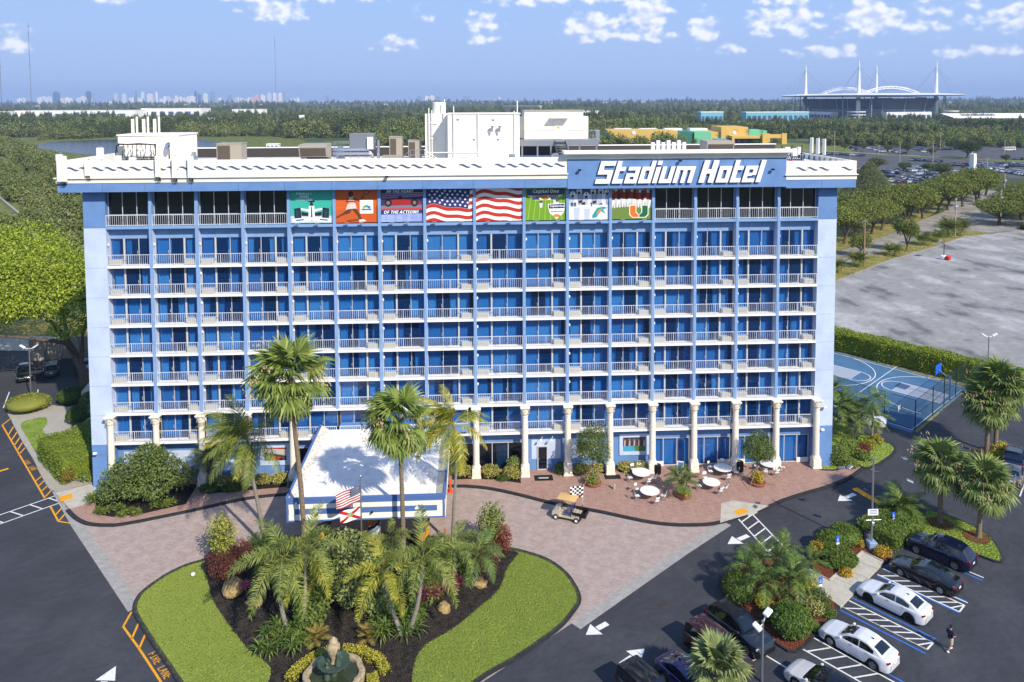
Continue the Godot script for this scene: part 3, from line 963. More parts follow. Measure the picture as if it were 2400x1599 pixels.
func railing_mesh(w: float)->ArrayMesh:
	var b:=MB.new()
	b.box(V(.02,1.0,-.025),V(w - .02,1.05,.025))
	b.box(V(.02,.10,-.02),V(w - .02,.14,.02))
	var n:=roundi(w/.19)
	for k in n+1:
		var x:=.04+(w - .08)*k/n
		b.box(V(x - .011,.12,-.011),V(x + .011,1.0,.011))
	for x in [w/2,.045,w - .045]:
		b.box(V(x - .025,0.0,-.025),V(x + .025,1.0,.025))
	# stay rods back to the partitions
	b.rod(V(.02,.98,0),V(.02,.55,-.62),.014,4)
	b.rod(V(.0,1.0,0),V(.0,1.0,-.3),.014,4)
	return b.mesh(M["rail"])
func ac_mesh()->ArrayMesh:
	if M.has("ac_mesh"): return M["ac_mesh"]
	var b:=MB.new()
	b.bbox(V(-.53,.02,-.17),V(.53,.44,.17),.015)
	for k in 9:
		b.box(V(-.49+k*.113,.06,.17),V(-.49+k*.113 + .075,.40,.19))
	for k in 5:
		b.box(V(-.45,.442,-.13+k*.06),V(.45,.45,-.10+k*.06))
	M["ac_mesh"]=b.mesh(M["beige_ac"] if M.has("beige_ac") else simple("beige_ac",C(.74,.73,.70),.6))
	return M["ac_mesh"]
func frame_box(b:MB,x0: float,x1: float,y0: float,y1: float,z: float,t:=.045,d:=.07)->void:
	b.box(V(x0,y0,z-d/2),V(x0+t,y1,z+d/2))
	b.box(V(x1-t,y0,z-d/2),V(x1,y1,z+d/2))
	b.box(V(x0+t,y0,z-d/2),V(x1-t,y0+t,z+d/2))
	b.box(V(x0+t,y1-t,z-d/2),V(x1-t,y1,z+d/2))
var gl_cache:={}
func glazing(x0: float,w: float,y: float,top: float,left: bool,_i: int,_k: int)->void:
	# one fixed window over the air conditioner and a two leaf sliding door
	var h:=top-y
	var ww:=w*.315
	var key:="%d_%d_%s" % [roundi(w*40),roundi(h*40),left]
	if not gl_cache.has(key):
		var f:=MB.new()
		frame_box(f,0,ww,0,h,0,.028,.08)
		var wall:=MB.new()
		wall.box(V(.03,.0,-.03),V(ww - .03,.52,.03))
		var g:=MB.new()
		g.quad(V(.05,.54,0),V(ww - .05,.54,0),V(ww - .05,h - .05,0),V(.05,h - .05,0))
		var dw:=w-ww - .11
		var d:=MB.new()
		frame_box(d,0,dw,0,h,0,.028,.08)
		d.box(V(dw/2 - .024,.03,-.05),V(dw/2 + .024,h - .03,.05))
		d.box(V(dw/2 - .12,1.0,.05),V(dw/2 - .09,1.3,.09))
		var p1:=MB.new()
		p1.quad(V(.045,.045,.02),V(dw/2 - .03,.045,.02),V(dw/2 - .03,h - .045,.02),V(.045,h - .045,.02))
		var p2:=MB.new()
		p2.quad(V(dw/2 + .03,.045,-.02),V(dw - .045,.045,-.02),V(dw - .045,h - .045,-.02),V(dw/2 + .03,h - .045,-.02))
		var po:=MB.new()
		po.box(V(0,0,-.07),V(.11,h,.07))
		gl_cache[key]=[f.mesh(M["frame"]),wall.mesh(M["post_blue"]),g.mesh(M["guest_glass"]),d.mesh(M["frame"]),p1.mesh(M["guest_glass"]),p2.mesh(M["guest_glass"]),po.mesh(M["frame"]),dw]
	var q:Array=gl_cache[key]
	var z:=-.74
	var xw:=x0 if left else x0+w-ww
	var xd:=x0+ww + .11 if left else x0
	var xp:=x0+ww if left else x0+w-ww - .11
	var win:=node("window",q[0],H,Transform3D(Basis(),V(xw,y,z)))
	node("sill_panel",q[1],win)
	node("window_pane",q[2],win)
	var door:=node("sliding_door",q[3],H,Transform3D(Basis(),V(xd,y,z)))
	node("door_pane",q[4],door)
	node("door_pane",q[5],door)
	node("post",q[6],win,Transform3D(Basis(),V(xp-xw,0,0)))
func top_glazing(x0: float,w: float,y: float,top: float)->void:
	var h:=top-y
	var key:="t%d" % roundi(w*40)
	if not gl_cache.has(key):
		var f:=MB.new()
		frame_box(f,0,w,0,h,0,.05,.1)
		for k in [1,2]:
			f.box(V(w*k/3.0 - .03,.05,-.05),V(w*k/3.0 + .03,h - .05,.05))
		f.box(V(.05,.95,-.04),V(w - .05,1.02,.04))
		var ps:=[]
		for k in 3:
			var p:=MB.new()
			p.quad(V(w*k/3.0 + .03,.05,0),V(w*(k+1)/3.0 - .03,.05,0),V(w*(k+1)/3.0 - .03,h - .05,0),V(w*k/3.0 + .03,h - .05,0))
			ps.append(p.mesh(M["tinted_glass"]))
		gl_cache[key]=[f.mesh(M["frame"]),ps]
	var q:Array=gl_cache[key]
	var o:=node("window",q[0],H,Transform3D(Basis(),V(x0,y,-.62)))
	for k in 3: node("window_pane",q[1][k],o)
func curtain_mesh(width: float,h: float,m:Material,seed_: int)->ArrayMesh:
	var key:="c%d_%d_%s_%d" % [roundi(width*5),roundi(h*10),m.resource_name,seed_]
	if gl_cache.has(key): return gl_cache[key]
	var ww:=roundi(width*5)/5.0
	var b:=MB.new()
	var n:=maxi(int(ww*6.5),5)
	var rows:=[]
	var r:=RandomNumberGenerator.new()
	r.seed=seed_*77+int(ww*10)
	var ph:=[]
	for j in n+1: ph.append(r.randf_range(-.012,.012))
	for y in [h,h*.5,0.0]:
		var row:=PackedVector3Array()
		for j in n+1:
			row.append(V(ww*j/n+ph[j],y,(.11 if j % 2 else -.11)*(1.0 if y < h else .6)+ph[j]))
		rows.append(row)
	b.grid(rows)
	gl_cache[key]=b.mesh(m)
	return gl_cache[key]
func curtains(x0: float,w: float,y: float,top: float,left: bool,i: int,k: int)->void:
	var h:=top-y - .12
	var ww:=w*.315
	var m:Material=M["curtain_%d" % (rng.randi() % 3)]
	var s:=rng.randi() % 3
	var z:=-.98
	var xw:=x0 if left else x0+w-ww
	var xd:=x0+ww + .1 if left else x0
	var dw:=w-ww - .1
	var wn:=ww*(1.0 if rng.randf() < .55 else rng.randf_range(.55,.85))
	node("curtain",curtain_mesh(wn,h,m,s),H,Transform3D(Basis(),V(xw+(0.0 if rng.randf() < .5 else ww-roundi(wn*5)/5.0),y + .05,z)))
	var r:=rng.randf()
	if r < .30:
		node("curtain",curtain_mesh(dw,h,m,s),H,Transform3D(Basis(),V(xd,y + .05,z)))
	elif r < .72:
		var g:=dw*rng.randf_range(.42,.72)
		node("curtain",curtain_mesh(g,h,m,s),H,Transform3D(Basis(),V(xd+(dw-roundi(g*5)/5.0 if left else 0.0),y + .05,z)))
	else:
		var g:=dw*rng.randf_range(.22,.36)
		node("curtain",curtain_mesh(g,h,m,s),H,Transform3D(Basis(),V(xd,y + .05,z)))
		node("curtain",curtain_mesh(g,h,m,s+3),H,Transform3D(Basis(),V(xd+dw-roundi(g*5)/5.0,y + .05,z)))
func lobby_box(x0: float,x1: float)->void:
	# glazed box that stands on the canopy in place of the lowest balconies
	hb("lobby_wall",V(x0-4.1,4.2,-.75),V(x1+1.2,5.35,-.1),"blue_wall",null,"blue spandrel wall standing on the canopy roof")
	hb("lobby_wall",V(x0 - .15,4.6,-.1),V(x1 + .2,5.35,.35),"blue_wall")
	var f:=MB.new()
	frame_box(f,x0 - .1,x1 + .15,5.35,6.8,.3,.09,.12)
	var n:=5
	for k in range(1,n):
		var x:=lerpf(x0,x1,float(k)/n)
		f.box(V(x - .02,5.44,.27),V(x + .02,6.71,.33))
	var o:=mk("window",f,M["frame"],H)
	for k in n:
		var p:=MB.new()
		p.quad(V(lerpf(x0,x1,float(k)/n) + .03,5.44,.3),V(lerpf(x0,x1,(k+1.0)/n) - .03,5.44,.3),V(lerpf(x0,x1,(k+1.0)/n) - .03,6.71,.3),V(lerpf(x0,x1,float(k)/n) + .03,6.71,.3))
		mk("window_pane",p,M["guest_glass"],o)
	for k in 3:
		node("curtain",curtain_mesh(2.2,1.4,M["curtain_0"],k),H,Transform3D(Basis(),V(x0 + .2+k*2.3,5.38,-.1)))
	hb("lobby_wall",V(x0 - .15,6.8,-.7),V(x1 + .2,6.84,.36),"white_paint")
func wave_mesh()->ArrayMesh:
	# one S shaped wave of the frieze
	var up:=PackedVector2Array()
	var dn:=PackedVector2Array()
	for k in 15:
		var f:=k/14.0
		var x:=f*1.06
		var y:=.12*cos(PI*clampf(f*1.5 - .25,-.25,1.25))
		var t:=.17*pow(sin(PI*clampf(f*.96 + .02,0,1)),.7) + .01
		up.append(Vector2(x,y+t*.5)); dn.append(Vector2(x,y-t*.5))
	dn.reverse()
	up.append_array(dn)
	var b:=MB.new()
	b.prism(up,.035,Transform3D(),false)
	return b.mesh(M["wave_blue"])
func letter(b:MB,polys:Array,holes:Array,x: float,sc: float,depth: float,tf:Transform3D)->void:
	# blocky slanted letters: union of rectangles given as x0,y0,x1,y1 in a 6 x 10 cell
	for r in polys:
		var q:=PackedVector2Array()
		for p in [Vector2(r[0],r[1]),Vector2(r[2],r[1]),Vector2(r[2],r[3]),Vector2(r[0],r[3])]:
			q.append(Vector2(x+p.x*sc+p.y*sc*.30,p.y*sc))
		b.prism(q,depth,tf)
func hotel_front()->void:
	# raised letters of the roof sign
	var G:={
		"S":[[0,0,6.6,2.0],[4.6,2.0,6.6,4.1],[0,4.1,6.6,6.0],[0,6.0,2.1,8.0],[0,8.0,6.9,10.0]],
		"t":[[0,0,4.6,1.9],[0,1.9,2.0,10],[2.0,5.6,4.4,7.4]],
		"a":[[0,0,5.6,1.7],[3.7,1.7,5.6,7.4],[0,1.7,1.9,4.4],[1.9,3.0,3.7,4.4],[.3,5.8,3.7,7.4]],
		"d":[[0,0,5.6,1.7],[3.7,1.7,5.6,10],[0,1.7,1.9,7.4],[1.9,5.7,3.7,7.4]],
		"i":[[0,0,2.0,7.2],[0,8.2,2.0,10]],
		"u":[[0,0,5.6,1.7],[3.7,1.7,5.6,7.4],[0,1.7,1.9,7.4]],
		"m":[[0,0,1.9,7.4],[1.9,5.8,8.6,7.4],[3.4,0,5.2,5.8],[6.7,0,8.6,5.8]],
		"H":[[0,0,2.5,10],[4.2,0,6.7,10],[2.5,4.1,4.2,6.0]],
		"o":[[0,0,5.6,1.7],[3.7,1.7,5.6,7.4],[0,1.7,1.9,7.4],[1.9,5.7,3.7,7.4]],
		"e":[[0,0,5.5,1.6],[0,1.6,1.9,7.4],[1.9,5.8,5.6,7.4],[3.8,3.3,5.6,5.8],[1.9,2.9,3.8,4.2]],
		"l":[[0,0,2.1,10]]}
	var adv:={"S":7.4,"t":5.3,"a":6.2,"d":6.2,"i":2.8,"u":6.2,"m":9.2,"H":7.6,"o":6.3,"e":6.2,"l":2.6}
	var sgn:=thing("hotel_sign","large white slanted letters Stadium Hotel on the blue roof panel","sign",V(45.6,27.98,1.06))
	var x:=0.0
	for w in [["Stadium",0.0],["Hotel",9.62]]:
		x=w[1]
		for ch in w[0]:
			var b:=MB.new()
			letter(b,G[ch],[],x,.205,.16,Transform3D(Basis(),V(0,0,.09)))
			var o:=mk("letter_" + ch.to_lower(),b,M["sign_white"],sgn)
			var r:=MB.new()
			letter(r,G[ch],[],x - .05,.207,.088,Transform3D(Basis(),V(0,-.04,0)))
			mk("return",r,M["sign_edge"],o)
			x+=adv[ch]*.205*1.03
	# round stone columns of the two lowest storeys
	for i in 17:
		if i in [5,6,7]: continue
		var cx: float=CX[i]+(-.12 if i==0 else (.12 if i==16 else 0.0))
		var y0:=.14
		var b:=MB.new()
		b.bbox(V(-.40,0,-.40),V(.40,.95,.40),.03)
		b.bbox(V(-.45,0,-.45),V(.45,.18,.45),.03)
		b.lathe([Vector2(.42,.95),Vector2(.42,1.05),Vector2(.36,1.1),Vector2(.36,1.18),Vector2(.31,1.22)],Vector3.ZERO,20)
		var col:=mk("column",b,M["column_stone"],H,Transform3D(Basis(),V(cx,y0,.22)))
		var s:=MB.new()
		s.lathe([Vector2(.31,1.2),Vector2(.30,3.2),Vector2(.265,5.75),Vector2(.30,5.78),Vector2(.30,5.84),Vector2(.265,5.86)],Vector3.ZERO,20)
		mk("shaft",s,M["column_stone"],col)
		var c:=MB.new()
		c.lathe([Vector2(.26,5.86),Vector2(.30,6.1),Vector2(.36,6.45),Vector2(.40,6.6)],Vector3.ZERO,20)
		for row in 2:
			for k in 8:
				var a:=TAU*(k + .5*row)/8
				var d:=V(cos(a),0,sin(a))
				var sd:=V(-sin(a),0,cos(a))*.09
				var yb:=5.9+row*.24
				var p:=[d*.27+V(0,yb,0),d*.34+V(0,yb + .17,0),d*.45+V(0,yb + .25,0),d*.47+V(0,yb + .19,0)]
				for j in 3:
					var f: float=[1.0,1.0,.7,.2][j]
					var f2: float=[1.0,1.0,.7,.2][j+1]
					c.oquad(p[j]-sd*f,p[j]+sd*f,p[j+1]+sd*f2,p[j+1]-sd*f2,V(0,yb - .1,0))
		for k in 4:
			var a:=TAU*(k + .5)/4
			c.lathe([Vector2(0,-.09),Vector2(.09,-.06),Vector2(.09,.06),Vector2(0,.09)],V(cos(a)*.44,6.58,sin(a)*.44),8)
		c.bbox(V(-.46,6.62,-.46),V(.46,6.74,.46),.02)
		mk("capital",c,M["column_stone"],col)
	ground_storey()
	banners()
func ground_storey()->void:
	var z:=-.9
	for i in 16:
		var x0: float=CX[i]+(.0 if i else 0.0)
		var x1: float=CX[i+1]
		var w:=x1-x0
		if i in [5,6]:
			continue
		if i in [4,7,8,12,13,14,15]:
			# glazed shop front with a blue header
			hb("header_wall",V(x0,2.95,z - .15),V(x1,4.06,z),"blue_wall")
			var f:=MB.new()
			frame_box(f,.1,w - .1,.02,2.8,0,.07,.12)
			for k in [1,2]:
				f.box(V(w*k/3.0 - .035,.09,-.05),V(w*k/3.0 + .035,2.74,.05))
			var o:=mk("shop_window",f,M["frame"],H,Transform3D(Basis(),V(x0,.15,z - .06)))
			for k in 3:
				var p:=MB.new()
				p.quad(V(w*k/3.0 + .1,.09,0),V(w*(k+1)/3.0 - .1,.09,0),V(w*(k+1)/3.0 - .1,2.74,0),V(w*k/3.0 + .1,2.74,0))
				mk("pane",p,M["tinted_glass"] if i < 9 else M["guest_glass"],o)
			if i > 9:
				hb("sill",V(x0+(w*.66 if i % 2 else 0.1),.15,z - .02),V(x0+(w - .1 if i % 2 else w*.34),.62,z + .05),"cream_paint",o).position-=V(x0,.15,z - .06)
				node("curtain",curtain_mesh(w - .5,2.65,M["curtain_%d" % (i % 3)],i % 3),H,Transform3D(Basis(),V(x0 + .25,.2,z - .35)))
			elif i > 6:
				node("curtain",curtain_mesh(1.1,2.65,M["curtain_2"],1),H,Transform3D(Basis(),V(x0+w*.42,.2,z - .45)))
		else:
			hb("front_wall",V(x0,0.0,z - .2),V(x1,4.06,z),"blue_wall")
	# pale painted panels,doors
	hb("wall_panel",V(5.7,1.15,-.9),V(8.9,3.0,-.875),"pale_wall")
	hb("wall_panel",V(1.7,1.0,-.9),V(3.4,3.0,-.875),"pale_wall")
	hb("wall_panel",V(39.9,1.2,-.9),V(42.7,3.1,-.875),"pale_wall")
	hb("wall_panel",V(43.7,1.2,-.9),V(46.9,3.1,-.875),"pale_wall")
	for q in [[40.45,1.0,"dark_metal"],[7.2,1.0,"post_blue"]]:
		var f:=MB.new()
		frame_box(f,0,q[1],0,2.35,0,.09,.14)
		var o:=mk("door",f,M["frame"],H,Transform3D(Basis(),V(q[0],.14,-.85)))
		var l:=MB.new()
		l.box(V(.09,.03,-.02),V(q[1] - .09,2.26,.02))
		mk("leaf",l,M[q[2]] if q[2]!="dark_metal" else M["tinted_glass"],o)
		var h:=MB.new()
		h.rod(V(.17,.95,.06),V(.17,1.2,.06),.018,6)
		h.rod(V(.17,.95,.0),V(.17,.95,.06),.012,5)
		h.rod(V(.17,1.2,.0),V(.17,1.2,.06),.012,5)
		mk("handle",h,M["galvanised"],o)
	hb("backing",V(40.5,.14,-.98),V(41.4,2.4,-.92),"room_floor")
	var dw:=MB.new()
	frame_box(dw,0,1.2,0,1.1,0,.07,.08)
	var wn:=mk("window",dw,M["frame"],H,Transform3D(Basis(),V(44.3,1.75,-.85)))
	var gp:=MB.new()
	gp.quad(V(.07,.07,0),V(1.13,.07,0),V(1.13,1.03,0),V(.07,1.03,0))
	mk("pane",gp,M["tinted_glass"],wn)
	# gooseneck lamps over the door and floodlights
	for q in [[40.9,3.3],[41.9,3.3]]:
		var g:=MB.new()
		g.tube([V(0,0,-.9),V(0,.25,-.65),V(0,.28,-.4),V(-.15,.12,-.25)],[.022,.022,.022,.022],6)
		g.lathe([Vector2(.14,-.08),Vector2(.05,.06),Vector2(0,.08)],V(-.18,.08,-.22),10)
		mk("gooseneck_lamp",g,M["white_plastic"],H,Transform3D(Basis(),V(q[0],q[1],0)))
func wall_fittings()->void:
	for q in [[-.35,3.3],[67.9,3.7],[68.1,5.9]]:
		var b:=MB.new()
		b.box(V(-.06,-.06,0),V(.06,.06,.1))
		b.rod(V(0,0,.05),V(.0,.15,.3),.02,5)
		b.bbox(V(-.16,.06,.2),V(.16,.26,.42),.03)
		mk("floodlight",b,M["white_plastic"],H,Transform3D(Basis(),V(q[0],q[1],0.0)))
	for q in [[26.7,28.8],[44.2,29.25],[62.2,29.15],[53.5,30.02]]:
		var b:=MB.new()
		b.rod(V(0,0,0),V(0,.02,.25),.03,5)
		b.bbox(V(-.14,-.08,.2),V(.14,.08,.42),.02)
		mk("sign_lamp",b,M["dark_metal"],H,Transform3D(Basis(),V(q[0],q[1],1.05)))
	for q in [[20.2,.0],[22.9,0],[24.2,0],[27.0,0],[28.4,0],[30.9,0],[33.4,0],[35.8,0],[37.9,0],[40.3,0],[42.3,0],[44.4,0],[46.4,0],[48.4,0],[50.4,0],[18.4,0]]:
		var b:=MB.new()
		b.rod(V(0,0,-.1),V(0,.02,.32),.02,5)
		b.bbox(V(-.2,-.03,.26),V(.2,.07,.46),.02)
		mk("banner_lamp",b,M["grey_metal"],H,Transform3D(Basis(),V(q[0],24.45,.02)))
func banner(i0: int,i1: int,im:Image,name_:String,label:String,cat:="banner")->Node3D:
	var x0: float=CX[i0] + .15
	var x1: float=CX[i1] - .15
	var b:=MB.new()
	var y0:=24.45
	var y1:=27.5
	# slightly slack vinyl
	var rows:=[]
	for r in 5:
		var row:=PackedVector3Array()
		for k in 13:
			var f:=k/12.0
			row.append(V(lerpf(0,x1-x0,f),lerpf(y1-y0,0,r/4.0),.012*sin(k*2.1+r) ))
		rows.append(row)
	b.grid(rows)
	var o:=mk(name_,b,img_mat("print_" + str(i0),im,.6),null,Transform3D(Basis(),V(x0,y0,-.12)))
	tag(o,label,cat,"printed banners along the top storey")
	var k:=MB.new()
	k.box(V(0,0,-.08),V(x1-x0,y1-y0,-.04))
	mk("backing",k,M["grey_metal"],o)
	return o
func lettering(o:Node3D,s:String,x: float,y: float,size: float,col:Color,slant:=0.0,stretch:=1.0)->void:
	var m:=simple("ink_" + s.replace(" ","_"),col,.6)
	var t:=node("lettering",text_mesh(s,size,.012,m),o)
	t.transform=Transform3D(Basis(V(stretch,0,0),V(slant,1,0),V(0,0,1)),V(x,y,.03))
func banners()->void:
	var W:=256
	var Hh:=192
	# open wheel car,front view,on turquoise
	var im:=Image.create(W,Hh,false,Image.FORMAT_RGB8)
	im.fill(C(.18,.66,.60))
	for k in 10: poly_fill(im,[0,30+k*14,256,10+k*16,256,14+k*16,0,33+k*14],C(.22,.70,.64))
	poly_fill(im,[0,150,256,150,256,192,0,192],C(.72,.78,.80))
	for s in [0,1]:
		var f:=func(a:Array)->Array:
			var o:=[]
			for k in range(0,a.size(),2):
				o.append(a[k] if s==0 else 256-a[k]); o.append(a[k+1])
			return o
		poly_fill(im,(f as Callable).call([22,108,60,102,66,168,24,170]),C(.05,.06,.09))
		poly_fill(im,(f as Callable).call([30,116,52,112,54,160,31,162]),C(.16,.20,.30))
		poly_fill(im,(f as Callable).call([62,104,112,112,112,126,64,116]),C(.88,.90,.92))
		poly_fill(im,(f as Callable).call([66,126,110,134,110,152,68,150]),C(.10,.12,.18))
		poly_fill(im,(f as Callable).call([12,166,120,158,120,180,12,186]),C(.92,.93,.95))
		poly_fill(im,(f as Callable).call([30,172,80,168,80,176,32,180]),C(.16,.40,.65))
		poly_fill(im,(f as Callable).call([112,92,128,84,128,172,108,168]),C(.95,.96,.97))
	poly_fill(im,[112,60,144,60,150,70,106,70],C(.06,.07,.1))
	poly_fill(im,[122,70,134,70,140,92,116,92],C(.1,.12,.16))
	poly_fill(im,[125,95,131,95,133,160,123,160],C(.20,.25,.35))
	var o:=banner(4,5,im,"racing_banner","turquoise banner with a white racing car seen head on")
	lettering(o,"FORMULA 1",1.25,2.72,.26,C(.85,.95,.95))
	lettering(o,"MIAMI",1.25,2.45,.26,C(.85,.95,.95))
	lettering(o,"GRAND PRIX",1.25,2.18,.26,C(.85,.95,.95))
	# tennis player on clay
	im=Image.create(W,Hh,false,Image.FORMAT_RGB8)
	im.fill(C(.80,.36,.11))
	poly_fill(im,[0,120,256,100,256,192,0,192],C(.76,.33,.10))
	poly_fill(im,[60,180,150,168,158,178,70,190],C(.52,.20,.08))
	var skin:=C(.36,.20,.13)
	disc_fill(im,92,26,15,17,C(.08,.05,.05))
	disc_fill(im,98,30,9,11,skin)
	poly_fill(im,[80,44,110,40,116,84,78,88],C(.82,.66,.58))
	poly_fill(im,[72,84,120,80,128,112,60,118],C(.90,.78,.76))
	poly_fill(im,[104,44,144,60,170,30,176,36,148,72,104,58],skin)
	poly_fill(im,[82,48,66,66,120,66,122,72,58,74,72,46],skin)
	disc_fill(im,188,16,17,15,C(.10,.10,.12)); disc_fill(im,188,16,13,11,C(.75,.40,.16))
	poly_fill(im,[72,114,100,112,84,138,40,150,2,168,0,158,40,138],skin)
	poly_fill(im,[96,112,122,110,148,144,158,180,146,182,128,150],skin)
	poly_fill(im,[140,176,168,174,186,184,142,188],C(.92,.90,.90))
	poly_fill(im,[146,62,228,62,228,140,146,140],C(.93,.94,.95))
	for k in 4: disc_fill(im,170+k*11,96+absf(k-1.5)*5,9,8,[C(.95,.62,.1),C(.25,.65,.35),C(.15,.6,.75),C(.2,.4,.8)][k])
	poly_fill(im,[156,112,218,112,218,122,156,122],C(.2,.5,.55))
	banner(5,6,im,"tennis_banner","orange banner of a tennis player swinging on clay")
	# red racing car between two words
	im=Image.create(W,Hh,false,Image.FORMAT_RGB8)
	im.fill(C(.13,.17,.38))
	for k in 8: poly_fill(im,[0,26+k*4,256,20+k*3,256,22+k*3,0,28+k*4],[C(.75,.78,.85),C(.78,.20,.22),C(.30,.36,.62)][k % 3])
	poly_fill(im,[0,96,256,92,256,112,0,112],C(.45,.46,.55))
	poly_fill(im,[0,112,256,108,256,122,0,122],C(.72,.26,.30))
	poly_fill(im,[0,146,256,140,256,192,0,192],C(.40,.50,.78))
	for k in 6: poly_fill(im,[0,152+k*7,256,148+k*7,256,150+k*7,0,155+k*7],C(.78,.82,.92))
	poly_fill(im,[20,84,90,58,120,40,140,56,200,70,246,76,246,90,20,94],C(.62,.10,.10))
	poly_fill(im,[96,56,118,36,138,54,124,62],C(.12,.08,.10))
	for q in [[44,80],[204,80]]:
		disc_fill(im,q[0],q[1],22,22,C(.05,.05,.06)); disc_fill(im,q[0],q[1],11,11,C(.5,.42,.38))
	o=banner(6,7,im,"action_banner","dark banner of a red racing car with slogan words")
	lettering(o,"IN THE HEART",1.75,2.86,.37,C(.93,.94,.97),.25)
	lettering(o,"OF THE ACTION!!",1.85,.92,.40,C(.97,.97,.98),.25)
	# waving flag across two bays
	im=Image.create(512,Hh,false,Image.FORMAT_RGB8)
	for y in Hh:
		for x in 512:
			var yy:=y+12.0*sin(x*.022 + .6)+6.0*sin(x*.047)
			var st:=int(floor(yy/21.0))
			var c:=C(.72,.18,.12) if posmod(st,2)==1 else C(.93,.92,.92)
			if x < 232-yy*.1 and yy < 104: c=C(.13,.18,.42)
			im.set_pixel(x,y,c)
	for r in 5:
		for k in 8:
			var x:=18.0+k*27+(13 if r % 2 else 0)
			var y:=10.0+r*20-12.0*sin(x*.022 + .6)-6.0*sin(x*.047)
			if x > 220: continue
			var a:=[]
			for j in 10:
				var rr:=8.5 if j % 2==0 else 3.6
				a.append(x+sin(TAU*j/10)*rr); a.append(y-cos(TAU*j/10)*rr)
			poly_fill(im,a,C(.95,.95,.96))
	banner(7,9,im,"flag_banner","wide banner printed with a waving stars and stripes flag")
	# football field with a crest
	im=Image.create(W,Hh,false,Image.FORMAT_RGB8)
	im.fill(C(.42,.60,.12))
	for k in 9: poly_fill(im,[k*32,60,k*32+3,60,k*36-20,192,k*36-24,192],C(.62,.75,.36))
	poly_fill(im,[6,10,250,6,244,48,14,52],C(.12,.30,.42))
	poly_fill(im,[10,46,240,42,190,72,60,74],C(.88,.86,.74))
	disc_fill(im,124,62,24,9,C(.66,.40,.16))
	poly_fill(im,[40,60,84,56,90,72,44,70],C(.15,.22,.48)); poly_fill(im,[160,56,208,60,200,72,158,70],C(.15,.22,.48))
	for q in [[98,84],[186,66],[200,78]]:
		disc_fill(im,q[0],q[1],9,8,C(.25,.28,.34)); poly_fill(im,[q[0]-10,q[1]+6,q[0]+12,q[1]+6,q[0]+8,q[1]+34,q[0]-8,q[1]+34],C(.82,.84,.86))
	poly_fill(im,[142,96,250,92,252,118,240,150,198,186,154,150,144,120],C(.93,.93,.93))
	poly_fill(im,[148,100,246,96,248,122,148,124],C(.10,.20,.45))
	disc_fill(im,198,166,22,9,C(.85,.50,.12))
	o=banner(9,10,im,"football_banner","green banner of a football field with a shield crest")
	lettering(o,"Capital One",1.9,2.72,.44,C(.93,.95,.96),.2)
	lettering(o,"ORANGE BOWL",1.9,2.26,.34,C(.55,.34,.12),.0)
	lettering(o,"Capital One",2.95,1.32,.24,C(.97,.97,.98),.2)
	lettering(o,"ORANGE BOWL",2.95,.82,.16,C(.85,.45,.12),.0)
	# white helmets
	im=Image.create(W,Hh,false,Image.FORMAT_RGB8)
	im.fill(C(.30,.34,.45))
	for k in 9:
		poly_fill(im,[k*30,40,k*30+26,40,k*30+30,192,k*30-6,192],[C(.70,.73,.82),C(.82,.84,.90),C(.60,.64,.76)][k % 3])
	for q in [[24,42],[66,24],[156,24],[206,22],[246,30],[112,48]]:
		disc_fill(im,q[0],q[1],18,20,C(.93,.94,.96)); poly_fill(im,[q[0]-12,q[1]+2,q[0]+10,q[1]+2,q[0]+6,q[1]+18,q[0]-8,q[1]+18],C(.16,.20,.26))
		poly_fill(im,[q[0]-3,q[1]-18,q[0]+3,q[1]-18,q[0]+3,q[1]-4,q[0]-3,q[1]-4],C(.10,.55,.58))
	for q in [[60,80],[80,92],[150,84],[190,100]]: poly_fill(im,[q[0],q[1],q[0]+24,q[1]-6,q[0]+26,q[1]+10,q[0]+4,q[1]+16],C(.22,.14,.11))
	poly_fill(im,[0,104,256,104,256,192,0,192],C(.84,.86,.92))
	for q in [[30,120],[96,128]]: poly_fill(im,[q[0],q[1],q[0]+40,q[1],q[0]+34,192,q[0]+4,192],C(.72,.76,.86))
	poly_fill(im,[150,168,182,122,226,116,248,124,220,132,236,160,206,142,178,178,150,184],C(.10,.58,.60))
	poly_fill(im,[184,140,216,124,206,140,178,170],C(.90,.50,.16))
	o=banner(10,11,im,"team_banner","pale banner of football players in white helmets")
	lettering(o,"88",.42,1.45,.5,C(.12,.2,.28))
	lettering(o,"1",2.1,1.45,.5,C(.12,.2,.28))
	# players running,big letter
	im=Image.create(W,Hh,false,Image.FORMAT_RGB8)
	im.fill(C(.62,.64,.66))
	poly_fill(im,[0,118,256,118,256,192,0,192],C(.40,.50,.22))
	var r2:=RandomNumberGenerator.new()
	r2.seed=4
	for k in 15:
		var px:=10+k*17.0
		var py:=30+r2.randf()*18
		disc_fill(im,px,py-18,8,9,[C(.75,.20,.06),C(.85,.84,.82),C(.12,.12,.12)][k % 3])
		poly_fill(im,[px-10,py-8,px+10,py-10,px+9,py+32,px-8,py+34],[C(.50,.10,.06),C(.66,.16,.07),C(.30,.07,.06)][k % 3])
		poly_fill(im,[px-8,py+32,px+9,py+32,px+12,py+78,px+4,py+80,px,py+50,px-8,py+82,px-14,py+78],[C(.88,.88,.88),C(.78,.78,.78)][k % 2])
	poly_fill(im,[112,108,158,108,158,150,174,166,174,184,132,184,112,166],C(.92,.92,.9))
	poly_fill(im,[236,108,190,108,190,150,174,166,174,184,218,184,236,166],C(.92,.92,.9))
	poly_fill(im,[117,112,153,112,153,152,172,168,172,180,134,180,117,164],C(.92,.42,.08))
	poly_fill(im,[231,112,195,112,195,152,176,168,176,180,214,180,231,164],C(.04,.38,.22))
	banner(11,12,im,"college_banner","banner of a running team above a large two coloured U")
	posters()
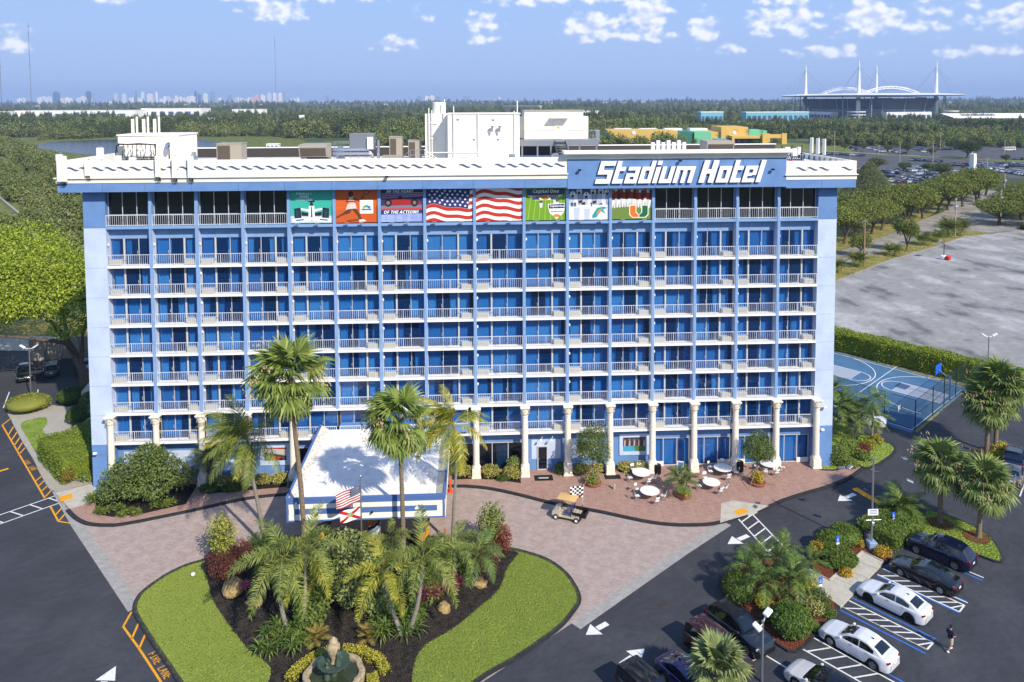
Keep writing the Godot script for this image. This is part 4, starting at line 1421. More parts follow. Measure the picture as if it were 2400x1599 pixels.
func posters()->void:
	var W:=192
	var Hh:=120
	var list:=[[10.15,"crew","framed poster of a blue suited pit crew beside a small palm"],[14.2,"track","framed poster of a racing car on a track beside the canopy"],[48.4,"fans","framed poster of a row of cheering people behind the tables"]]
	for q in list:
		var im:=Image.create(W,Hh,false,Image.FORMAT_RGB8)
		if q[1]=="crew":
			im.fill(C(.55,.38,.32))
			poly_fill(im,[0,34,192,30,192,120,0,120],C(.12,.13,.16))
			poly_fill(im,[0,0,192,0,192,14,0,10],C(.75,.62,.52))
			poly_fill(im,[40,92,150,86,170,104,60,114],C(.80,.84,.88))
			for k in 6:
				var x:=70+k*19
				disc_fill(im,x,34+(k % 2)*6,6,7,C(.35,.22,.16))
				poly_fill(im,[x-9,42,x+9,42,x+8,96,x-8,96],[C(.20,.58,.72),C(.14,.46,.64),C(.30,.66,.78)][k % 3])
		elif q[1]=="track":
			im.fill(C(.20,.20,.22))
			poly_fill(im,[0,0,192,0,192,26,0,16],C(.62,.14,.10))
			poly_fill(im,[0,16,192,26,192,70,0,40],C(.70,.69,.66))
			poly_fill(im,[0,40,192,70,192,78,0,46],C(.58,.58,.50))
			poly_fill(im,[40,96,80,78,110,76,160,92,150,104,50,106],C(.72,.22,.08))
			disc_fill(im,62,102,12,11,C(.05,.05,.05)); disc_fill(im,140,100,12,11,C(.05,.05,.05))
		else:
			im.fill(C(.20,.22,.26))
			for k in 14:
				var x:=8+k*13
				disc_fill(im,x,22+(k*7) % 9,6,7,[C(.45,.30,.22),C(.62,.46,.36),C(.25,.16,.12)][k % 3])
				poly_fill(im,[x-8,32,x+8,32,x+9,76,x-9,76],[C(.14,.16,.30),C(.62,.62,.66),C(.40,.14,.14)][k % 3])
			poly_fill(im,[0,76,90,72,110,120,0,120],C(.25,.58,.72))
			poly_fill(im,[90,72,192,76,192,120,110,120],C(.28,.42,.22))
		var t:=thing("poster",q[2],"poster",V(q[0],1.35,-.90),0,"framed posters along the ground floor")
		var f:=MB.new()
		frame_box(f,0,2.9,0,2.1,.05,.42 if q[1]!="fans" else .34,.09)
		mk("frame",f,M["pale_wall"],t)
		var p:=MB.new()
		p.quad(V(.3,.3,.03),V(2.6,.3,.03),V(2.6,1.8,.03),V(.3,1.8,.03))
		mk("print",p,img_mat("poster_" + q[1],im,.5),t)
func roof_things()->void:
	var y:=29.3
	# lift house and machine room
	hb("lift_house",V(32.0,y,-10.6),V(39.15,34.28,-5.6),"cream_paint")
	hb("lift_house",V(29.6,y,-10.4),V(32.0,34.3,-8.2),"cream_paint")
	hb("roof_edge",V(31.9,34.28,-10.7),V(39.25,34.38,-5.5),"cream_paint")
	var b:=MB.new()
	b.lathe([Vector2(.68,34.3),Vector2(.68,35.45),Vector2(.62,35.5),Vector2(0,35.5)],V(31.0,0,-9.2),20)
	mk("tank",b,M["cream_paint"],H)
	b=MB.new()
	for q in [[30.0,-8.0,34.9],[31.6,-7.9,35.8],[32.6,-5.4,35.1],[35.0,-5.45,34.5],[38.6,-5.5,34.6],[39.0,-7.0,35.6],[30.3,-8.0,34.7]]:
		b.rod(V(q[0],y + .3,q[1]),V(q[0],q[2],q[1]),.06,6)
	b.rod(V(30,33.4,-8),V(30.9,33.4,-8),.05,5)
	b.rod(V(30,31.8,-8),V(30.9,31.8,-8),.05,5)
	b.tube([V(29.7,30.5,-5.5),V(34.9,30.5,-5.45),V(35.2,30.2,-5.45),V(35.3,29.8,-5.4),V(36.6,29.65,-5.3)],[.04],6)
	mk("conduit",b,M["cream_paint"],H)
	b=MB.new()
	for q in [[36.4,33.0],[37.15,32.95]]:
		b.tube([V(q[0] - .3,32.55,-5.55),V(q[0],32.6,-5.2),V(q[0],33.0,-5.2)],[.10,.10,.09],8)
		b.lathe([Vector2(.09,0),Vector2(.2,.02),Vector2(.2,.1),Vector2(.05,.16),Vector2(0,.16)],V(q[0],33.0,-5.2),10)
	for q in [[33.0,33.8],[36.5,33.75],[34.6,31.8],[37.0,31.8]]:
		for k in 3: b.box(V(q[0] - .16+k*.03,q[1]-k*.06,-5.6),V(q[0] + .14-k*.02,q[1] + .025-k*.06,-5.55))
	mk("vent_hood",b,M["galvanised"],H)
	hb("machine_room",V(39.95,31.5,-14.5),V(46.2,34.5,-10.2),"cream_paint")
	hb("machine_room",V(46.2,31.5,-14.2),V(46.9,33.9,-11.2),"cream_paint")
	hb("machine_room",V(39.5,31.6,-14.2),V(39.95,33.9,-11.2),"cream_paint")
	hb("roof_edge",V(39.85,34.5,-14.6),V(46.3,34.6,-10.1),"beige_metal")
	hb("door_leaf",V(43.1,31.55,-10.2),V(44.0,33.5,-10.15),"white_paint")
	b=MB.new()
	b.box(V(42.6,33.75,-10.2),V(44.6,33.85,-9.3))
	mk("door_hood",b,M["cream_paint"],H)
	b=MB.new()
	b.prism(PackedVector2Array([Vector2(-.12,.12),Vector2(.12,.12),Vector2(.12,-.02),Vector2(0,-.16),Vector2(-.12,-.02)]),.02)
	mk("warning_plate",b,M["yellow"],H,Transform3D(Basis(),V(43.55,32.75,-10.14)))
	b=MB.new()
	b.box(V(39.3,31.32,-11.0),V(47.8,31.48,-8.6))
	b.box(V(39.4,30.9,-8.75),V(47.6,31.32,-8.6))
	for x in [39.6,41.2,42.6,44.4,45.6,47.4]: b.box(V(x - .08,y,-8.8),V(x + .08,31.3,-8.64))
	mk("steel_deck",b,M["grey_metal"],H)
	b=MB.new()
	for s in [[39.5,42.9],[44.1,47.7]]:
		b.rod(V(s[0],32.5,-8.6),V(s[1],32.5,-8.6),.03,5)
		b.rod(V(s[0],31.6,-8.6),V(s[1],31.6,-8.6),.02,5)
		var n:=roundi((s[1]-s[0])/.16)
		for k in n+1:
			var x: float=lerpf(s[0],s[1],float(k)/n)
			b.box(V(x - .011,31.48,-8.611),V(x + .011,32.5,-8.589))
	for k in 16: b.box(V(47.68,31.48,-10.9+k*.15),V(47.71,32.5,-10.88+k*.15))
	mk("deck_railing",b,M["galvanised"],H)
	b=MB.new()
	for x in [42.95,44.05]:
		b.quad(V(x,31.5,-8.6),V(x,31.1,-8.6),V(x + .25,29.3,-6.4),V(x + .25,29.8,-6.4))
		b.quad(V(x + .05,31.1,-8.6),V(x + .05,31.5,-8.6),V(x + .3,29.8,-6.4),V(x + .3,29.3,-6.4))
	for k in 8: b.box(V(43.0+k*.03,31.3-k*.26,-8.55+k*.27),V(44.05+k*.03,31.34-k*.26,-8.3+k*.27))
	mk("steel_stairs",b,M["grey_metal"],H)
	# left roof house of ribbed metal
	b=MB.new()
	b.box(V(.0,y,-10.5),V(5.8,32.35,-5.6))
	for k in 20: b.box(V(2.6+k*.16,y,-5.6),V(2.68+k*.16,32.3,-5.56))
	for k in 26: b.box(V(5.8,y,-10.4+k*.18),V(5.84,32.3,-10.3+k*.18))
	b.box(V(-.1,32.35,-10.6),V(5.9,32.48,-5.5))
	mk("roof_house",b,M["cream_paint"],H,Transform3D())
	# radio equipment in front of it
	var e:=thing("equipment_rack","rack of radio boxes and black cables in front of the ribbed roof house","equipment rack",V(.3,y,-5.0))
	b=MB.new()
	for x in [0.0,3.5]: b.box(V(x - .04,0,-.04),V(x + .04,2.3,.04))
	b.box(V(0,2.2,-.03),V(3.5,2.27,.03)); b.box(V(0,.95,-.03),V(3.5,1.0,.03))
	mk("frame",b,M["dark_metal"],e)
	for k in 6:
		var q:=MB.new()
		var w: float=[.55,.35,.45,.3,.5,.35][k]
		q.bbox(V(-w/2,0,-.12),V(w/2,[1.0,.75,.7,.8,.65,.75][k],.12),.02)
		for j in 4: q.box(V(-w/2 + .04,.08+j*.12,.12),V(w/2 - .04,.12+j*.12,.14))
		mk("radio_unit",q,M["white_plastic"] if k!=0 else M["grey_metal"],e,Transform3D(Basis(),V(.3+k*.6,1.1,.1)))
	b=MB.new()
	for k in 9:
		var x:=.1+k*.42
		b.tube([V(x,2.2,.1),V(x+rng.randf_range(-.2,.2),1.4,.25),V(x+rng.randf_range(-.3,.3),.7,.22),V(x+rng.randf_range(-.2,.6),.15,.3)],[.035],5)
	b.tube([V(0,2.3,.1),V(.9,2.25,.15),V(2,2.32,.12),V(3.5,2.2,.1)],[.06],6)
	b.tube([V(-.1,2.2,.1),V(-.2,1.4,.15),V(-.15,.5,.15),V(-1.4,.2,.6)],[.06],6)
	for k in 12: b.box(V(.3+k*.27,.45,.05),V(.45+k*.27,.8,.25))
	mk("cables",b,M["rubber"],e)
	b=MB.new()
	for k in 5: b.rod(V(-3.0,.35+k*.07,1.2+k*.1),V(.2,.55+k*.05,.5),.025,5)
	b.rod(V(-3.2,.25,.8),V(1.2,.9,-.2),.09,6)
	mk("cable_tray",b,M["galvanised"],e)
	# panel antennas clamped to the cornice
	var ant:=[[-1.75,28.7,2.3,.86,1.25,"widest ribbed antenna panel at the left end of the cornice"],[.45,29.2,1.4,.5,1.25,"short antenna panel second from the left end of the cornice"],[6.55,29.05,1.9,.46,1.3,"left one of three tall antenna panels near the roof house"],[8.0,28.95,1.95,.46,1.3,"middle one of three tall antenna panels near the roof house"],[9.4,28.95,1.95,.52,1.3,"right one of three tall antenna panels near the roof house"]]
	for q in ant:
		var t:=thing("panel_antenna",q[5],"antenna",V(q[0],q[1] - .1,q[4]),0.0,"antenna panels on the front cornice")
		b=MB.new()
		b.bbox(V(-q[3]/2,0,0),V(q[3]/2,q[2],.22),.05)
		for k in 3: b.box(V(-q[3]/2+q[3]*(k+1)/4.0 - .01,.06,.22),V(-q[3]/2+q[3]*(k+1)/4.0 + .01,q[2] - .06,.232))
		mk("cover",b,M["cream_paint"],t)
		b=MB.new()
		b.rod(V(0,-.2,-.16),V(0,q[2] + .1,-.16),.045,6)
		for yy in [.4,q[2] - .5]: b.box(V(-.1,yy,-.3),V(.1,yy + .1,.02))
		mk("mount",b,M["galvanised"],t)
		b=MB.new()
		for k in 3: b.tube([V(-.12+k*.12,.0,.1),V(-.14+k*.13,-.25,.06),V(-.05+k*.1,-.35,-.1),V(.05,-.1,-.2)],[.025],5)
		mk("cables",b,M["rubber"],t)
	for q in [[-2.2,30.3,.8,1.0,"slim antenna panel at the corner behind the widest one"],[-.2,30.6,-2.4,1.1,"small grey antenna box behind the left cornice"],[1.5,30.4,-2.2,.55,"low radio box behind the left cornice"],[2.9,30.3,-2.0,.5,"small radio box next to the cable tray"]]:
		var t:=thing("radio_box",q[4],"radio box",V(q[0],q[1] - .6,q[2]),0.0,"")
		b=MB.new()
		b.bbox(V(-.3,.3,-.15),V(.3,.3+q[3],.15),.04)
		mk("case",b,M["white_plastic"],t)
		b=MB.new()
		b.rod(V(0,-.4,-.2),V(0,.5+q[3],-.2),.04,6)
		mk("post",b,M["galvanised"],t)
	for k in 6:
		var t:=thing("whip_antenna",ordinal(k+1) + " antenna panel from the left in the cluster over the roof house","antenna",V(-.2+k*.55,32.3,-9.4 + .3*(k % 2)),0.0,"antennas over the roof house")
		b=MB.new()
		b.bbox(V(-.14 if k % 2==0 else -.08,0,-.1),V(.14 if k % 2==0 else .08,1.6 + .25*(k % 2),.1),.03)
		mk("cover",b,M["cream_paint"],t)
		b=MB.new()
		b.rod(V(0,-.3,-.15),V(0,1.8,-.15),.035,5)
		mk("mount",b,M["galvanised"],t)
	var dish:=thing("satellite_dish","small grey dish on the side of the ribbed roof house","dish",V(5.0,31.3,-5.2))
	b=MB.new()
	b.lathe([Vector2(0,0),Vector2(.2,.03),Vector2(.36,.1),Vector2(.42,.16)],Vector3.ZERO,14,true)
	mk("bowl",b,M["galvanised"],dish,Transform3D(Basis(V(1,0,0),1.1)*Basis(V(0,0,1),.5),V(0,0,.1)))
	b=MB.new()
	b.rod(V(0,-1.2,-.1),V(0,0,0),.04,6); b.rod(V(0,0,.1),V(.1,.1,.7),.015,5)
	mk("arm",b,M["dark_metal"],dish)
	# air units
	air_unit(V(10.9,y + .5,-5.5),V(2.35,1.75,1.9),"beige boxed air unit with a coil panel, nearest the ribbed roof house",false)
	air_unit(V(18.9,y + .55,-6.0),V(2.7,1.55,2.2),"squat air unit with a slanted brown filter face in the middle of the roof",true)
	air_unit(V(59.4,y + .6,-6.5),V(2.8,1.55,2.2),"air unit with a brown slanted face behind the right cornice",true)
	air_unit(V(26.5,y + .3,-9.5),V(1.3,2.3,1.5),"tall beige air cabinet left of the lift house",false)
	air_unit(V(28.4,y + .2,-10.0),V(1.3,2.0,1.5),"beige air cabinet against the lift house",false)
	air_unit(V(26.6,y,-4.6),V(1.9,.95,1.6),"low beige duct box at the roof edge left of the lift house",false)
	air_unit(V(63.5,y + .1,-9.0),V(4.6,.9,1.8),"long low grey box behind the right cornice",false)
	var ch:=thing("chiller","grey chiller with a white control box and thick pipes on the roof","chiller",V(23.1,y + .9,-9.5))
	b=MB.new()
	b.bbox(V(-1.3,.4,-.9),V(1.2,2.1,.9),.03)
	for k in 7: b.box(V(-1.2+k*.34,.45,.9),V(-1.19+k*.34,2.05,.915))
	mk("casing",b,M["grey_metal"],ch)
	b=MB.new()
	b.bbox(V(.55,.5,.9),V(1.15,1.75,1.2),.02)
	mk("control_box",b,M["white_plastic"],ch)
	b=MB.new()
	for k in 2: b.tube([V(-3.0,.05+k*.4,.8),V(.6,.05+k*.4,.8),V(1.0,-.1,.8),V(1.1,-.7,.8)],[.17],9)
	for k in 5: b.rod(V(-2.8+k*.8,-.8,.8),V(-2.8+k*.8,1.3 if k % 2==0 else .3,.8),.04,6)
	b.rod(V(-2.8,1.25,.8),V(1.4,1.25,.8),.03,6)
	b.rod(V(1.6,-.9,.4),V(1.6,1.4,.4),.17,9)
	mk("pipes",b,M["galvanised"],ch)
	for q in [[5.9,-9.0,1.0,"ventilator beside the ribbed roof house"],[18.2,-4.0,.65,"short round vent in front of the squat air unit"],[33.7,-2.2,.75,"wide low ventilator in front of the lift house"],[38.2,-2.4,1.0,"round vent right of the lift house front"],[42.3,-1.6,1.05,"round vent just left of the sign panel"],[20.3,-12.0,1.3,"round vent behind the middle air unit"]]:
		var t:=thing("roof_ventilator",q[3],"roof vent",V(q[0],y,q[1]),0.0,"round metal roof vents")
		b=MB.new()
		b.bbox(V(-.48,0,-.48),V(.48,.25,.48),.03)
		mk("curb",b,M["grey_metal"],t)
		b=MB.new()
		var r:=.62 if q[0]==33.7 else .42
		b.lathe([Vector2(r,.25),Vector2(r,.2+q[2]*.5),Vector2(r + .05,.22+q[2]*.5),Vector2(r*.75,.25+q[2]*.6),Vector2(r*.75,.2+q[2]),Vector2(0,.28+q[2])],Vector3.ZERO,18)
		for k in 18:
			var a:=TAU*k/18
			b.box(V(-.012,.3,-.012),V(.012,.2+q[2]*.5,.012),Transform3D(Basis(V(0,1,0),-a),V(cos(a),0,sin(a))*(r + .01)))
		mk("drum",b,M["galvanised"],t)
	# right end: second radio cluster with a red part
	var e2:=thing("equipment_rack","cluster of white radio boxes with a red part at the right end of the roof","equipment rack",V(65.8,y - .2,-3.2))
	b=MB.new()
	for k in 3: b.rod(V(-.9+k*1.0,0,0),V(-.9+k*1.0,2.0,0),.04,6)
	b.rod(V(-1.1,1.2,0),V(1.3,1.2,0),.04,6); b.rod(V(-1.1,.6,0),V(1.3,.6,0),.04,6)
	mk("frame",b,M["dark_metal"],e2)
	for k in 4:
		b=MB.new()
		b.bbox(V(-.26,0,-.15),V(.26,.75,.15),.03)
		mk("radio_unit",b,M["white_plastic"],e2,Transform3D(Basis(V(0,1,0),.3*(k-1)),V(-.9+k*.58,.95 + .12*(k % 2),.2 - .3*(k % 2))))
	b=MB.new()
	for k in 12: b.tube([V(-1+k*.18,.9,.1),V(-1+k*.2,.5,.35),V(-.9+k*.17,.15,.25),V(-.8+k*.2,.4,.4)],[.04],5)
	mk("cables",b,M["rubber"],e2)
	b=MB.new()
	b.bbox(V(-.55,.15,.3),V(.05,.55,.6),.08)
	mk("red_case",b,M["red_paint"],e2)
	for k in 3:
		var t:=thing("panel_antenna",["pale antenna panel on the right parapet, nearest the red part","pale antenna panel on the right parapet, middle one","pale antenna panel on the right parapet, farthest back"][k],"antenna",V(69.3,30.1,-3.4-k*1.4),-1.2,"antenna panels on the right parapet")
		b=MB.new()
		b.bbox(V(-.2,0,0),V(.2,1.6,.15),.04)
		mk("cover",b,M["cream_paint"],t)
		b=MB.new()
		b.rod(V(0,-.8,-.1),V(0,1.7,-.1),.04,6)
		mk("mount",b,M["galvanised"],t)
	var e3:=thing("equipment_rack","row of white radio boxes and cables behind the sign cornice","equipment rack",V(53.3,y + .2,-8.5))
	for k in 7:
		b=MB.new()
		b.bbox(V(-.2,.6,-.12),V(.2,1.5 + .2*(k % 2),.12),.03)
		mk("radio_unit",b,M["white_plastic"],e3,Transform3D(Basis(),V(k*.55,.2,0)))
	b=MB.new()
	for k in 12: b.tube([V(k*.33,.9,.1),V(k*.33 + .1,.5,.25),V(k*.3,.2,.1)],[.05],5)
	b.rod(V(-8,.35,.5),V(5.0,.35,.5),.05,6); b.rod(V(-8,.6,1.0),V(4.4,.6,1.0),.035,6)
	mk("cables",b,M["dark_metal"],e3)
	var pf:=thing("roof_walkway","small railed metal step platform left of the lift house","platform",V(29.2,y,-5.2))
	b=MB.new()
	for p in [[V(-.9,.5,0),V(-.9,1.5,0)],[V(.5,.5,0),V(.5,1.5,0)],[V(-.9,1.5,0),V(.5,1.5,0)],[V(-.9,1.0,0),V(.5,1.0,0)],[V(.5,1.5,0),V(1.9,.5,0)],[V(.5,1.1,0),V(1.9,.15,0)],[V(-.9,1.5,0),V(-1.6,.8,0)],[V(-.2,.5,0),V(-.2,1.5,0)],[V(1.2,.3,0),V(1.2,1.0,0)]]:
		b.rod(p[0],p[1],.03,5)
	mk("railing",b,M["galvanised"],pf)
	b=MB.new()
	b.box(V(-.9,.4,-.8),V(.5,.5,.05))
	for k in 4: b.box(V(.55+k*.3,.32-k*.1,-.8),V(.85+k*.3,.36-k*.1,.05))
	mk("steps",b,M["grey_metal"],pf)
func air_unit(at:Vector3,s:Vector3,label:String,slanted: bool)->void:
	var t:=thing("air_unit",label,"air conditioner",at)
	var b:=MB.new()
	b.box(V(-s.x/2 - .05,-.5,-s.z/2 - .05),V(s.x/2 + .05,0,s.z/2 + .05))
	mk("curb",b,M["grey_metal"],t)
	b=MB.new()
	if slanted:
		var sd:=PackedVector2Array([Vector2(-s.z/2,.0),Vector2(s.z/2,.35),Vector2(s.z/2 + .02,.4),Vector2(s.z/2 + .35,s.y - .25),Vector2(s.z/2 + .35,s.y),Vector2(-s.z/2,s.y + .05)])
		b.prism(sd,s.x,Transform3D(Basis(V(0,0,1),V(0,1,0),V(-1,0,0)),V(s.x/2,0,0)))
		mk("casing",b,M["beige_metal"],t)
		b=MB.new()
		var z0:=s.z/2 + .03
		b.quad(V(-s.x/2 + .12,.42,z0 + .01),V(s.x/2 - .12,.42,z0 + .01),V(s.x/2 - .12,s.y - .32,z0 + .31),V(-s.x/2 + .12,s.y - .32,z0 + .31))
		for k in 12:
			var x:=-s.x/2 + .2+(s.x - .4)*k/11.0
			b.quad(V(x,.42,z0 + .03),V(x + .03,.42,z0 + .03),V(x + .03,s.y - .32,z0 + .33),V(x,s.y - .32,z0 + .33))
		mk("filter_face",b,M["taupe_coil"],t)
		return
	b.bbox(V(-s.x/2,0,-s.z/2),V(s.x/2,s.y,s.z/2),.03)
	b.box(V(-s.x/2 - .03,s.y,-s.z/2 - .03),V(s.x/2 + .03,s.y + .06,s.z/2 + .03))
	mk("casing",b,M["beige_metal"],t)
	if s.y > 1.2:
		b=MB.new()
		b.box(V(-s.x/2 + .1,.15,s.z/2),V(s.x*.05,s.y - .15,s.z/2 + .02))
		for k in 16: b.box(V(-s.x/2 + .12,.2+k*(s.y - .4)/16.0,s.z/2 + .02),V(s.x*.03,.23+k*(s.y - .4)/16.0,s.z/2 + .035))
		mk("coil",b,M["taupe_coil"],t)
func canopy()->void:
	var t:=thing("entrance_canopy","white flat roofed entrance canopy with blue striped fascia on wrapped round columns","canopy")
	var x0:=20.1
	var x1:=32.15
	var z1:=13.25
	var top:=5.5
	var b:=MB.new()
	b.box(V(x0 + .6,4.6,.0),V(x1 - .6,4.98,z1 - .6))
	mk("roof",b,M["canopy_skin"],t)
	b=MB.new()
	b.quad(V(x0,top,z1),V(x1,top,z1),V(x1 - .75,4.99,z1 - .75),V(x0 + .75,4.99,z1 - .75))
	b.quad(V(x0,top,-.05),V(x0,top,z1),V(x0 + .75,4.99,z1 - .75),V(x0 + .75,4.99,-.05))
	b.quad(V(x1,top,z1),V(x1,top,-.05),V(x1 - .75,4.99,-.05),V(x1 - .75,4.99,z1 - .75))
	mk("border",b,M["stained_border"],t)
	b=MB.new()
	b.box(V(x0 + .1,3.62,.0),V(x1 - .1,4.6,z1 - .1))
	mk("soffit",b,M["white_paint"],t)
	# fascia: stripes of separate boards,front and sides
	var rows:=[[3.62,3.74,"stripe_blue",.02],[3.74,4.18,"cream_paint",.0],[4.18,4.62,"stripe_blue",.0],[4.62,5.02,"cream_paint",.0],[5.02,5.30,"stripe_blue",.03],[5.30,5.5,"stripe_blue",.06]]
	for r in rows:
		b=MB.new()
		var d: float=r[3]
		b.box(V(x0 + .02,r[0] + .004,z1 - .1),V(x1 - .02,r[1],z1+d))
		mk("fascia_board",b,M[r[2]] if r[2]!="cream_paint" else M["cream_paint"],t)
		for s in 2:
			b=MB.new()
			if s: b.box(V(x1 - .12,r[0] + .004,-.02),V(x1+d,r[1],z1 - .102))
			else: b.box(V(x0-d,r[0] + .004,-.02),V(x0 + .12,r[1],z1 - .102))
			mk("fascia_board",b,M["cream_paint"] if s and r[0] < 5.0 else M[r[2]],t)
	for s in [[x0 + .02,x0 + .18],[x1 - .18,x1 - .02]]:
		b=MB.new()
		b.box(V(s[0],3.62,z1),V(s[1],5.03,z1 + .04))
		mk("corner_board",b,M["stripe_blue"],t)
	for s in [[x0 + .2,x0 + .62],[x1 - .62,x1 - .2]]:
		b=MB.new()
		b.box(V(s[0],4.17,z1),V(s[1],4.63,z1 + .02))
		mk("stripe_end",b,M["cream_paint"],t)
	for x in [22.3,30.0]:
		b=MB.new()
		b.prism(PackedVector2Array([Vector2(0,-.19),Vector2(.19,0),Vector2(0,.19),Vector2(-.19,0)]),.05)
		mk("diamond",b,M["sign_white"],t,Transform3D(Basis(),V(x,4.42,z1)))
	for q in [[22.45,4.28],[26.6,4.3],[30.6,4.3],[20.9,5.2]]:
		b=MB.new()
		b.rod(V(0,0,0),V(0,0,.18),.03,6)
		b.lathe([Vector2(0,-.08),Vector2(.09,-.06),Vector2(.06,.06),Vector2(0,.08)],V(0,.03,.24),10)
		mk("spot_lamp",b,M["dark_metal"] if q[1] < 5 else M["white_plastic"],t,Transform3D(Basis(),V(q[0],q[1],z1)))
	# columns wrapped in prints
	for k in 3:
		var im:=Image.create(256,192,false,Image.FORMAT_RGB8)
		im.fill([C(.12,.13,.16),C(.62,.66,.72),C(.62,.34,.08)][k])
		for j in 12:
			var y:=j*17.0
			var c:Color=[C(.95,.45,.05),C(.10,.22,.60),C(.92,.92,.93),C(.05,.05,.06),C(.85,.70,.15),C(.55,.10,.08),C(.45,.50,.56)][(j*3+k*2) % 7]
			poly_fill(im,[0,y,90,y-22,180,y+12,256,y-6,256,y+10,180,y+26,90,y-8,0,y+13],c)
		disc_fill(im,120,110,30,34,C(.93,.60,.10) if k!=1 else C(.85,.86,.9))
		disc_fill(im,120,110,16,18,C(.06,.06,.08))
		for z in [11.6,3.4]:
			b=MB.new()
			var rr:=[]
			for y in [3.65,2.9,1.6,.14]:
				var ring:=PackedVector3Array()
				for a in 25: ring.append(V(sin(TAU*a/24)*.52,y,cos(TAU*a/24)*.52))
				rr.append(ring)
			b.grid(rr,false,false,2.0,1.0)
			mk("column",b,M["wrap_%d" % k] if M.has("wrap_%d" % k) else wrap_mat(k,im),t,Transform3D(Basis(),V([22.7,26.5,30.35][k],0,z)))
	# drain on the deck
	b=MB.new()
	b.lathe([Vector2(.1,4.98),Vector2(.1,5.06),Vector2(0,5.06)],V(29.6,0,6.0),10)
	mk("drain",b,M["dark_metal"],t)
	# entrance doors in its shade
	for i in [5,6]:
		var f:=MB.new()
		frame_box(f,0,3.8,0,2.9,0,.08,.12)
		for k in [1,2,3]: f.box(V(.95*k - .03,.05,-.05),V(.95*k + .03,2.85,.05))
		var o:=mk("entrance_doors",f,M["frame"],H,Transform3D(Basis(),V(CX[i] + .2,.14,-1.0)))
		for k in 4:
			var p:=MB.new()
			p.quad(V(.95*k + .06,.08,0),V(.95*k + .9,.08,0),V(.95*k + .9,2.82,0),V(.95*k + .06,2.82,0))
			mk("pane",p,M["tinted_glass"],o)
		hb("header_wall",V(CX[i],3.05,-1.1),V(CX[i+1],4.06,-.95),"blue_wall")
func wrap_mat(k: int,im:Image)->StandardMaterial3D:
	var m:=img_mat("wrap_%d" % k,im,.35)
	m.texture_repeat=true
	return m
# ---- plant builders -------------------------------------------------------------------------
func leaf(b:MB,at:Vector3,d:Vector3,n:Vector3,len_: float,wid: float,c:Color)->void:
	# one leaf: folded rhombus from its stalk at `at` along d
	var s:=d.cross(n).normalized()*wid*.5
	var mid:=at+d*len_*.45-n*len_*.04
	b.col=c
	var tip:=at+d*len_-n*len_*.12
	b.quad(at,mid-s+n*wid*.1,tip,mid+s+n*wid*.1)
func cloud(b:MB,ctr:Vector3,rad:Vector3,count: int,len_: float,wid: float,c0:Color,c1:Color,r:RandomNumberGenerator,shell:=.55)->void:
	for i in count:
		var u:=Vector3(r.randfn(),r.randfn(),r.randfn()).normalized()
		var q:=pow(r.randf(),.33)*(1.0-shell)+shell
		q*= 1.0 + .10*r.randfn()
		var p:=ctr+u*rad*q
		var out:=(u/rad).normalized()
		var d:=(Vector3(r.randfn(),r.randfn(),r.randfn())*.8+out*.6+V(0,-.15,0)).normalized()
		var n:=(out+V(0,.7,0)+Vector3(r.randfn(),r.randfn(),r.randfn())*.45).normalized()
		var k:=r.randf_range(.7,1.25)
		leaf(b,p,d,n,len_*k,wid*k,c0.lerp(c1,clampf(r.randf()*.75 + .12 + .1*r.randfn(),0,1)))
func trunk_mesh(h: float,r0: float,limbs: int,reach: float,top: float,r:RandomNumberGenerator,m:Material,lean:=0.0)->Array:
	# tapered trunk that forks; returns the mesh and the ends of its limbs
	var b:=MB.new()
	var fork:=V(lean,h,lean*.3)
	b.tube([V(0,-.1,0),V(lean*.1,h*.15,0),V(lean*.45,h*.55,0),fork],[r0*1.5,r0*1.05,r0*.9,r0*.8],9)
	var ends:=[]
	for k in limbs:
		var a:=TAU*(k+r.randf_range(-.25,.25))/limbs
		var e:=fork+V(cos(a)*reach*r.randf_range(.6,1.0),(top-h)*r.randf_range(.55,.95),sin(a)*reach*r.randf_range(.6,1.0))
		var m1:=fork.lerp(e,.45)+V(0,(top-h)*.12,0)
		b.tube([fork,m1,e],[r0*.55,r0*.36,r0*.14],6,false)
		ends.append(e)
		for j in 2:
			var e2:=m1.lerp(e,.5)+V(r.randf_range(-1,1),r.randf_range(.1,.8),r.randf_range(-1,1))*reach*.45
			b.tube([m1.lerp(e,.3),e2],[r0*.25,r0*.07],5,false)
			ends.append(e2)
	return [b.mesh(m),ends]
func lobed_crown(parts:Array,count: int,len_: float,wid: float,c0:Color,c1:Color,r:RandomNumberGenerator,m:Material)->ArrayMesh:
	# parts:[centre,radii]
	var b:=MB.new()
	var vol:=0.0
	for p in parts: vol+=p[1].x*p[1].z
	for p in parts:
		cloud(b,p[0],p[1],int(count*p[1].x*p[1].z/vol),len_,wid,c0,c1,r)
	return b.mesh(m)
func tree(called:String,label:String,at:Vector3,h: float,rad: float,base: float,c0:Color,c1:Color,count: int,len_: float,seed_: int,group:="",flat_:=.6,cat:="tree")->Node3D:
	var r:=RandomNumberGenerator.new()
	r.seed=seed_
	var t:=thing(called,label,cat,at,0.0,group)
	var tr:=trunk_mesh(base,rad*.055 + .06,5,rad*.72,h-rad*.35,r,M["bark"],rad*.06)
	node("trunk",tr[0],t)
	var parts:=[]
	for e in tr[1]:
		var q:=rad*r.randf_range(.30,.46)
		parts.append([e+V(0,q*.2,0),V(q,q*flat_*r.randf_range(.85,1.15),q)])
	parts.append([V(0,h-rad*.42,0),V(rad*.6,rad*.42*flat_*1.5,rad*.6)])
	node("crown",lobed_crown(parts,count,len_,len_*.55,c0,c1,r,M["leaf"]),t)
	return t
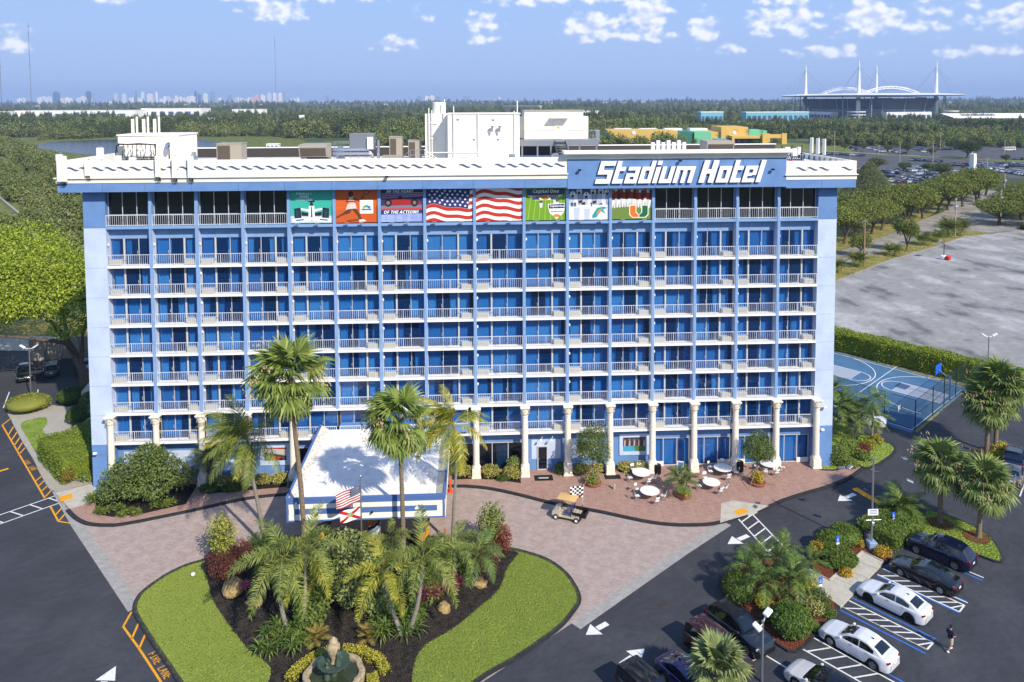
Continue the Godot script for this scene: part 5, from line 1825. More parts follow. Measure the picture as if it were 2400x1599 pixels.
func bush(called:String,label:String,at:Vector3,rad:Vector3,c0:Color,c1:Color,count: int,len_: float,wid: float,seed_: int,group:="",lumps:=5,cat:="shrub")->Node3D:
	var r:=RandomNumberGenerator.new()
	r.seed=seed_
	var t:=thing(called,label,cat,at,0.0,group)
	var parts:=[]
	for k in lumps:
		var a:=TAU*k/lumps+r.randf()
		var q:=r.randf_range(.45,.62)
		parts.append([V(cos(a)*rad.x*.45,rad.y*r.randf_range(.75,1.05),sin(a)*rad.z*.45),V(rad.x*q,rad.y*q*1.3,rad.z*q)])
	parts.append([V(0,rad.y*1.25,0),V(rad.x*.5,rad.y*.62,rad.z*.5)])
	node("foliage",lobed_crown(parts,count,len_,wid,c0,c1,r,M["leaf"]),t)
	var s:=MB.new()
	for k in 5:
		var a:=TAU*k/5
		s.tube([V(0,0,0),V(cos(a)*rad.x*.35,rad.y*.9,sin(a)*rad.z*.35)],[.035,.015],5)
	node("stem",s.mesh(M["bark"]),t)
	return t
func clipped(called:String,label:String,at:Vector3,s:Vector3,turn: float,c0:Color,c1:Color,count: int,seed_: int,ball:=false,group:="",leafsize:=.15)->Node3D:
	# hedge or ball clipped with shears: leaves over a firm body
	var r:=RandomNumberGenerator.new()
	r.seed=seed_
	var t:=thing(called,label,"hedge" if not ball else "clipped bush",at,turn,group)
	var b:=MB.new()
	var bodyc:=c0.lerp(c1,.4)
	b.col=bodyc
	if ball:
		var prof:=[]
		for k in 9:
			var a:=-PI/2+PI*k/8.0
			prof.append(Vector2(maxf(cos(a)*(s.x/2 - .07),.001),s.y/2+sin(a)*(s.y/2 - .06)))
		b.lathe(prof,Vector3.ZERO,16,true)
	else:
		b.bbox(V(-s.x/2 + .07,0,-s.z/2 + .07),V(s.x/2 - .07,s.y - .06,s.z/2 - .07),minf(.25,s.y*.25))
	for i in count:
		var p:Vector3
		var o:Vector3
		if ball:
			o=Vector3(r.randfn(),r.randfn(),r.randfn()).normalized()
			if o.y < -.75: o.y=-o.y
			p=V(0,s.y/2,0)+o*s/2*r.randf_range(.92,1.06)
		else:
			var f:=r.randf()*(s.x*s.z+2*s.x*s.y+2*s.z*s.y)
			if f < s.x*s.z:
				o=Vector3.UP
				p=V(r.randf_range(-.5,.5)*s.x,s.y + .025*r.randfn(),r.randf_range(-.5,.5)*s.z)
			elif f < s.x*s.z+2*s.x*s.y:
				o=V(0,0,1 if r.randf() < .5 else -1)
				p=V(r.randf_range(-.5,.5)*s.x,r.randf()*s.y,o.z*(s.z/2 + .03*r.randfn()))
			else:
				o=V(1 if r.randf() < .5 else -1,0,0)
				p=V(o.x*(s.x/2 + .03*r.randfn()),r.randf()*s.y,r.randf_range(-.5,.5)*s.z)
			p.y+=.05*sin(p.x*1.7+p.z) + .03*sin(p.z*3.1)
			p+=o*.05*sin(p.x*2.3+p.y*3.0+p.z*1.9)
		var d:=(Vector3(r.randfn(),r.randfn(),r.randfn())*.7+o*.55).normalized()
		var n:=(o+Vector3(r.randfn(),r.randfn(),r.randfn())*.4+V(0,.4,0)).normalized()
		var k:=r.randf_range(.7,1.3)
		leaf(b,p,d,n,leafsize*k,leafsize*.6*k,c0.lerp(c1,r.randf()))
	mk("foliage",b,M["leaf"],t)
	return t
func frond_mesh(key:String,L: float,droop: float,leaf_l: float,hang: float,n: int,c0:Color,c1:Color,sweep:=0.0,rise:=.35,bushy:=.15)->ArrayMesh:
	# feather leaf along +x,arching down; hang=how far the leaflets fall
	if gl_cache.has(key): return gl_cache[key]
	var r:=RandomNumberGenerator.new()
	r.seed=hash(key)
	var b:=MB.new()
	var spine:=[]
	for k in 9:
		var f:=k/8.0
		spine.append(V(L*(f - .12*f*f*droop),L*(rise*f-droop*f*f*.62),sweep*L*f*f*.35))
	b.col=c1.lerp(Color(.30,.26,.08),.5)
	b.tube(spine,[.035,.03,.028,.025,.02,.016,.012,.009,.005],4,false)
	for side in [-1,1]:
		for k in n:
			var f:=.14 + .86*(k+r.randf()*.6)/n
			var i:=minf(f*8.0,7.99)
			var p:Vector3=spine[int(i)].lerp(spine[int(i)+1],i-int(i))
			var t:Vector3=(spine[int(i)+1]-spine[int(i)]).normalized()
			var th:=r.randf_range(-1.0,1.0)*bushy
			var out:=V(0,sin(th),side*cos(th))
			var ll:=leaf_l*(sin(PI*clampf(.18+f*.78,0,1))*.8 + .25)*r.randf_range(.85,1.12)
			var d:=(out*r.randf_range(.75,1.0)+t*r.randf_range(.45,.8)+V(0,.28-hang*.3,sweep*.8)).normalized()
			var d2:=(d+V(0,-hang*r.randf_range(.8,1.2),sweep*.5)).normalized()
			var m:=p+d*ll*.5
			var e:=m+d2*ll*.55
			var w:=t*(.020 + .008*leaf_l)
			b.col=c0.lerp(c1,r.randf())
			b.quad(p-w*.6,p+w*.6,m+w,m-w)
			b.quad(m-w,m+w,e+w*.15,e-w*.15)
	gl_cache[key]=b.mesh(M["palm_leaf"])
	return gl_cache[key]
func fan_mesh(key:String,R: float,petiole: float,seg: int,c0:Color,c1:Color,hang: float,span:=250.0)->ArrayMesh:
	# fan leaf on its stalk along +x
	if gl_cache.has(key): return gl_cache[key]
	var r:=RandomNumberGenerator.new()
	r.seed=hash(key)
	var b:=MB.new()
	b.col=c0.lerp(Color(.22,.2,.06),.4)
	b.tube([Vector3.ZERO,V(petiole*.5,petiole*.07,0),V(petiole,0,0)],[.035,.026,.02],4,false)
	var hub:=V(petiole,0,0)
	for k in seg:
		var a:=deg_to_rad(span)*((k + .5)/seg - .5)
		var d:=V(cos(a),.06*cos(a*1.5),sin(a))
		var s:=V(-sin(a),0,cos(a))
		var len_:=R*(1.0 - .28*absf(a)/PI)*r.randf_range(.9,1.06)
		var w:=R*deg_to_rad(span)/seg*.30
		var fold:=V(0,.03*R*(1 if k % 2 else -1),0)
		var m:=hub+d*len_*.58+V(0,-hang*len_*.08,0)
		var e:=hub+d*len_*.92+V(0,-hang*len_*r.randf_range(.28,.55),0)+s*r.randf_range(-.05,.05)*R
		b.col=c0.lerp(c1,r.randf())
		b.quad(hub-s*.01,hub+s*.01,m+s*w+fold,m-s*w-fold)
		b.quad(m-s*w-fold,m+s*w+fold,e+s*w*.12,e-s*w*.12)
	gl_cache[key]=b.mesh(M["palm_leaf"])
	return gl_cache[key]
func palm_trunk(path:Array,r0: float,r1: float,m:Material,bulge:=1.35)->ArrayMesh:
	var b:=MB.new()
	var pts:=[]
	var rad:=[]
	var n:=40
	for k in n+1:
		var f:=float(k)/n
		var i:=minf(f*(path.size()-1),path.size()-1.001)
		var a: int=int(i)
		var p:Vector3=path[a].cubic_interpolate(path[a+1],path[maxi(a-1,0)],path[mini(a+2,path.size()-1)],i-a)
		pts.append(p)
		rad.append(lerpf(r0,r1,f)*(1.0+(bulge-1.0)*exp(-f*14.0))*(1.0+(.05 if k % 2 else -.03)))
	b.tube(pts,rad,10)
	return b.mesh(m)
func lay_fronds(t:Node3D,mesh:ArrayMesh,top:Vector3,n: int,up0: float,up1: float,r:RandomNumberGenerator,wind:=Vector3.ZERO,sc:=1.0)->void:
	# golden-angle crown from nearly upright (up0) to hanging (up1),in degrees of pitch
	for k in n:
		var f:=(k + .5)/n
		var az:=k*2.39996+r.randf_range(-.15,.15)
		var pt:=deg_to_rad(lerpf(up0,up1,f)+r.randf_range(-7,7))
		var d:=V(cos(az)*cos(pt),sin(pt),sin(az)*cos(pt))
		d=(d+wind*(1.0 - .35*f)).normalized()
		var z:=d.cross(Vector3.UP)
		if z.length() < .05: z=V(0,0,1)
		z=z.normalized()
		var y:=z.cross(d).normalized()
		var s:=sc*r.randf_range(.88,1.1)
		node("frond",mesh,t,Transform3D(Basis(d*s,y*s,z*s),top+d*.06))
func fan_palm(called:String,label:String,at:Vector3,h: float,R: float,n: int,r0: float,c0:Color,c1:Color,seed_: int,wind:=Vector3.ZERO,skirt:=0,lean:=Vector3.ZERO,group:="",hang:=.7)->Node3D:
	var r:=RandomNumberGenerator.new()
	r.seed=seed_
	var t:=thing(called,label,"palm",at,0.0,group)
	var top:=lean+V(0,h,0)
	node("trunk",palm_trunk([Vector3.ZERO,lean*.25+V(0,h*.4,0),lean*.7+V(0,h*.75,0),top],r0,r0*.72,M["palm_bark"]),t)
	var m:=fan_mesh("fan%d_%d_%d" % [roundi(R*20),roundi(c0.g*1000),roundi(hang*10)],R*.62,R*.55,26,c0,c1,hang)
	lay_fronds(t,m,top,n,78,-48,r,wind)
	if skirt:
		var dm:=fan_mesh("dry%d" % roundi(R*20),R*.55,R*.5,16,Color(.30,.21,.10),Color(.46,.35,.19),1.6,150.0)
		for k in skirt:
			var az:=k*2.4+r.randf()
			var pt:=deg_to_rad(r.randf_range(-72,-40))
			var d:=(V(cos(az)*cos(pt),sin(pt),sin(az)*cos(pt))+wind*.3).normalized()
			var z:=d.cross(Vector3.UP).normalized()
			node("dry_frond",dm,t,Transform3D(Basis(d,z.cross(d),z),top+d*.05))
		var b:=MB.new()
		for k in 10:
			var az:=r.randf()*TAU
			b.col=Color(.42,.33,.20)
			var e:=top+V(cos(az),r.randf_range(-.2,.7),sin(az))*R*r.randf_range(.8,1.15)+wind*R*.4
			b.tube([top,top.lerp(e,.6)+V(0,.25,0),e,e+V(0,-.5,0)+wind*.3],[.02,.015,.01,.006],4)
			for j in 14:
				var q:=e+Vector3(r.randfn(),r.randfn(),r.randfn())*.22
				b.tri(q,q+V(.1,-.16,0),q+V(.02,-.18,.06))
		mk("flower_stalks",b,M["palm_leaf"],t)
	return t
func feather_palm(called:String,label:String,at:Vector3,path:Array,r0: float,mesh:ArrayMesh,n: int,up0: float,up1: float,seed_: int,wind:=Vector3.ZERO,sc:=1.0,bark:="grey_bark",group:="",shaft:=0.0)->Node3D:
	var r:=RandomNumberGenerator.new()
	r.seed=seed_
	var t:=thing(called,label,"palm",at,0.0,group)
	node("trunk",palm_trunk(path,r0,r0*.6,M[bark]),t)
	var top:Vector3=path[path.size()-1]
	if shaft > 0.0:
		var b:=MB.new()
		b.col=Color(.16,.22,.06)
		var dir:Vector3=(top-path[path.size()-2]).normalized()
		b.tube([top,top+dir*shaft*.5,top+dir*shaft],[r0*.75,r0*.62,r0*.3],8)
		mk("crown_shaft",b,M["palm_leaf"],t)
		top+=dir*shaft*.85
	lay_fronds(t,mesh,top,n,up0,up1,r,wind,sc)
	return t
func clump_palm(called:String,label:String,at:Vector3,stems: int,h: float,spread: float,mesh:ArrayMesh,per: int,seed_: int,sc:=1.0,up1:=0.0,group:="",bark:="grey_bark")->Node3D:
	# several slender stems from one root
	var r:=RandomNumberGenerator.new()
	r.seed=seed_
	var t:=thing(called,label,"palm",at,0.0,group)
	for k in stems:
		var a:=TAU*k/stems+r.randf()
		var top:=V(cos(a)*spread*r.randf_range(.4,1.0),h*r.randf_range(.65,1.0),sin(a)*spread*r.randf_range(.4,1.0))
		var base:=V(cos(a)*.18,0,sin(a)*.18)
		if h > .6: node("stem",palm_trunk([base,base.lerp(top,.5)+V(0,h*.06,0),top],.07,.05,M[bark],1.1),t)
		else: top=base
		lay_fronds(t,mesh,top,per,80,up1,r,V(cos(a),0,sin(a))*.25,sc)
	return t
func strap_plant(called:String,label:String,at:Vector3,heads:Array,n: int,L: float,wid: float,c0:Color,c1:Color,seed_: int,cat:="plant",arch:=.5,group:="")->Node3D:
	# rosettes of strap leaves; heads are local points
	var r:=RandomNumberGenerator.new()
	r.seed=seed_
	var t:=thing(called,label,cat,at,0.0,group)
	var b:=MB.new()
	var s:=MB.new()
	for h in heads:
		s.tube([V(h.x*.6,0,h.z*.6),h],[.03,.02],5)
		for k in n:
			var az:=k*2.4+r.randf()*.5
			var pt:=deg_to_rad(lerpf(80,5,(k + .5)/n))
			var d:=V(cos(az)*cos(pt),sin(pt),sin(az)*cos(pt))
			var sd:=V(-sin(az),0,cos(az))*wid
			var m:Vector3=h+d*L*.55
			var e:Vector3=m+(d+V(0,-arch,0)).normalized()*L*.5*r.randf_range(.8,1.1)
			b.col=c0.lerp(c1,r.randf())
			b.quad(h-sd*.4,h+sd*.4,m+sd,m-sd)
			b.quad(m-sd,m+sd,e+sd*.1,e-sd*.1)
	mk("leaves",b,M["leaf"],t)
	mk("stem",s,M["bark"],t)
	return t
func planting()->void:
	var dg0:=Color(.038,.072,.012)
	var dg1:=Color(.11,.17,.035)
	var mg0:=Color(.055,.100,.016)
	var mg1:=Color(.150,.210,.045)
	var yg0:=Color(.12,.17,.02)
	var yg1:=Color(.36,.36,.05)
	var ye0:=Color(.26,.26,.03)
	var ye1:=Color(.62,.52,.07)
	var rd0:=Color(.06,.020,.016)
	var rd1:=Color(.20,.070,.050)
	var cro0:=Color(.06,.10,.02)
	var cro1:=Color(.50,.44,.06)
	# four tall palms between the canopy and the island
	fan_palm("fan_palm","tallest fan palm with dry skirt, left of the white canopy",V(21.75,.1,14.3),15.1,2.9,30,.20,Color(.08,.13,.025),Color(.27,.32,.08),3,V(-.32,-.05,.15),20,V(-.9,0,0),"",1.1)
	fan_palm("fan_palm","fan palm with dry flower stalks in front of the canopy roof",V(29.05,.1,14.3),11.6,2.6,27,.19,Color(.07,.12,.02),Color(.25,.31,.07),5,V(-.36,-.05,.15),16,V(-.2,0,0),"",1.1)
	var coco:=frond_mesh("coco",3.7,1.0,1.05,1.1,50,Color(.06,.11,.02),Color(.30,.33,.06),.5,.22,.3)
	var coco_y:=frond_mesh("coco_y",3.6,.95,1.0,1.1,50,Color(.15,.19,.02),Color(.52,.46,.06),.5,.22,.3)
	var wind:=V(-.95,.12,.1)
	var cp:=feather_palm("coconut_palm","wind bent coconut palm on a slanting trunk left of the canopy",V(17.7,.1,10.4),[Vector3.ZERO,V(-.45,3,0),V(-1.0,6.4,0),V(-1.25,8.9,0)],.17,coco,22,78,-30,7,wind,1.0,"grey_bark","",0.0)
	lay_fronds(cp,coco_y,V(-1.25,8.9,0),5,60,-35,rng,V(-.5,0,.2))
	lay_fronds(cp,coco,V(-1.25,8.85,0),2,-10,-40,rng,V(1.6,-.3,.4))
	cp=feather_palm("coconut_palm","wind bent coconut palm over the right edge of the canopy roof",V(32.6,.1,11.0),[Vector3.ZERO,V(.15,3,0),V(.35,6.6,0),V(.15,9.9,0)],.15,coco_y,18,78,-25,9,wind,.98)
	lay_fronds(cp,coco,V(.15,9.9,0),10,50,-40,rng,V(-.8,0,.2))
	lay_fronds(cp,coco_y,V(.15,9.85,0),2,0,-35,rng,V(1.7,-.2,.3))
	var small:=frond_mesh("small_palm",1.9,1.0,.62,.8,32,Color(.05,.09,.02),Color(.17,.21,.05),.2,.3)
	feather_palm("coconut_palm","short dark palm against the wall by the crew poster",V(10.1,.14,.6),[Vector3.ZERO,V(.02,1.4,0),V(-.1,2.9,0)],.2,small,15,70,-35,11,V(-.3,0,0),.95,"bark")
	# foxtail palms and arecas of the island
	var fox:=frond_mesh("foxtail",3.5,1.25,.72,.8,66,Color(.07,.115,.02),Color(.31,.35,.09),-.1,.36,1.0)
	var fox_y:=frond_mesh("foxtail_y",3.1,1.25,.66,.8,60,Color(.15,.18,.02),Color(.52,.47,.07),.0,.32,.9)
	feather_palm("foxtail_palm","big plumed palm right of the island centre with pale leaning trunk",V(30.0,.12,21.0),[Vector3.ZERO,V(.5,1.6,.0),V(.85,3.4,-.1),V(.9,4.5,-.2)],.17,fox,11,70,-38,13,V(-.1,0,.25),1.0,"grey_bark","foxtail palms of the island",.5)
	feather_palm("foxtail_palm","plumed palm with yellowing fronds, left of the big plumed one",V(29.5,.12,21.2),[Vector3.ZERO,V(-.5,1.4,.0),V(-.95,3.0,-.1),V(-1.1,4.0,-.2)],.15,fox_y,10,68,-42,15,V(-.35,0,.3),1.0,"grey_bark","foxtail palms of the island",.4)
	feather_palm("foxtail_palm","plumed palm at the left of the island with long drooping fronds",V(21.9,.12,20.6),[Vector3.ZERO,V(-.35,1.5,0),V(-.55,3.1,-.1),V(-.3,4.6,-.3)],.17,fox,11,62,-40,17,V(-.55,0,.4),1.12,"grey_bark","foxtail palms of the island",.5)
	feather_palm("foxtail_palm","plumed palm next to the left one, its fronds partly yellow",V(22.85,.12,20.3),[Vector3.ZERO,V(.1,1.6,0),V(.15,3.4,-.2),V(.2,4.9,-.4)],.15,fox,9,75,-30,19,V(.0,0,.25),1.0,"grey_bark","foxtail palms of the island",.5)
	lay_fronds(get_node("foxtail_palm_003"),fox_y,V(.2,4.9,-.4),3,-10,-45,rng,V(.1,0,1.0))
	feather_palm("foxtail_palm","slim plumed palm behind the pink plants at the right of the island",V(32.9,.12,16.6),[Vector3.ZERO,V(.1,1.2,0),V(-.05,2.8,0)],.11,fox,8,70,-32,21,V(.1,0,.2),.8,"grey_bark","foxtail palms of the island",.4)
	feather_palm("foxtail_palm","palm with a yellow green heart at the right of the island",V(34.4,.12,16.4),[Vector3.ZERO,V(.1,.8,0),V(.15,1.9,0)],.12,frond_mesh("coco_small",2.3,1.1,.85,.8,30,Color(.06,.12,.03),Color(.18,.26,.07),.1,.3),9,72,-36,23,V(.1,0,.3),1.0,"grey_bark","foxtail palms of the island",.5)
	feather_palm("foxtail_palm","plumed palm standing just in front of the canopy columns",V(27.9,.12,14.6),[Vector3.ZERO,V(.1,1.2,0),V(.1,2.3,0)],.12,fox,8,60,-20,25,V(.1,0,.2),.62,"grey_bark","foxtail palms of the island",.5)
	feather_palm("foxtail_palm","plumed palm at the back left corner of the canopy shade",V(21.7,.12,14.6),[Vector3.ZERO,V(.05,1.2,0),V(.1,2.2,0)],.12,fox,8,60,-18,27,V(-.2,0,.2),.62,"grey_bark","foxtail palms of the island",.5)
	# leafy mass in the middle of the island
	var mid:=[[25.2,16.4,2.0,4.4,"tallest pale leafed shrub in the middle of the island"],[27.0,17.0,1.7,3.4,"pale leafy shrub right of the middle of the island"],[25.9,18.2,1.5,2.8,"pale leafy shrub nearest the fountain"],[23.4,17.0,1.6,3.6,"leafy shrub between the left plumed palms"],[28.6,16.6,1.6,3.0,"leafy shrub behind the big plumed palm"],[27.6,18.9,1.2,2.0,"low leafy shrub left of the big plumed palm"],[23.2,19.3,1.3,1.9,"darker leafy shrub at the foot of the left plumed palms"],[21.4,16.6,1.5,2.2,"dark shrub under the left plumed palm fronds"],[19.6,14.6,1.5,1.9,"dark green shrub right of the bronze red one"],[30.4,15.4,1.6,2.4,"leafy shrub between the right plumed palms"],[33.2,14.2,1.4,1.5,"green shrub left of the broad bronze one"],[30.9,17.4,1.2,1.2,"green undershrub behind the pink plants"]]
	for k in mid.size():
		var q:Array=mid[k]
		var pale: bool=k in [0,1,2,5]
		bush("leafy_shrub",q[4],V(q[0],.12,q[1]),V(q[2],q[3]*.55,q[2]),mg0 if pale else dg0,Color(.44,.46,.18) if pale else Color(.20,.26,.06),2600,.28,.14,100+k,"leafy shrubs in the middle of the island",6)
	for k in 6:
		var q:Array=[[24.4,14.3,1.0,1.9],[27.9,14.3,1.0,1.9],[25.6,14.9,.8,1.3],[30.2,13.9,.9,1.2],[22.3,14.9,.9,1.5],[31.6,12.9,1.0,1.0]][k]
		bush("leafy_shrub",["round shrub under the canopy edge left of the flagpole","round shrub under the canopy edge right of the flagpole","low shrub just behind the flagpole","shrub beside the orange wrapped column","shrub beside the tallest fan palm","shrub by the orange marker post"][k],V(q[0],.12,q[1]),V(q[2],q[3]*.7,q[2]),dg0,Color(.24,.28,.08),1300,.17,.09,120+k,"round shrubs along the back of the island")
	# variegated upright shrubs and red hedges at both shoulders
	bush("variegated_shrub","tall yellow green shrub at the left shoulder of the island",V(14.8,.12,11.9),V(1.15,2.0,1.15),cro0,Color(.52,.50,.10),2400,.19,.11,131,"",7)
	bush("variegated_shrub","tall green shrub with yellow leaves at the right shoulder of the island",V(35.7,.12,11.7),V(1.1,2.0,1.1),dg0,Color(.32,.36,.08),2400,.19,.11,133,"",7)
	bush("clipped_bush","round dark green bush at the left back of the island",V(17.6,.12,11.3),V(1.25,.95,1.1),dg0,Color(.09,.15,.03),2400,.12,.06,134)
	bush("red_shrub","dull red leaved shrub behind the tall yellow green one",V(16.3,.12,12.3),V(1.0,.9,.9),rd0,Color(.30,.10,.08),1700,.13,.07,135,"red leaved shrubs of the island")
	bush("red_shrub","wide bronze red shrub at the left of the island",V(15.9,.12,14.2),V(1.55,.95,1.4),rd0,rd1,3300,.13,.07,136,"red leaved shrubs of the island")
	bush("red_shrub","dark maroon shrub at the foot of the tall yellow green one",V(14.4,.12,12.7),V(.7,.6,.7),rd0,Color(.14,.04,.04),900,.13,.07,137,"red leaved shrubs of the island")
	bush("red_shrub","upright rust red shrub at the right back of the island",V(36.6,.12,12.2),V(.85,1.2,.85),Color(.10,.02,.01),Color(.34,.09,.05),1900,.13,.07,138,"red leaved shrubs of the island")
	bush("red_shrub","broad bronze shrub at the right of the island",V(35.0,.12,14.2),V(1.55,1.15,1.5),Color(.08,.04,.02),Color(.26,.14,.08),3600,.13,.07,139,"red leaved shrubs of the island")
	bush("clipped_bush","dark green bush behind the tall green shrub at the right",V(33.7,.12,11.9),V(1.0,.8,.8),dg0,dg1,1500,.13,.07,140)
	# pink cordylines,ground plants
	for q in [[31.0,18.5,9,"pink leaved plants next to the pale rock"],[32.7,17.1,9,"pink leaved plants between the two rocks at the right"],[18.5,16.6,6,"deep pink leaved plant at the left of the mulch"],[31.6,17.5,8,"magenta leaved plants below the big plumed palm"]]:
		var heads:=[]
		for k in q[2]: heads.append(V(rng.randf_range(-.75,.75),rng.randf_range(.45,.95),rng.randf_range(-.55,.55)))
		strap_plant("cordyline",q[3],V(q[0],.12,q[1]),heads,22,.55,.045,Color(.14,.02,.04),Color(.58,.14,.22),int(q[0]*10),"plant",.5,"pink leaved plants of the island")
	for q in [[29.2,20.3,2.1,1.0,"dark fern like shrub at the foot of the big plumed palm"],[21.6,21.5,1.9,.85,"bright ferns at the foot of the left plumed palms"],[30.2,19.9,.9,.55,"green fern clump under the pink plants"],[23.1,21.3,.8,.5,"fern clump beside the fountain planting"]]:
		var hd:=[]
		for k in 15: hd.append(V(rng.randf_range(-1,1)*q[2]*.7,rng.randf_range(.1,.5)*q[3],rng.randf_range(-1,1)*q[2]*.6))
		strap_plant("fern",q[4],V(q[0],.12,q[1]),hd,26,q[3]*1.1,.05,Color(.05,.10,.02),Color(.20,.27,.06),int(q[0]*7),"fern",.8,"ferns of the island")
	for q in [[27.2,21.4,"yellow brown cycad right of the fountain"],[23.9,21.3,"brown tipped cycad left of the fountain"]]:
		clump_palm("cycad",q[2],V(q[0],.12,q[1]),1,.4,.05,frond_mesh("cycad",1.1,.9,.3,.3,26,Color(.12,.12,.03),Color(.36,.26,.08),0,.3),16,int(q[0]),1.0,5.0,"cycads by the fountain")
	# clipped yellow hedge round the fountain
	var hedge_t:=thing("yellow_hedge","low clipped yellow hedge curving round the fountain","hedge",V(26.0,.12,25.9))
	var hb_:=MB.new()
	var rr:=RandomNumberGenerator.new()
	rr.seed=77
	for arc in [[3.05,20.0,92.0,.45],[3.0,100.0,168.0,.5],[2.2,-30.0,22.0,.4]]:
		for i in 2200:
			var a:=deg_to_rad(rr.randf_range(arc[1],arc[2]))
			var rad: float=arc[0]+rr.randf_range(-.33,.33)
			var p:=V(cos(a)*rad,rr.randf()*arc[3],-sin(a)*rad)
			if rr.randf() < .5: p.y=arc[3]
			leaf(hb_,p,Vector3(rr.randfn(),rr.randfn()*.5 + .5,rr.randfn()).normalized(),V(rr.randfn()*.4,1,rr.randfn()*.4).normalized(),.11,.07,ye0.lerp(ye1,rr.randf()) if rr.randf() < .85 else mg0)
	mk("foliage",hb_,M["leaf"],hedge_t)
	# boulders
	for q in [[32.2,18.9,.5,"pale rock in the mulch beside the pink plants, nearer the lawn"],[34.7,16.3,.55,"pale flat rock below the bronze shrub"],[16.9,16.0,.85,"brown rock in the mulch at the left"],[18.9,17.4,.6,"small brown rock under the left plumed palm"]]:
		rock(V(q[0],.1,q[1]),q[2],q[3],int(q[0]*3))
	# hotel front: bushy tree,shrubs
	var bt:=thing("bushy_tree","large glossy bushy tree at the left end of the hotel front","tree",V(5.1,.14,2.0))
	var r2:=RandomNumberGenerator.new()
	r2.seed=9
	var trm:=trunk_mesh(.7,.13,7,2.4,3.6,r2,M["bark"])
	node("trunk",trm[0],bt)
	var lumps:=[]
	for q in [[-2.6,1.9,.3,1.4],[-1.5,2.7,.0,1.5],[0,3.3,-.3,1.5],[1.2,2.8,.2,1.5],[2.4,2.3,.3,1.35],[-.6,1.9,1.4,1.4],[1.2,1.7,1.5,1.3],[2.9,1.6,-.3,1.0],[-2.9,1.2,1.0,1.1],[-.2,4.0,-.3,.9],[.9,3.7,.1,.8]]:
		lumps.append([V(q[0],q[1],q[2]),V(q[3],q[3]*.8,q[3])])
	node("crown",lobed_crown(lumps,9000,.26,.13,dg0,Color(.22,.28,.08),r2,M["leaf"]),bt)
	for q in [[2.6,4.6,1.0,.5,"pale green ferny ground plants at the tip of the left bed"],[7.0,3.6,1.1,.5,"ferny plants at the right of the bushy tree"],[4.6,4.9,1.0,.4,"low bright ground cover under the bushy tree"],[1.2,2.6,1.0,.8,"loose green plants between the ramp and the bushy tree"]]:
		var hd:=[]
		for k in 10: hd.append(V(rng.randf_range(-1,1)*q[2],rng.randf_range(.1,.4)*q[3],rng.randf_range(-1,1)*q[2]*.5))
		strap_plant("ground_fern",q[4],V(q[0],.14,q[1]),hd,24,q[3],.05,Color(.07,.12,.02),Color(.27,.32,.07),int(q[0]*13),"fern",.7,"ground plants under the bushy tree")
	var shr:=[[11.2,.35,1.3,.75,"yel","mixed yellow hedge plant under the crew poster"],[13.0,.2,1.0,.75,"yel","second hedge plant under the crew poster, by the column"],[14.7,.15,1.0,.8,"yel","yellow hedge plant below the track poster"],[16.3,.1,1.0,.8,"yel","second yellow hedge plant below the track poster"],[18.4,.1,1.0,.75,"yel","yellow hedge plant beside the canopy edge"],
		[10.2,1.4,.9,.55,"grn","low green bush by the brick path left of the canopy"],[12.3,1.2,1.0,.4,"grn","low grey green bush in front of the crew poster"],[17.9,.8,.8,.4,"grn","low green bush by the small bollard"],
		[33.2,-.1,.95,.95,"yel","bright yellow shrub right beside the canopy"],[34.0,.1,.7,.85,"yel","smaller yellow shrub by the first column right of the canopy"],[35.9,.2,1.0,1.05,"yel","bright yellow shrub between two columns"],[38.0,.5,1.0,.95,"yel","yellow green shrub left of the glass door"],[38.2,-.2,.7,1.5,"lgt","taller light green shrub left of the glass door"],[37.0,.9,.6,.35,"grn","low dark plant between the yellow shrubs"],
		[42.7,.0,.75,.95,"clp","clipped dark bush right of the glass door"],[44.6,.0,.9,.85,"yel","green and yellow shrub under the staked tree"],[46.0,.0,.8,.75,"yel","yellow shrub right of the staked tree"],[48.9,-.2,.9,.75,"yel","yellow hedge plant under the fans poster, left one"],[50.3,-.2,.9,.8,"yel","yellow hedge plant under the fans poster, right one"]]
	for k in shr.size():
		var q:Array=shr[k]
		var c0:Color={"yel": cro0,"grn": dg0,"lgt": mg0,"clp": dg0}[q[4]]
		var c1:Color={"yel":Color(.66,.56,.16),"grn":Color(.15,.21,.05),"lgt":Color(.38,.44,.14),"clp":Color(.10,.15,.04)}[q[4]]
		bush("shrub",q[5],V(q[0],.14,q[1]),V(q[2],q[3]*.62,q[2]*.7),c0,c1,1500,.15,.09,200+k,"shrubs along the hotel front")
	# staked trees in pots on the terrace
	for q in [[45.35,2.2,"round headed tree on props beside the golf cart, in a brick pot"],[60.5,3.05,"round headed tree on props between two white tables"]]:
		var t:=thing("staked_tree",q[2],"tree",V(q[0],.14,q[1]),0.0,"round headed trees propped with wooden stakes")
		var r3:=RandomNumberGenerator.new()
		r3.seed=int(q[0])
		var tm:=trunk_mesh(2.1,.07,6,1.1,4.2,r3,M["grey_bark"])
		node("trunk",tm[0],t)
		var big:=1.0 if q[0] < 50 else .88
		node("crown",lobed_crown([[V(0,3.9*big,0),V(1.5,1.35,1.5)*big],[V(.6,3.2,.4),V(1.0,.8,1.0)*big],[V(-.7,3.4,.3),V(1.0,.9,1.0)*big],[V(.2,4.9*big,-.2),V(.9,.75,.9)*big],[V(-.4,4.5*big,.4),V(.9,.7,.9)]],5200,.15,.085,dg0,Color(.19,.24,.06),r3,M["leaf"]),t)
		var st:=MB.new()
		for a in [.3,2.4,4.5]:
			st.rod(V(cos(a)*1.6,0,sin(a)*1.6),V(cos(a)*.08,1.75,sin(a)*.08),.03,5)
		mk("props",st,M["wood"],t)
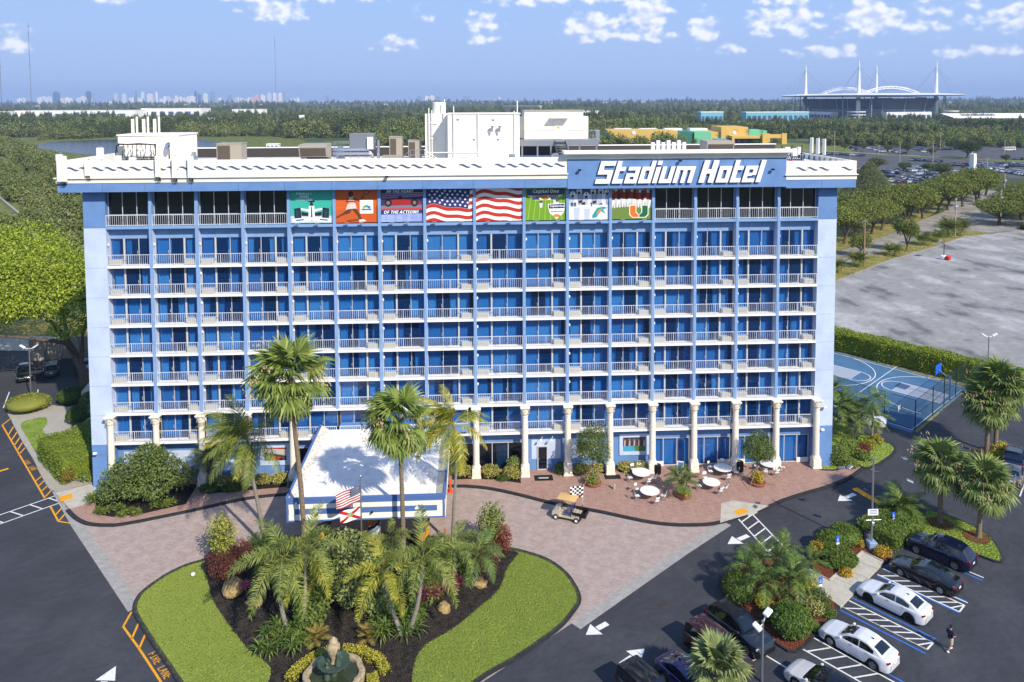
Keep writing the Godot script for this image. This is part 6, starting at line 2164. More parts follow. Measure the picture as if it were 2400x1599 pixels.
		var pot:=MB.new()
		pot.lathe([Vector2(.72,0),Vector2(.78,.22),Vector2(.72,.25),Vector2(.66,.2),Vector2(0,.19)],Vector3.ZERO,20)
		mk("pot_ring",pot,M["terracotta"],t)
	bush("potted_shrub","green and yellow shrub round the stem of the staked tree by the golf cart",V(45.3,.3,2.3),V(.75,.5,.75),cro0,Color(.40,.40,.10),900,.15,.08,250,"shrubs in the terrace pots")
	bush("potted_shrub","orange and yellow shrub round the stem of the staked tree by the right table",V(60.5,.3,3.1),V(.62,.55,.62),Color(.14,.12,.02),Color(.75,.52,.06),1000,.15,.08,251,"shrubs in the terrace pots")
	bush("potted_shrub","yellow shrub at the foot of the potted palm",V(53.2,.3,4.9),V(.5,.3,.5),ye0,ye1,600,.12,.07,252,"shrubs in the terrace pots")
	var adon:=frond_mesh("adonidia",1.75,1.1,.55,.45,30,Color(.04,.085,.015),Color(.14,.21,.045),0,.3)
	var pt:=clump_palm("potted_palm","small arching palm in a brick pot between the tables",V(53.1,.3,4.8),3,1.4,.5,adon,8,41,.9,-20.0)
	var pr:=MB.new()
	pr.lathe([Vector2(.7,-.16),Vector2(.76,.08),Vector2(.7,.1),Vector2(.64,.05),Vector2(0,.04)],Vector3.ZERO,20)
	mk("pot_ring",pr,M["terracotta"],pt)
	# island 1: palm clump,clipped balls,crotons
	clump_palm("christmas_palm","dense clump of arching palms on the red mulch island",V(55.6,.12,18.9),6,2.5,1.9,adon,9,43,1.05,-25.0)
	clump_palm("christmas_palm","smaller palm clump behind it by the path end",V(57.8,.12,17.6),3,2.2,1.2,adon,8,44,.95,-25.0)
	clipped("clipped_ball","large clipped ball at the near tip of the red mulch island",V(55.4,.12,22.6),V(2.5,1.9,2.4),.3,Color(.05,.10,.015),Color(.15,.22,.04),5200,51,true)
	clipped("clipped_ball","clipped ball at the left end of the red mulch island",V(53.1,.12,19.0),V(2.1,1.8,2.1),.1,Color(.045,.09,.012),Color(.14,.20,.04),4200,52,true)
	for q in [[54.6,19.9,.75,.8,"ye","orange and yellow shrub under the palm clump"],[56.3,20.9,.6,.45,"ye","yellow shrub between the ball and the palm clump"],[57.7,20.6,.95,.75,"cr","cream edged shrub at the near side of the mulch island"],[58.7,19.6,.8,.7,"gr","green shrub by the second blue sign"],[58.3,18.0,1.0,.65,"ye","bright yellow shrub along the path"],[58.6,20.9,.6,.4,"gr","low fern green plant at the kerb by the clipped ball"],[56.4,19.6,.8,.5,"rd","dark red plant in the middle of the mulch island"],[54.3,21.2,.5,.35,"gr","small plant left of the large ball"],[57.0,22.2,.5,.4,"lg","light green plant right of the large ball"]]:
		bush("croton",q[5],V(q[0],.12,q[1]),V(q[2],q[3]*.7,q[2]),{"ye": ye0,"cr": cro0,"gr": dg0,"rd": rd0,"lg": mg0}[q[4]],{"ye": ye1,"cr":Color(.55,.50,.18),"gr":Color(.16,.22,.05),"rd":Color(.26,.07,.06),"lg":Color(.30,.36,.08)}[q[4]],1300,.15,.07,int(q[0]*10+q[1]),"coloured shrubs on the red mulch island")
	# island 2: hedges
	clipped("hedge","big clipped hedge block beside the lamp post",V(68.6,.12,11.3),V(5.2,1.15,3.0),.62,Color(.06,.11,.015),Color(.19,.25,.05),7600,61)
	clipped("clipped_ball","clipped bush at the lamp post side of the crossing",V(64.0,.12,12.6),V(2.5,1.35,2.1),.3,Color(.06,.11,.015),Color(.17,.23,.045),4200,62,true)
	clipped("clipped_ball","clipped bush nearest the crossing",V(62.4,.12,13.5),V(2.2,1.35,2.0),.2,Color(.05,.10,.012),Color(.16,.22,.04),3800,63,true)
	clipped("clipped_ball","clipped bush behind the middle blue sign",V(62.3,.12,15.3),V(2.5,1.0,2.3),.4,Color(.05,.10,.012),Color(.16,.22,.04),4000,64,true)
	for q in [[61.1,14.2,.65,.75,"orange and yellow croton left of the clipped bushes"],[66.1,14.5,.7,.45,"yellow and red croton at the foot of the lamp post"],[62.0,16.7,.5,.35,"small yellow plant at the kerb corner of the path"],[64.9,13.2,.35,.4,"small bright plant beside the grey bin"]]:
		bush("croton",q[4],V(q[0],.12,q[1]),V(q[2],q[3]*.8,q[2]),Color(.18,.12,.02),Color(.72,.46,.05),1000,.16,.07,int(q[0]*9),"crotons by the lamp post")
	clump_palm("christmas_palm","young palm growing out of the hedge block by the lamp post",V(70.3,.12,10.0),3,1.5,.6,adon,9,45,1.1,-15.0)
	# sabal palms with round heads
	var s0:=Color(.08,.13,.03)
	var s1:=Color(.24,.29,.09)
	fan_palm("sabal_palm","round headed palm in the inner mulch ring of the grass end",V(73.4,.12,10.2),4.9,2.35,34,.21,s0,s1,71,Vector3.ZERO,3,Vector3.ZERO,"",.9)
	fan_palm("sabal_palm","round headed palm in the outer mulch ring of the grass end",V(75.2,.12,12.5),4.4,2.35,34,.20,s0,s1,72,V(.1,0,0),4,V(.3,0,0),"",.9)
	fan_palm("sabal_palm","left one of the two tall palms by the court gate",V(85.6,.12,-1.5),5.3,2.6,36,.22,s0,s1,73,Vector3.ZERO,5,V(.1,0,0),"",.9)
	fan_palm("sabal_palm","right one of the two tall palms by the court gate, a little taller",V(86.7,.12,-1.8),6.8,2.7,36,.22,s0,s1,74,Vector3.ZERO,4,V(.3,0,0),"",.9)
	fan_palm("sabal_palm","spiky palm head at the bottom edge by the maroon car",V(48.7,.0,28.2),2.4,1.75,36,.22,Color(.10,.14,.05),Color(.28,.32,.13),75,Vector3.ZERO,0,Vector3.ZERO,"",.6)
	for q in [[84.3,.7,.9,.8,"bright yellow shrub under the two tall palms"],[87.2,-1.6,1.0,.9,"yellow shrub right of the two tall palms"],[86.0,-.4,.8,.6,"low yellow shrub between the two tall palms"]]:
		bush("croton",q[4],V(q[0],.12,q[1]),V(q[2],q[3]*.7,q[2]),ye0,ye1,1100,.16,.08,int(q[0]*11),"yellow shrubs by the court")
	# right corner of the hotel
	for q in [[71.8,-6.5,5,4.4,2.2,"tall palm clump at the right corner of the hotel"],[74.2,-5.5,4,3.2,1.6,"palm clump nearest the parked white car"],[72.6,-10.5,4,5.2,1.8,"palm clump behind the hotel corner"]]:
		clump_palm("christmas_palm",q[5],V(q[0],.14,q[1]),q[2],q[3],q[4],adon,9,int(q[0]),1.25,-22.0)
	feather_palm("christmas_palm","single yellow green palm standing at the court side of the corner bed",V(75.6,.14,-4.9),[Vector3.ZERO,V(.1,2,0),V(.1,4.0,0)],.13,frond_mesh("coco_small",2.3,1.1,.85,.8,30,Color(.06,.12,.03),Color(.18,.26,.07),.1,.3),10,70,-30,47,V(.3,0,.1),.9,"grey_bark","",.4)
	for q in [[69.9,-.3,1.1,1.5,"loose green shrub against the last column"],[71.6,-2.0,1.2,1.4,"loose green shrub at the hotel corner"],[70.6,.2,.9,.6,"low bright green shrub inside the black kerb"],[73.5,-2.6,.7,.6,"dark red plant in the corner bed"],[74.6,-3.6,.7,.6,"yellow flowering shrub in the corner bed"],[76.0,-4.6,.6,.6,"yellow and red shrub by the parked white car"],[72.8,-1.2,.8,.5,"low green plant at the kerb of the corner bed"]]:
		var dark: bool="red" in q[4]
		bush("corner_shrub",q[4],V(q[0],.14,q[1]),V(q[2],q[3]*.7,q[2]),rd0 if dark and not "yellow" in q[4] else mg0,Color(.30,.08,.06) if dark and not "yellow" in q[4] else (ye1 if "yellow" in q[4] else Color(.27,.33,.07)),1500,.18,.09,int(q[0]*5+q[3]),"shrubs at the right corner of the hotel")
	# left side of the hotel
	clipped("hedge","tall bright clipped hedge at the left corner of the hotel",V(-5.2,.1,-4.4),V(7.4,2.3,3.3),-.81,Color(.10,.16,.015),Color(.27,.32,.04),8200,81)
	clipped("hedge","second bright hedge block behind it along the gravel",V(-4.6,.1,-8.6),V(4.4,2.0,3.0),-.81,Color(.10,.16,.015),Color(.25,.31,.04),5200,82)
	clipped("clipped_ball","yellow clipped bush at the foot of the left lamp",V(-17.2,.1,-18.9),V(4.6,1.7,3.0),.15,Color(.14,.16,.02),Color(.34,.34,.07),4200,83,true)
	clipped("clipped_ball","dark round bush in the shade by the grey box",V(-13.4,.1,-21.0),V(3.0,1.6,2.8),.1,dg0,dg1,3000,84,true)
	clipped("clipped_ball","dark round bush nearer the gravel in the shade",V(-9.6,.1,-15.2),V(2.6,1.7,2.6),.1,dg0,dg1,2800,85,true)
	clipped("clipped_ball","dark low bush between the round ones",V(-9.8,.1,-18.6),V(2.8,2.0,2.6),.1,dg0,dg1,2600,86,true)
	fan_palm("fan_palm","small silvery fan palm against the left wall",V(-5.6,.1,-13.6),1.8,2.4,22,.18,Color(.10,.15,.07),Color(.24,.30,.15),87,Vector3.ZERO,0,Vector3.ZERO,"",.6)
	bush("croton","orange green croton at the end of the bright hedge",V(-3.7,.1,-1.2),V(.8,.85,.8),Color(.12,.05,.015),Color(.34,.24,.05),1300,.17,.08,88)
	bush("croton","small light shrub between the hedge and the ramp",V(-1.9,.1,-1.4),V(.9,.5,.8),mg0,Color(.34,.40,.10),900,.15,.08,89)
func rock(at:Vector3,s: float,label:String,seed_: int)->void:
	var r:=RandomNumberGenerator.new()
	r.seed=seed_
	var f:=FastNoiseLite.new()
	f.seed=seed_; f.frequency=.9
	var rows:=[]
	for i in 9:
		var a:=-PI/2+PI*i/8.0
		var ring:=PackedVector3Array()
		for j in 14:
			var u:=TAU*j/14
			var d:=V(cos(a)*cos(-u),sin(a),cos(a)*sin(-u))
			var k:=1.0 + .45*f.get_noise_3dv(d*1.7)
			ring.append(V(d.x*s*1.2,maxf(d.y*s*.6,-.15)+s*.3,d.z*s*.9)*k)
		rows.append(ring)
	var b:=MB.new()
	b.grid(rows,true)
	var o:=mk("boulder",b,M["rock"],null,Transform3D(Basis(Vector3.UP,r.randf()*6),at))
	tag(o,label,"rock")
# ---- cars ------------------------------------------------------------------------------------
func paint(called:String,c:Color,metal:=.3)->StandardMaterial3D:
	if M.has(called): return M[called]
	var m:=simple(called,c,.32,metal)
	m.clearcoat_enabled=true
	m.clearcoat=1.0
	m.clearcoat_roughness=.04
	return m
func lerp_pts(pts:Array,x: float)->float:
	for i in pts.size()-1:
		if x<=pts[i+1].x:
			var f: float=clampf((x-pts[i].x)/maxf(pts[i+1].x-pts[i].x,.001),0,1)
			f=f*f*(3-2*f)*.5+f*.5
			return lerpf(pts[i].y,pts[i+1].y,f)
	return pts[pts.size()-1].y
func car(label:String,style:String,body:StandardMaterial3D,at:Vector3,dir:Vector2,roof_black:=false)->Node3D:
	# nose points along +x of the car; at is the middle between the axles on the ground
	var turn:=atan2(-dir.y,dir.x)
	var t:=thing(style,label,"car",at,turn)
	var suv:=style=="suv"
	var box_:=style=="offroad_car"
	# x runs from the nose (negative) to the tail in these curves
	var wb:=1.38
	var L0:=-2.32 if not box_ else -2.2
	var L1:=2.38 if not box_ else 2.2
	var W:=.91 if not suv else .95
	if box_:W=.93
	var deck:Array
	var roof:Array
	if suv:
		deck=[Vector2(-2.32,.62),Vector2(-2.2,.86),Vector2(-1.9,.98),Vector2(-1.0,1.09),Vector2(1.9,1.12),Vector2(2.25,1.06),Vector2(2.38,.80)]
		roof=[Vector2(-1.05,1.08),Vector2(-.35,1.53),Vector2(.3,1.66),Vector2(1.3,1.62),Vector2(1.75,1.53),Vector2(2.22,1.12)]
	elif box_:
		deck=[Vector2(-2.2,.70),Vector2(-2.12,1.06),Vector2(-1.6,1.14),Vector2(-.75,1.16),Vector2(2.0,1.16),Vector2(2.2,1.14)]
		roof=[Vector2(-.72,1.16),Vector2(-.42,1.76),Vector2(-.2,1.82),Vector2(1.6,1.82),Vector2(2.02,1.78),Vector2(2.16,1.18)]
	else:
		deck=[Vector2(-2.32,.52),Vector2(-2.2,.70),Vector2(-1.8,.83),Vector2(-1.0,.94),Vector2(-.4,.97),Vector2(1.6,.99),Vector2(2.1,1.0),Vector2(2.32,.92),Vector2(2.38,.74)]
		roof=[Vector2(-1.0,.94),Vector2(-.25,1.32),Vector2(.3,1.43),Vector2(.9,1.40),Vector2(1.3,1.27),Vector2(1.95,1.0)]
	var rw:=.34 if not (suv or box_) else .385
	var b:=MB.new()
	var xs:=[]
	var x:=L0
	while x < L1 + .001:
		xs.append(x)
		var near:=minf(absf(x+wb),absf(x-wb))
		x+=.06 if near < .5 else .13
	if xs[xs.size()-1] < L1 - .01: xs.append(L1)
	for side in [-1,1]:
		var rows:=[]
		for xx in xs:
			var end: float=minf((xx-L0)/.55,(L1-xx)/.5)
			var w: float=W*(1.0 if end>=1.0 else lerpf(.74 if not box_ else .9,1.0,sqrt(maxf(end,0.0))))
			var yd:=lerp_pts(deck,xx)
			var yb:=.22
			if end < .3: yb=lerpf(.30,.22,maxf(end,0)/.3)
			for ax in [-wb,wb]:
				var q: float=(rw + .07)*(rw + .07)-(xx-ax)*(xx-ax)
				if q > 0: yb=maxf(yb,rw+sqrt(q)*.98 - .02)
			yb=minf(yb,yd - .08)
			var row:=PackedVector3Array()
			var hh:=yd-yb
			row.append(V(-xx,yb,side*(w - .05)))
			row.append(V(-xx,yb + .02,side*(w - .005)))
			row.append(V(-xx,yb+hh*.35,side*w))
			row.append(V(-xx,yb+hh*.7,side*(w - .01)))
			row.append(V(-xx,yd - .045,side*(w - .04)))
			row.append(V(-xx,yd,side*(w - .12)))
			row.append(V(-xx,yd + .02,side*w*.45))
			row.append(V(-xx,yd + .03,0))
			rows.append(row)
		b.grid(rows,false,side < 0)
	# nose and tail faces
	for e in [0,xs.size()-1]:
		var xx: float=xs[e]
		var yd:=lerp_pts(deck,xx)
		var w:=W*(.74 if not box_ else .9)
		var pts:=[V(-xx,.30,-w + .05),V(-xx,.30,w - .05),V(-xx,yd,w - .1),V(-xx,yd,-w + .1)]
		b.oquad(pts[0],pts[1],pts[2],pts[3],V(0,.5,0))
	var body_n:=mk("body",b,body,t)
	# dark underside and wheel housings
	b=MB.new()
	b.box(V(-L1 + .25,.18,-W + .12),V(-L0 - .25,.42,W - .12))
	for ax in [-wb,wb]: b.box(V(-ax-rw - .05,.25,-W + .1),V(-ax+rw + .05,.72,W - .1))
	mk("underside",b,M["black"],t)
	# cabin: roof ribbon with windscreen and rear window,sides with panes
	var rb:=MB.new()
	var gl:=MB.new()
	var n:=22
	var x0: float=roof[0].x
	var x1: float=roof[roof.size()-1].x
	var ring:=[]
	for k in n+1:
		var xx:=lerpf(x0,x1,float(k)/n)
		var y:=lerp_pts(roof,xx)
		var up:=clampf((y-1.0)/.45,0,1) if not box_ else clampf((y-1.16)/.6,0,1)
		var w:=lerpf(W - .13,(W - .27) if not box_ else (W - .17),up)
		ring.append([xx,y,w])
	var wind_end: float=roof[1].x + .08
	var rear_start: float=roof[roof.size()-2].x - .06
	for k in n:
		var a:Array=ring[k]
		var d:Array=ring[k+1]
		var glass: bool=d[0]<=wind_end + .12 and k > 0 or a[0]>=rear_start and k < n-1
		for j in 8:
			var f0:=-1.0+j*.25
			var f1:=f0 + .25
			var c:=func(q:Array,f: float)->Vector3: return V(-q[0],q[1] + .035*(1.0-f*f),f*q[2])
			var p:MB=gl if glass and j > 0 and j < 7 else rb
			p.oquad((c as Callable).call(a,f0),(c as Callable).call(a,f1),(c as Callable).call(d,f1),(c as Callable).call(d,f0),V(-.4,.6,0))
	for side in [-1,1]:
		for k in n:
			var a:Array=ring[k]
			var d:Array=ring[k+1]
			var ya:=lerp_pts(deck,a[0]) - .02
			var yd:=lerp_pts(deck,d[0]) - .02
			rb.oquad(V(-a[0],ya,side*(W - .10)),V(-d[0],yd,side*(W - .10)),V(-d[0],d[1],side*d[2]),V(-a[0],a[1],side*a[2]),V(-.3,1.1,0))
	var top:=mk("cabin",rb,M["gloss_black"] if roof_black else body,t)
	mk("windscreen",gl,M["car_glass"],t)
	# side panes,a little proud of the frame
	var cuts:=[x0 + .38,(x0+x1)/2 - .02,x1 - .55] if not suv and not box_ else ([x0 + .36,.32,x1 - .42] if suv else [x0 + .22,.55,x1 - .1])
	for side in [-1,1]:
		for pn in 2:
			var gb:=MB.new()
			var xa: float=cuts[pn] + .04
			var xb: float=cuts[pn+1] - .04
			var seg:=6
			for k in seg:
				var u0:=lerpf(xa,xb,float(k)/seg)
				var u1:=lerpf(xa,xb,(k+1.0)/seg)
				var q:=[]
				for u in [u0,u1]:
					var y:=lerp_pts(roof,u)
					var upf:=clampf((y-1.0)/.45,0,1) if not box_ else clampf((y-1.16)/.6,0,1)
					var w:=lerpf(W - .13,(W - .27) if not box_ else (W - .17),upf)
					var yb:=lerp_pts(deck,u) + .015
					var yt:=maxf(y - .07,yb + .02)
					var wt:=lerpf(W - .10,w,clampf((yt-yb)/maxf(y-yb,.05),0,1))
					q.append([V(-u,yb,side*(W - .088)),V(-u,yt,side*(wt + .014))])
				gb.oquad(q[0][0],q[1][0],q[1][1],q[0][1],V(-.3,1.1,0))
			mk("side_window",gb,M["car_glass"],t)
	# wheels
	for ax in [-wb,wb]:
		for side in [-1,1]:
			var wv:=MB.new()
			var pr:=[Vector2(rw*.62,-.11),Vector2(rw*.95,-.105),Vector2(rw,-.07),Vector2(rw,.07),Vector2(rw*.95,.105),Vector2(rw*.62,.11)]
			wv.lathe(pr,Vector3.ZERO,22)
			var wn:=mk("wheel",wv,M["rubber"],t,Transform3D(Basis(V(1,0,0),PI/2*side),V(-ax,rw,side*(W - .13))))
			var rim:=MB.new()
			rim.lathe([Vector2(0,.06),Vector2(rw*.16,.075),Vector2(rw*.18,.05)],Vector3.ZERO,14)
			rim.lathe([Vector2(rw*.54,.05),Vector2(rw*.56,.09),Vector2(rw*.65,.105)],Vector3.ZERO,22)
			for k in 10:
				rim.box(V(rw*.14,.045,-.022),V(rw*.58,.075,.022),Transform3D(Basis(V(0,1,0),TAU*k/10 + .12*(k % 2)),Vector3.ZERO))
			mk("rim",rim,M["rim_dark"] if body.resource_name.begins_with("jeep") or body.resource_name=="white_b" else M["galvanised"],wn)
			var dk:=MB.new()
			dk.lathe([Vector2(0,.02),Vector2(rw*.62,.02)],Vector3.ZERO,16)  # black disc put in as the shade behind the rim spokes
			mk("hub_shadow_disc",dk,M["black"],wn).name="hub_shade_disc" if wn.get_node_or_null("hub_shade_disc")==null else "hub_shade_disc_001"
	# lamps
	for side in [-1,1]:
		var hl:=MB.new()
		var yh:=lerp_pts(deck,L0 + .22)
		hl.bbox(V(-.24,-.06,-.11),V(.10,.06,.11),.03,Transform3D(Basis(V(0,1,0),-side*.55),V(-L0 - .24,yh - .12,side*(W - .21))))
		mk("headlight",hl,M["lamp_clear"],t)
		var tl:=MB.new()
		var yt:=lerp_pts(deck,L1 - .2)
		if suv or box_: tl.bbox(V(-L1 + .0,yt - .32,-.06),V(-L1 + .22,yt - .06,.10),.03,Transform3D(Basis(),V(0,0,side*(W - .20))))
		else: tl.bbox(V(-.08,-.065,-.16),V(.16,.065,.12),.03,Transform3D(Basis(V(0,1,0),side*.3),V(-L1 + .12,yt - .13,side*(W - .26))))
		mk("tail_light",tl,M["lamp_red"],t)
		var mr:=MB.new()
		mr.bbox(V(-.07,0,0),V(.08,.14,.2),.03,Transform3D(Basis(V(0,1,0),0.0 if side > 0 else PI),V(-x0 - .32,lerp_pts(deck,x0 + .3) + .02,side*(W - .06))))
		mk("mirror",mr,body,t)
		for hx in [-.02,1.0]:
			var dh:=MB.new()
			dh.box(V(-hx - .1,.86 if not (suv or box_) else .95,side*(W - .03) - .02),V(-hx + .1,.885 if not (suv or box_) else .975,side*(W - .03) + .025))
			mk("door_handle",dh,M["chrome"] if not box_ else body,t)
	var gr:=MB.new()
	gr.box(V(-L0 - .06,.34,-.5),V(-L0 + .012,.52,.5))
	if box_:
		for k in 7: gr.box(V(-L0 - .02,.62,-.36+k*.11),V(-L0 + .02,.98,-.30+k*.11))
	mk("grille",gr,M["black"],t)
	var pl:=MB.new()
	pl.box(V(-L1 - .015,.62,-.16),V(-L1 + .05,.76,.16))
	mk("number_plate",pl,M["white_plastic"],t)
	if box_:
		var sp:=MB.new()
		sp.lathe([Vector2(.2,-.1),Vector2(.37,-.1),Vector2(.39,0),Vector2(.37,.1),Vector2(0,.1)],Vector3.ZERO,20)
		mk("spare_wheel",sp,M["rubber"],t,Transform3D(Basis(V(0,0,1),PI/2),V(-L1 - .12,.95,0)))
		for ax in [-wb,wb]:
			for side in [-1,1]:
				var fl:=MB.new()
				for k in 8:
					var a0:=PI*k/8.0
					var a1:=PI*(k+1)/8.0
					fl.oquad(V(-ax+cos(a0)*.5,rw+sin(a0)*.46,side*(W - .06)),V(-ax+cos(a1)*.5,rw+sin(a1)*.46,side*(W - .06)),V(-ax+cos(a1)*.5,rw+sin(a1)*.46,side*(W + .12)),V(-ax+cos(a0)*.5,rw+sin(a0)*.46,side*(W + .12)),V(-ax,rw,side*W))
				mk("fender",fl,body,t)
	elif suv:
		for side in [-1,1]:
			var rr:=MB.new()
			rr.tube([V(.6,1.66,side*.62),V(.4,1.71,side*.62),V(-1.3,1.68,side*.62),V(-1.5,1.60,side*.62)],[.02],5)
			mk("roof_rail",rr,M["gloss_black"],t)
	if style=="sedan" and not roof_black:
		var an:=MB.new()
		an.bbox(V(-1.05,1.41,-.03),V(-.88,1.48,.03),.01)
		mk("antenna_fin",an,M["gloss_black"],t)
	return t
func cars_near()->void:
	simple("car_glass",C(.05,.06,.065),.04,0.0,.9)
	simple("gloss_black",C(.025,.025,.03),.15)
	simple("rim_dark",C(.16,.16,.17),.35,.8)
	simple("lamp_clear",C(.75,.77,.78),.08)
	simple("lamp_red",C(.50,.02,.03),.15)
	var dv:=Vector2(-.605,-.796)
	car("dark blue hatchback car parked beside the grass end","suv",paint("navy",C(.035,.06,.19)),V(70.49,0,14.82),dv)
	car("black sedan parked between the blue car and a white one","sedan",paint("black_paint",C(.018,.018,.022)),V(67.63,0,17.53),dv)
	car("white sedan with dark wheels parked by the concrete path","sedan",paint("white_b",C(.80,.81,.83),.0),V(63.70,0,20.26),dv)
	car("white sedan with silver wheels parked beside the large clipped ball","sedan",paint("white_a",C(.80,.81,.83),.0),V(59.02,0,24.33),Vector2(-.60,-.80))
	car("white sedan with black roof cut by the bottom edge","sedan",paint("white_c",C(.74,.74,.74),.0),V(55.25,0,27.75),Vector2(-.60,-.80),true)
	car("dark grey family car with roof rails parked beside the maroon one","suv",paint("slate",C(.10,.12,.16)),V(51.85,0,22.65),Vector2(.50,.866),true)
	car("maroon boxy off road car behind the spiky palm head","offroad_car",paint("jeep_maroon",C(.20,.025,.035)),V(49.75,0,24.7),Vector2(.50,.866))
	car("bright blue car at the bottom edge left of the maroon one","sedan",paint("royal",C(.02,.06,.34)),V(47.35,0,27.0),Vector2(.50,.866))
	car("black off road car at the bottom edge beside the blue one","offroad_car",paint("jeep_black",C(.03,.035,.045)),V(44.6,0,28.2),Vector2(.50,.866))
	car("silver grey sedan parked at the far right by the court","sedan",paint("silver",C(.42,.43,.45),.6),V(84.9,0,3.2),Vector2(.64,-.77))
	car("dark navy car cut by the right edge behind the silver one","suv",paint("navy",C(.035,.06,.19)),V(87.2,0,.3),Vector2(.64,-.77))
	car("black car with chrome grille in the left car park under the big tree","suv",paint("black_paint",C(.018,.018,.022)),V(-23.8,0,-29.8),Vector2(.46,.89))
	car("grey car seen from behind in the left car park","suv",paint("grey_blue",C(.25,.29,.34),.5),V(-21.3,0,-31.4),Vector2(-.46,-.89))
	car("dark car half hidden by the trunk of the big tree","sedan",paint("black_paint",C(.018,.018,.022)),V(-17.5,0,-32.2),Vector2(.46,.89))
	car("white car parked behind the palms at the right corner of the hotel","sedan",paint("white_a",C(.80,.81,.83),.0),V(77.3,0,-9.8),Vector2(.80,.60))
func furniture()->void:
	# round tables and folding chairs
	var tb:=thing("round_table","round white table nearest the team poster","table",V(50.0,.13,1.6),0.0,"round white terrace tables")
	var b:=MB.new()
	b.lathe([Vector2(0,.70),Vector2(.84,.70),Vector2(.86,.715),Vector2(.86,.735),Vector2(.84,.75),Vector2(0,.75)],Vector3.ZERO,32)
	mk("table_top",b,M["white_plastic"],tb)
	for k in 4:
		b=MB.new()
		var a:=TAU*(k + .5)/4
		b.rod(V(cos(a)*.62,0,sin(a)*.62),V(cos(a)*.55,.7,sin(a)*.55),.018,6)
		mk("leg",b,M["grey_metal"],tb)
	for q in [[50.0,5.0,"round white table in front, nearest the kerb"],[57.9,1.2,"round white table with dappled shade by the wall"],[56.0,3.7,"smaller round white table beside the potted palm"],[62.6,.6,"round white table behind the right staked tree"]]:
		copy(tb,"round_table",q[2],V(q[0],.13,q[1]),.3,V(1,1,1)*(1.0 if q[0]!=56.0 else .92),"round white terrace tables")
	var ch:=thing("folding_chair","","chair",Vector3.ZERO,0.0,"white folding chairs on the terrace")
	b=MB.new()
	b.bbox(V(-.2,.44,-.2),V(.2,.47,.2),.012)
	mk("seat",b,M["white_plastic"],ch)
	b=MB.new()
	for r in 3:
		var row0:=[]
		for s in [0,1]:
			var row:=PackedVector3Array()
			for k in 7:
				var f:=k/6.0*2-1
				row.append(V(f*.21,.88-s*.22 ,.27 + .05*(1-f*f)-s*.05+(.012 if r==1 else 0.0)))
			row0.append(row)
		if r < 2: b.grid(row0,false,r==0)
	mk("backrest",b,M["white_plastic"],ch)
	for s in [-1,1]:
		b=MB.new()
		b.rod(V(s*.22,0,-.24),V(s*.22,.9,.28),.014,5)
		mk("leg",b,M["grey_metal"],ch)
		b=MB.new()
		b.rod(V(s*.19,0,.26),V(s*.19,.5,-.1),.014,5)
		mk("leg",b,M["grey_metal"],ch)
	b=MB.new()
	b.rod(V(-.19,.12,.2),V(.19,.12,.2),.01,5); b.rod(V(-.22,.14,-.16),V(.22,.14,-.16),.01,5)
	mk("stretcher",b,M["grey_metal"],ch)
	var first:=true
	for q in [[50.0,1.6,[1.25,2.8,4.3,-1.5,.5],"by the team poster"],[50.0,5.0,[.3,1.3,2.9,3.9],"in front by the kerb"],[57.9,1.2,[.3,1.5,3.1,-1.3,-.6,-2.4],"with dappled shade"],[56.0,3.7,[1.2,.5,3.0,-1.7],"beside the potted palm"],[62.6,.6,[.2,1.4,2.2,-1.4,3.2],"behind the staked tree"]]:
		var w:Array=["nearest the viewer","on the right","on the left","on the wall side","pulled a little away","at the back"]
		for k in q[2].size():
			var a: float=q[2][k]
			var p:=V(q[0]+cos(a)*1.22,.13,q[1]+sin(a)*1.22)
			var side:String="on the right" if absf(cos(a)) > .8 and cos(a) > 0 else ("on the left" if absf(cos(a)) > .8 else ("in front" if sin(a) > 0 else "behind"))
			if absf(cos(a))<=.8 and absf(cos(a)) > .3 and sin(a) > .3: side+=(" towards the right" if cos(a) > 0 else " towards the left")
			if absf(cos(a))<=.8 and sin(a) < -.3 and absf(cos(a)) > .3: side+=(" towards the right" if cos(a) > 0 else " towards the left")
			var lab:String="white chair " + side + " of the table " + q[3]
			if first:
				ch.position=p; ch.rotation.y=PI/2-a; ch.set_meta("label",lab); first=false
			else:
				copy(ch,"folding_chair",lab,p,PI/2-a,Vector3.ONE,"white folding chairs on the terrace")
	golf_cart()
	cones()
	flags()
	posts()
	fountain()
	person()
	# mats,bins
	for q in [[40.9,.75,1.75,1.05,"black door mat with pale lettering at the glass door"],[47.4,.95,1.5,.8,"black mat under the staked tree by the poster"]]:
		b=MB.new()
		b.bbox(V(-q[2]/2,.131,-q[3]/2),V(q[2]/2,.15,q[3]/2),.008)
		var m:=mk("door_mat",b,M["rubber"],null,Transform3D(Basis(),V(q[0],0,q[1])))
		tag(m,q[4],"mat")
		if q[0] < 42:
			var s:=MB.new()
			s.box(V(-.45,.15,.05),V(.45,.154,.12)); s.box(V(-.5,.15,-.08),V(.5,.154,-.02))
			mk("lettering",s,M["white_plastic"],m)
	for q in [[51.8,.55,"dark round litter bin by the wall behind the tables","dark_metal",.32,.95],[59.75,.5,"black bin between two columns by the wall","black",.36,1.0],[65.9,12.75,"grey green metal bin beside the lamp post","grey_metal",.30,1.05]]:
		var t:=thing("litter_bin",q[2],"bin",V(q[0],.13,q[1]))
		b=MB.new()
		b.lathe([Vector2(q[4]*.9,0),Vector2(q[4],.05),Vector2(q[4],q[5]*.85)],Vector3.ZERO,18)
		for k in 16:
			var a:=TAU*k/16
			b.box(V(-.015,.05,-.01),V(.015,q[5]*.8,.015),Transform3D(Basis(V(0,1,0),-a+PI/2),V(cos(a),0,sin(a))*q[4]))
		mk("drum",b,M[q[3]],t)
		b=MB.new()
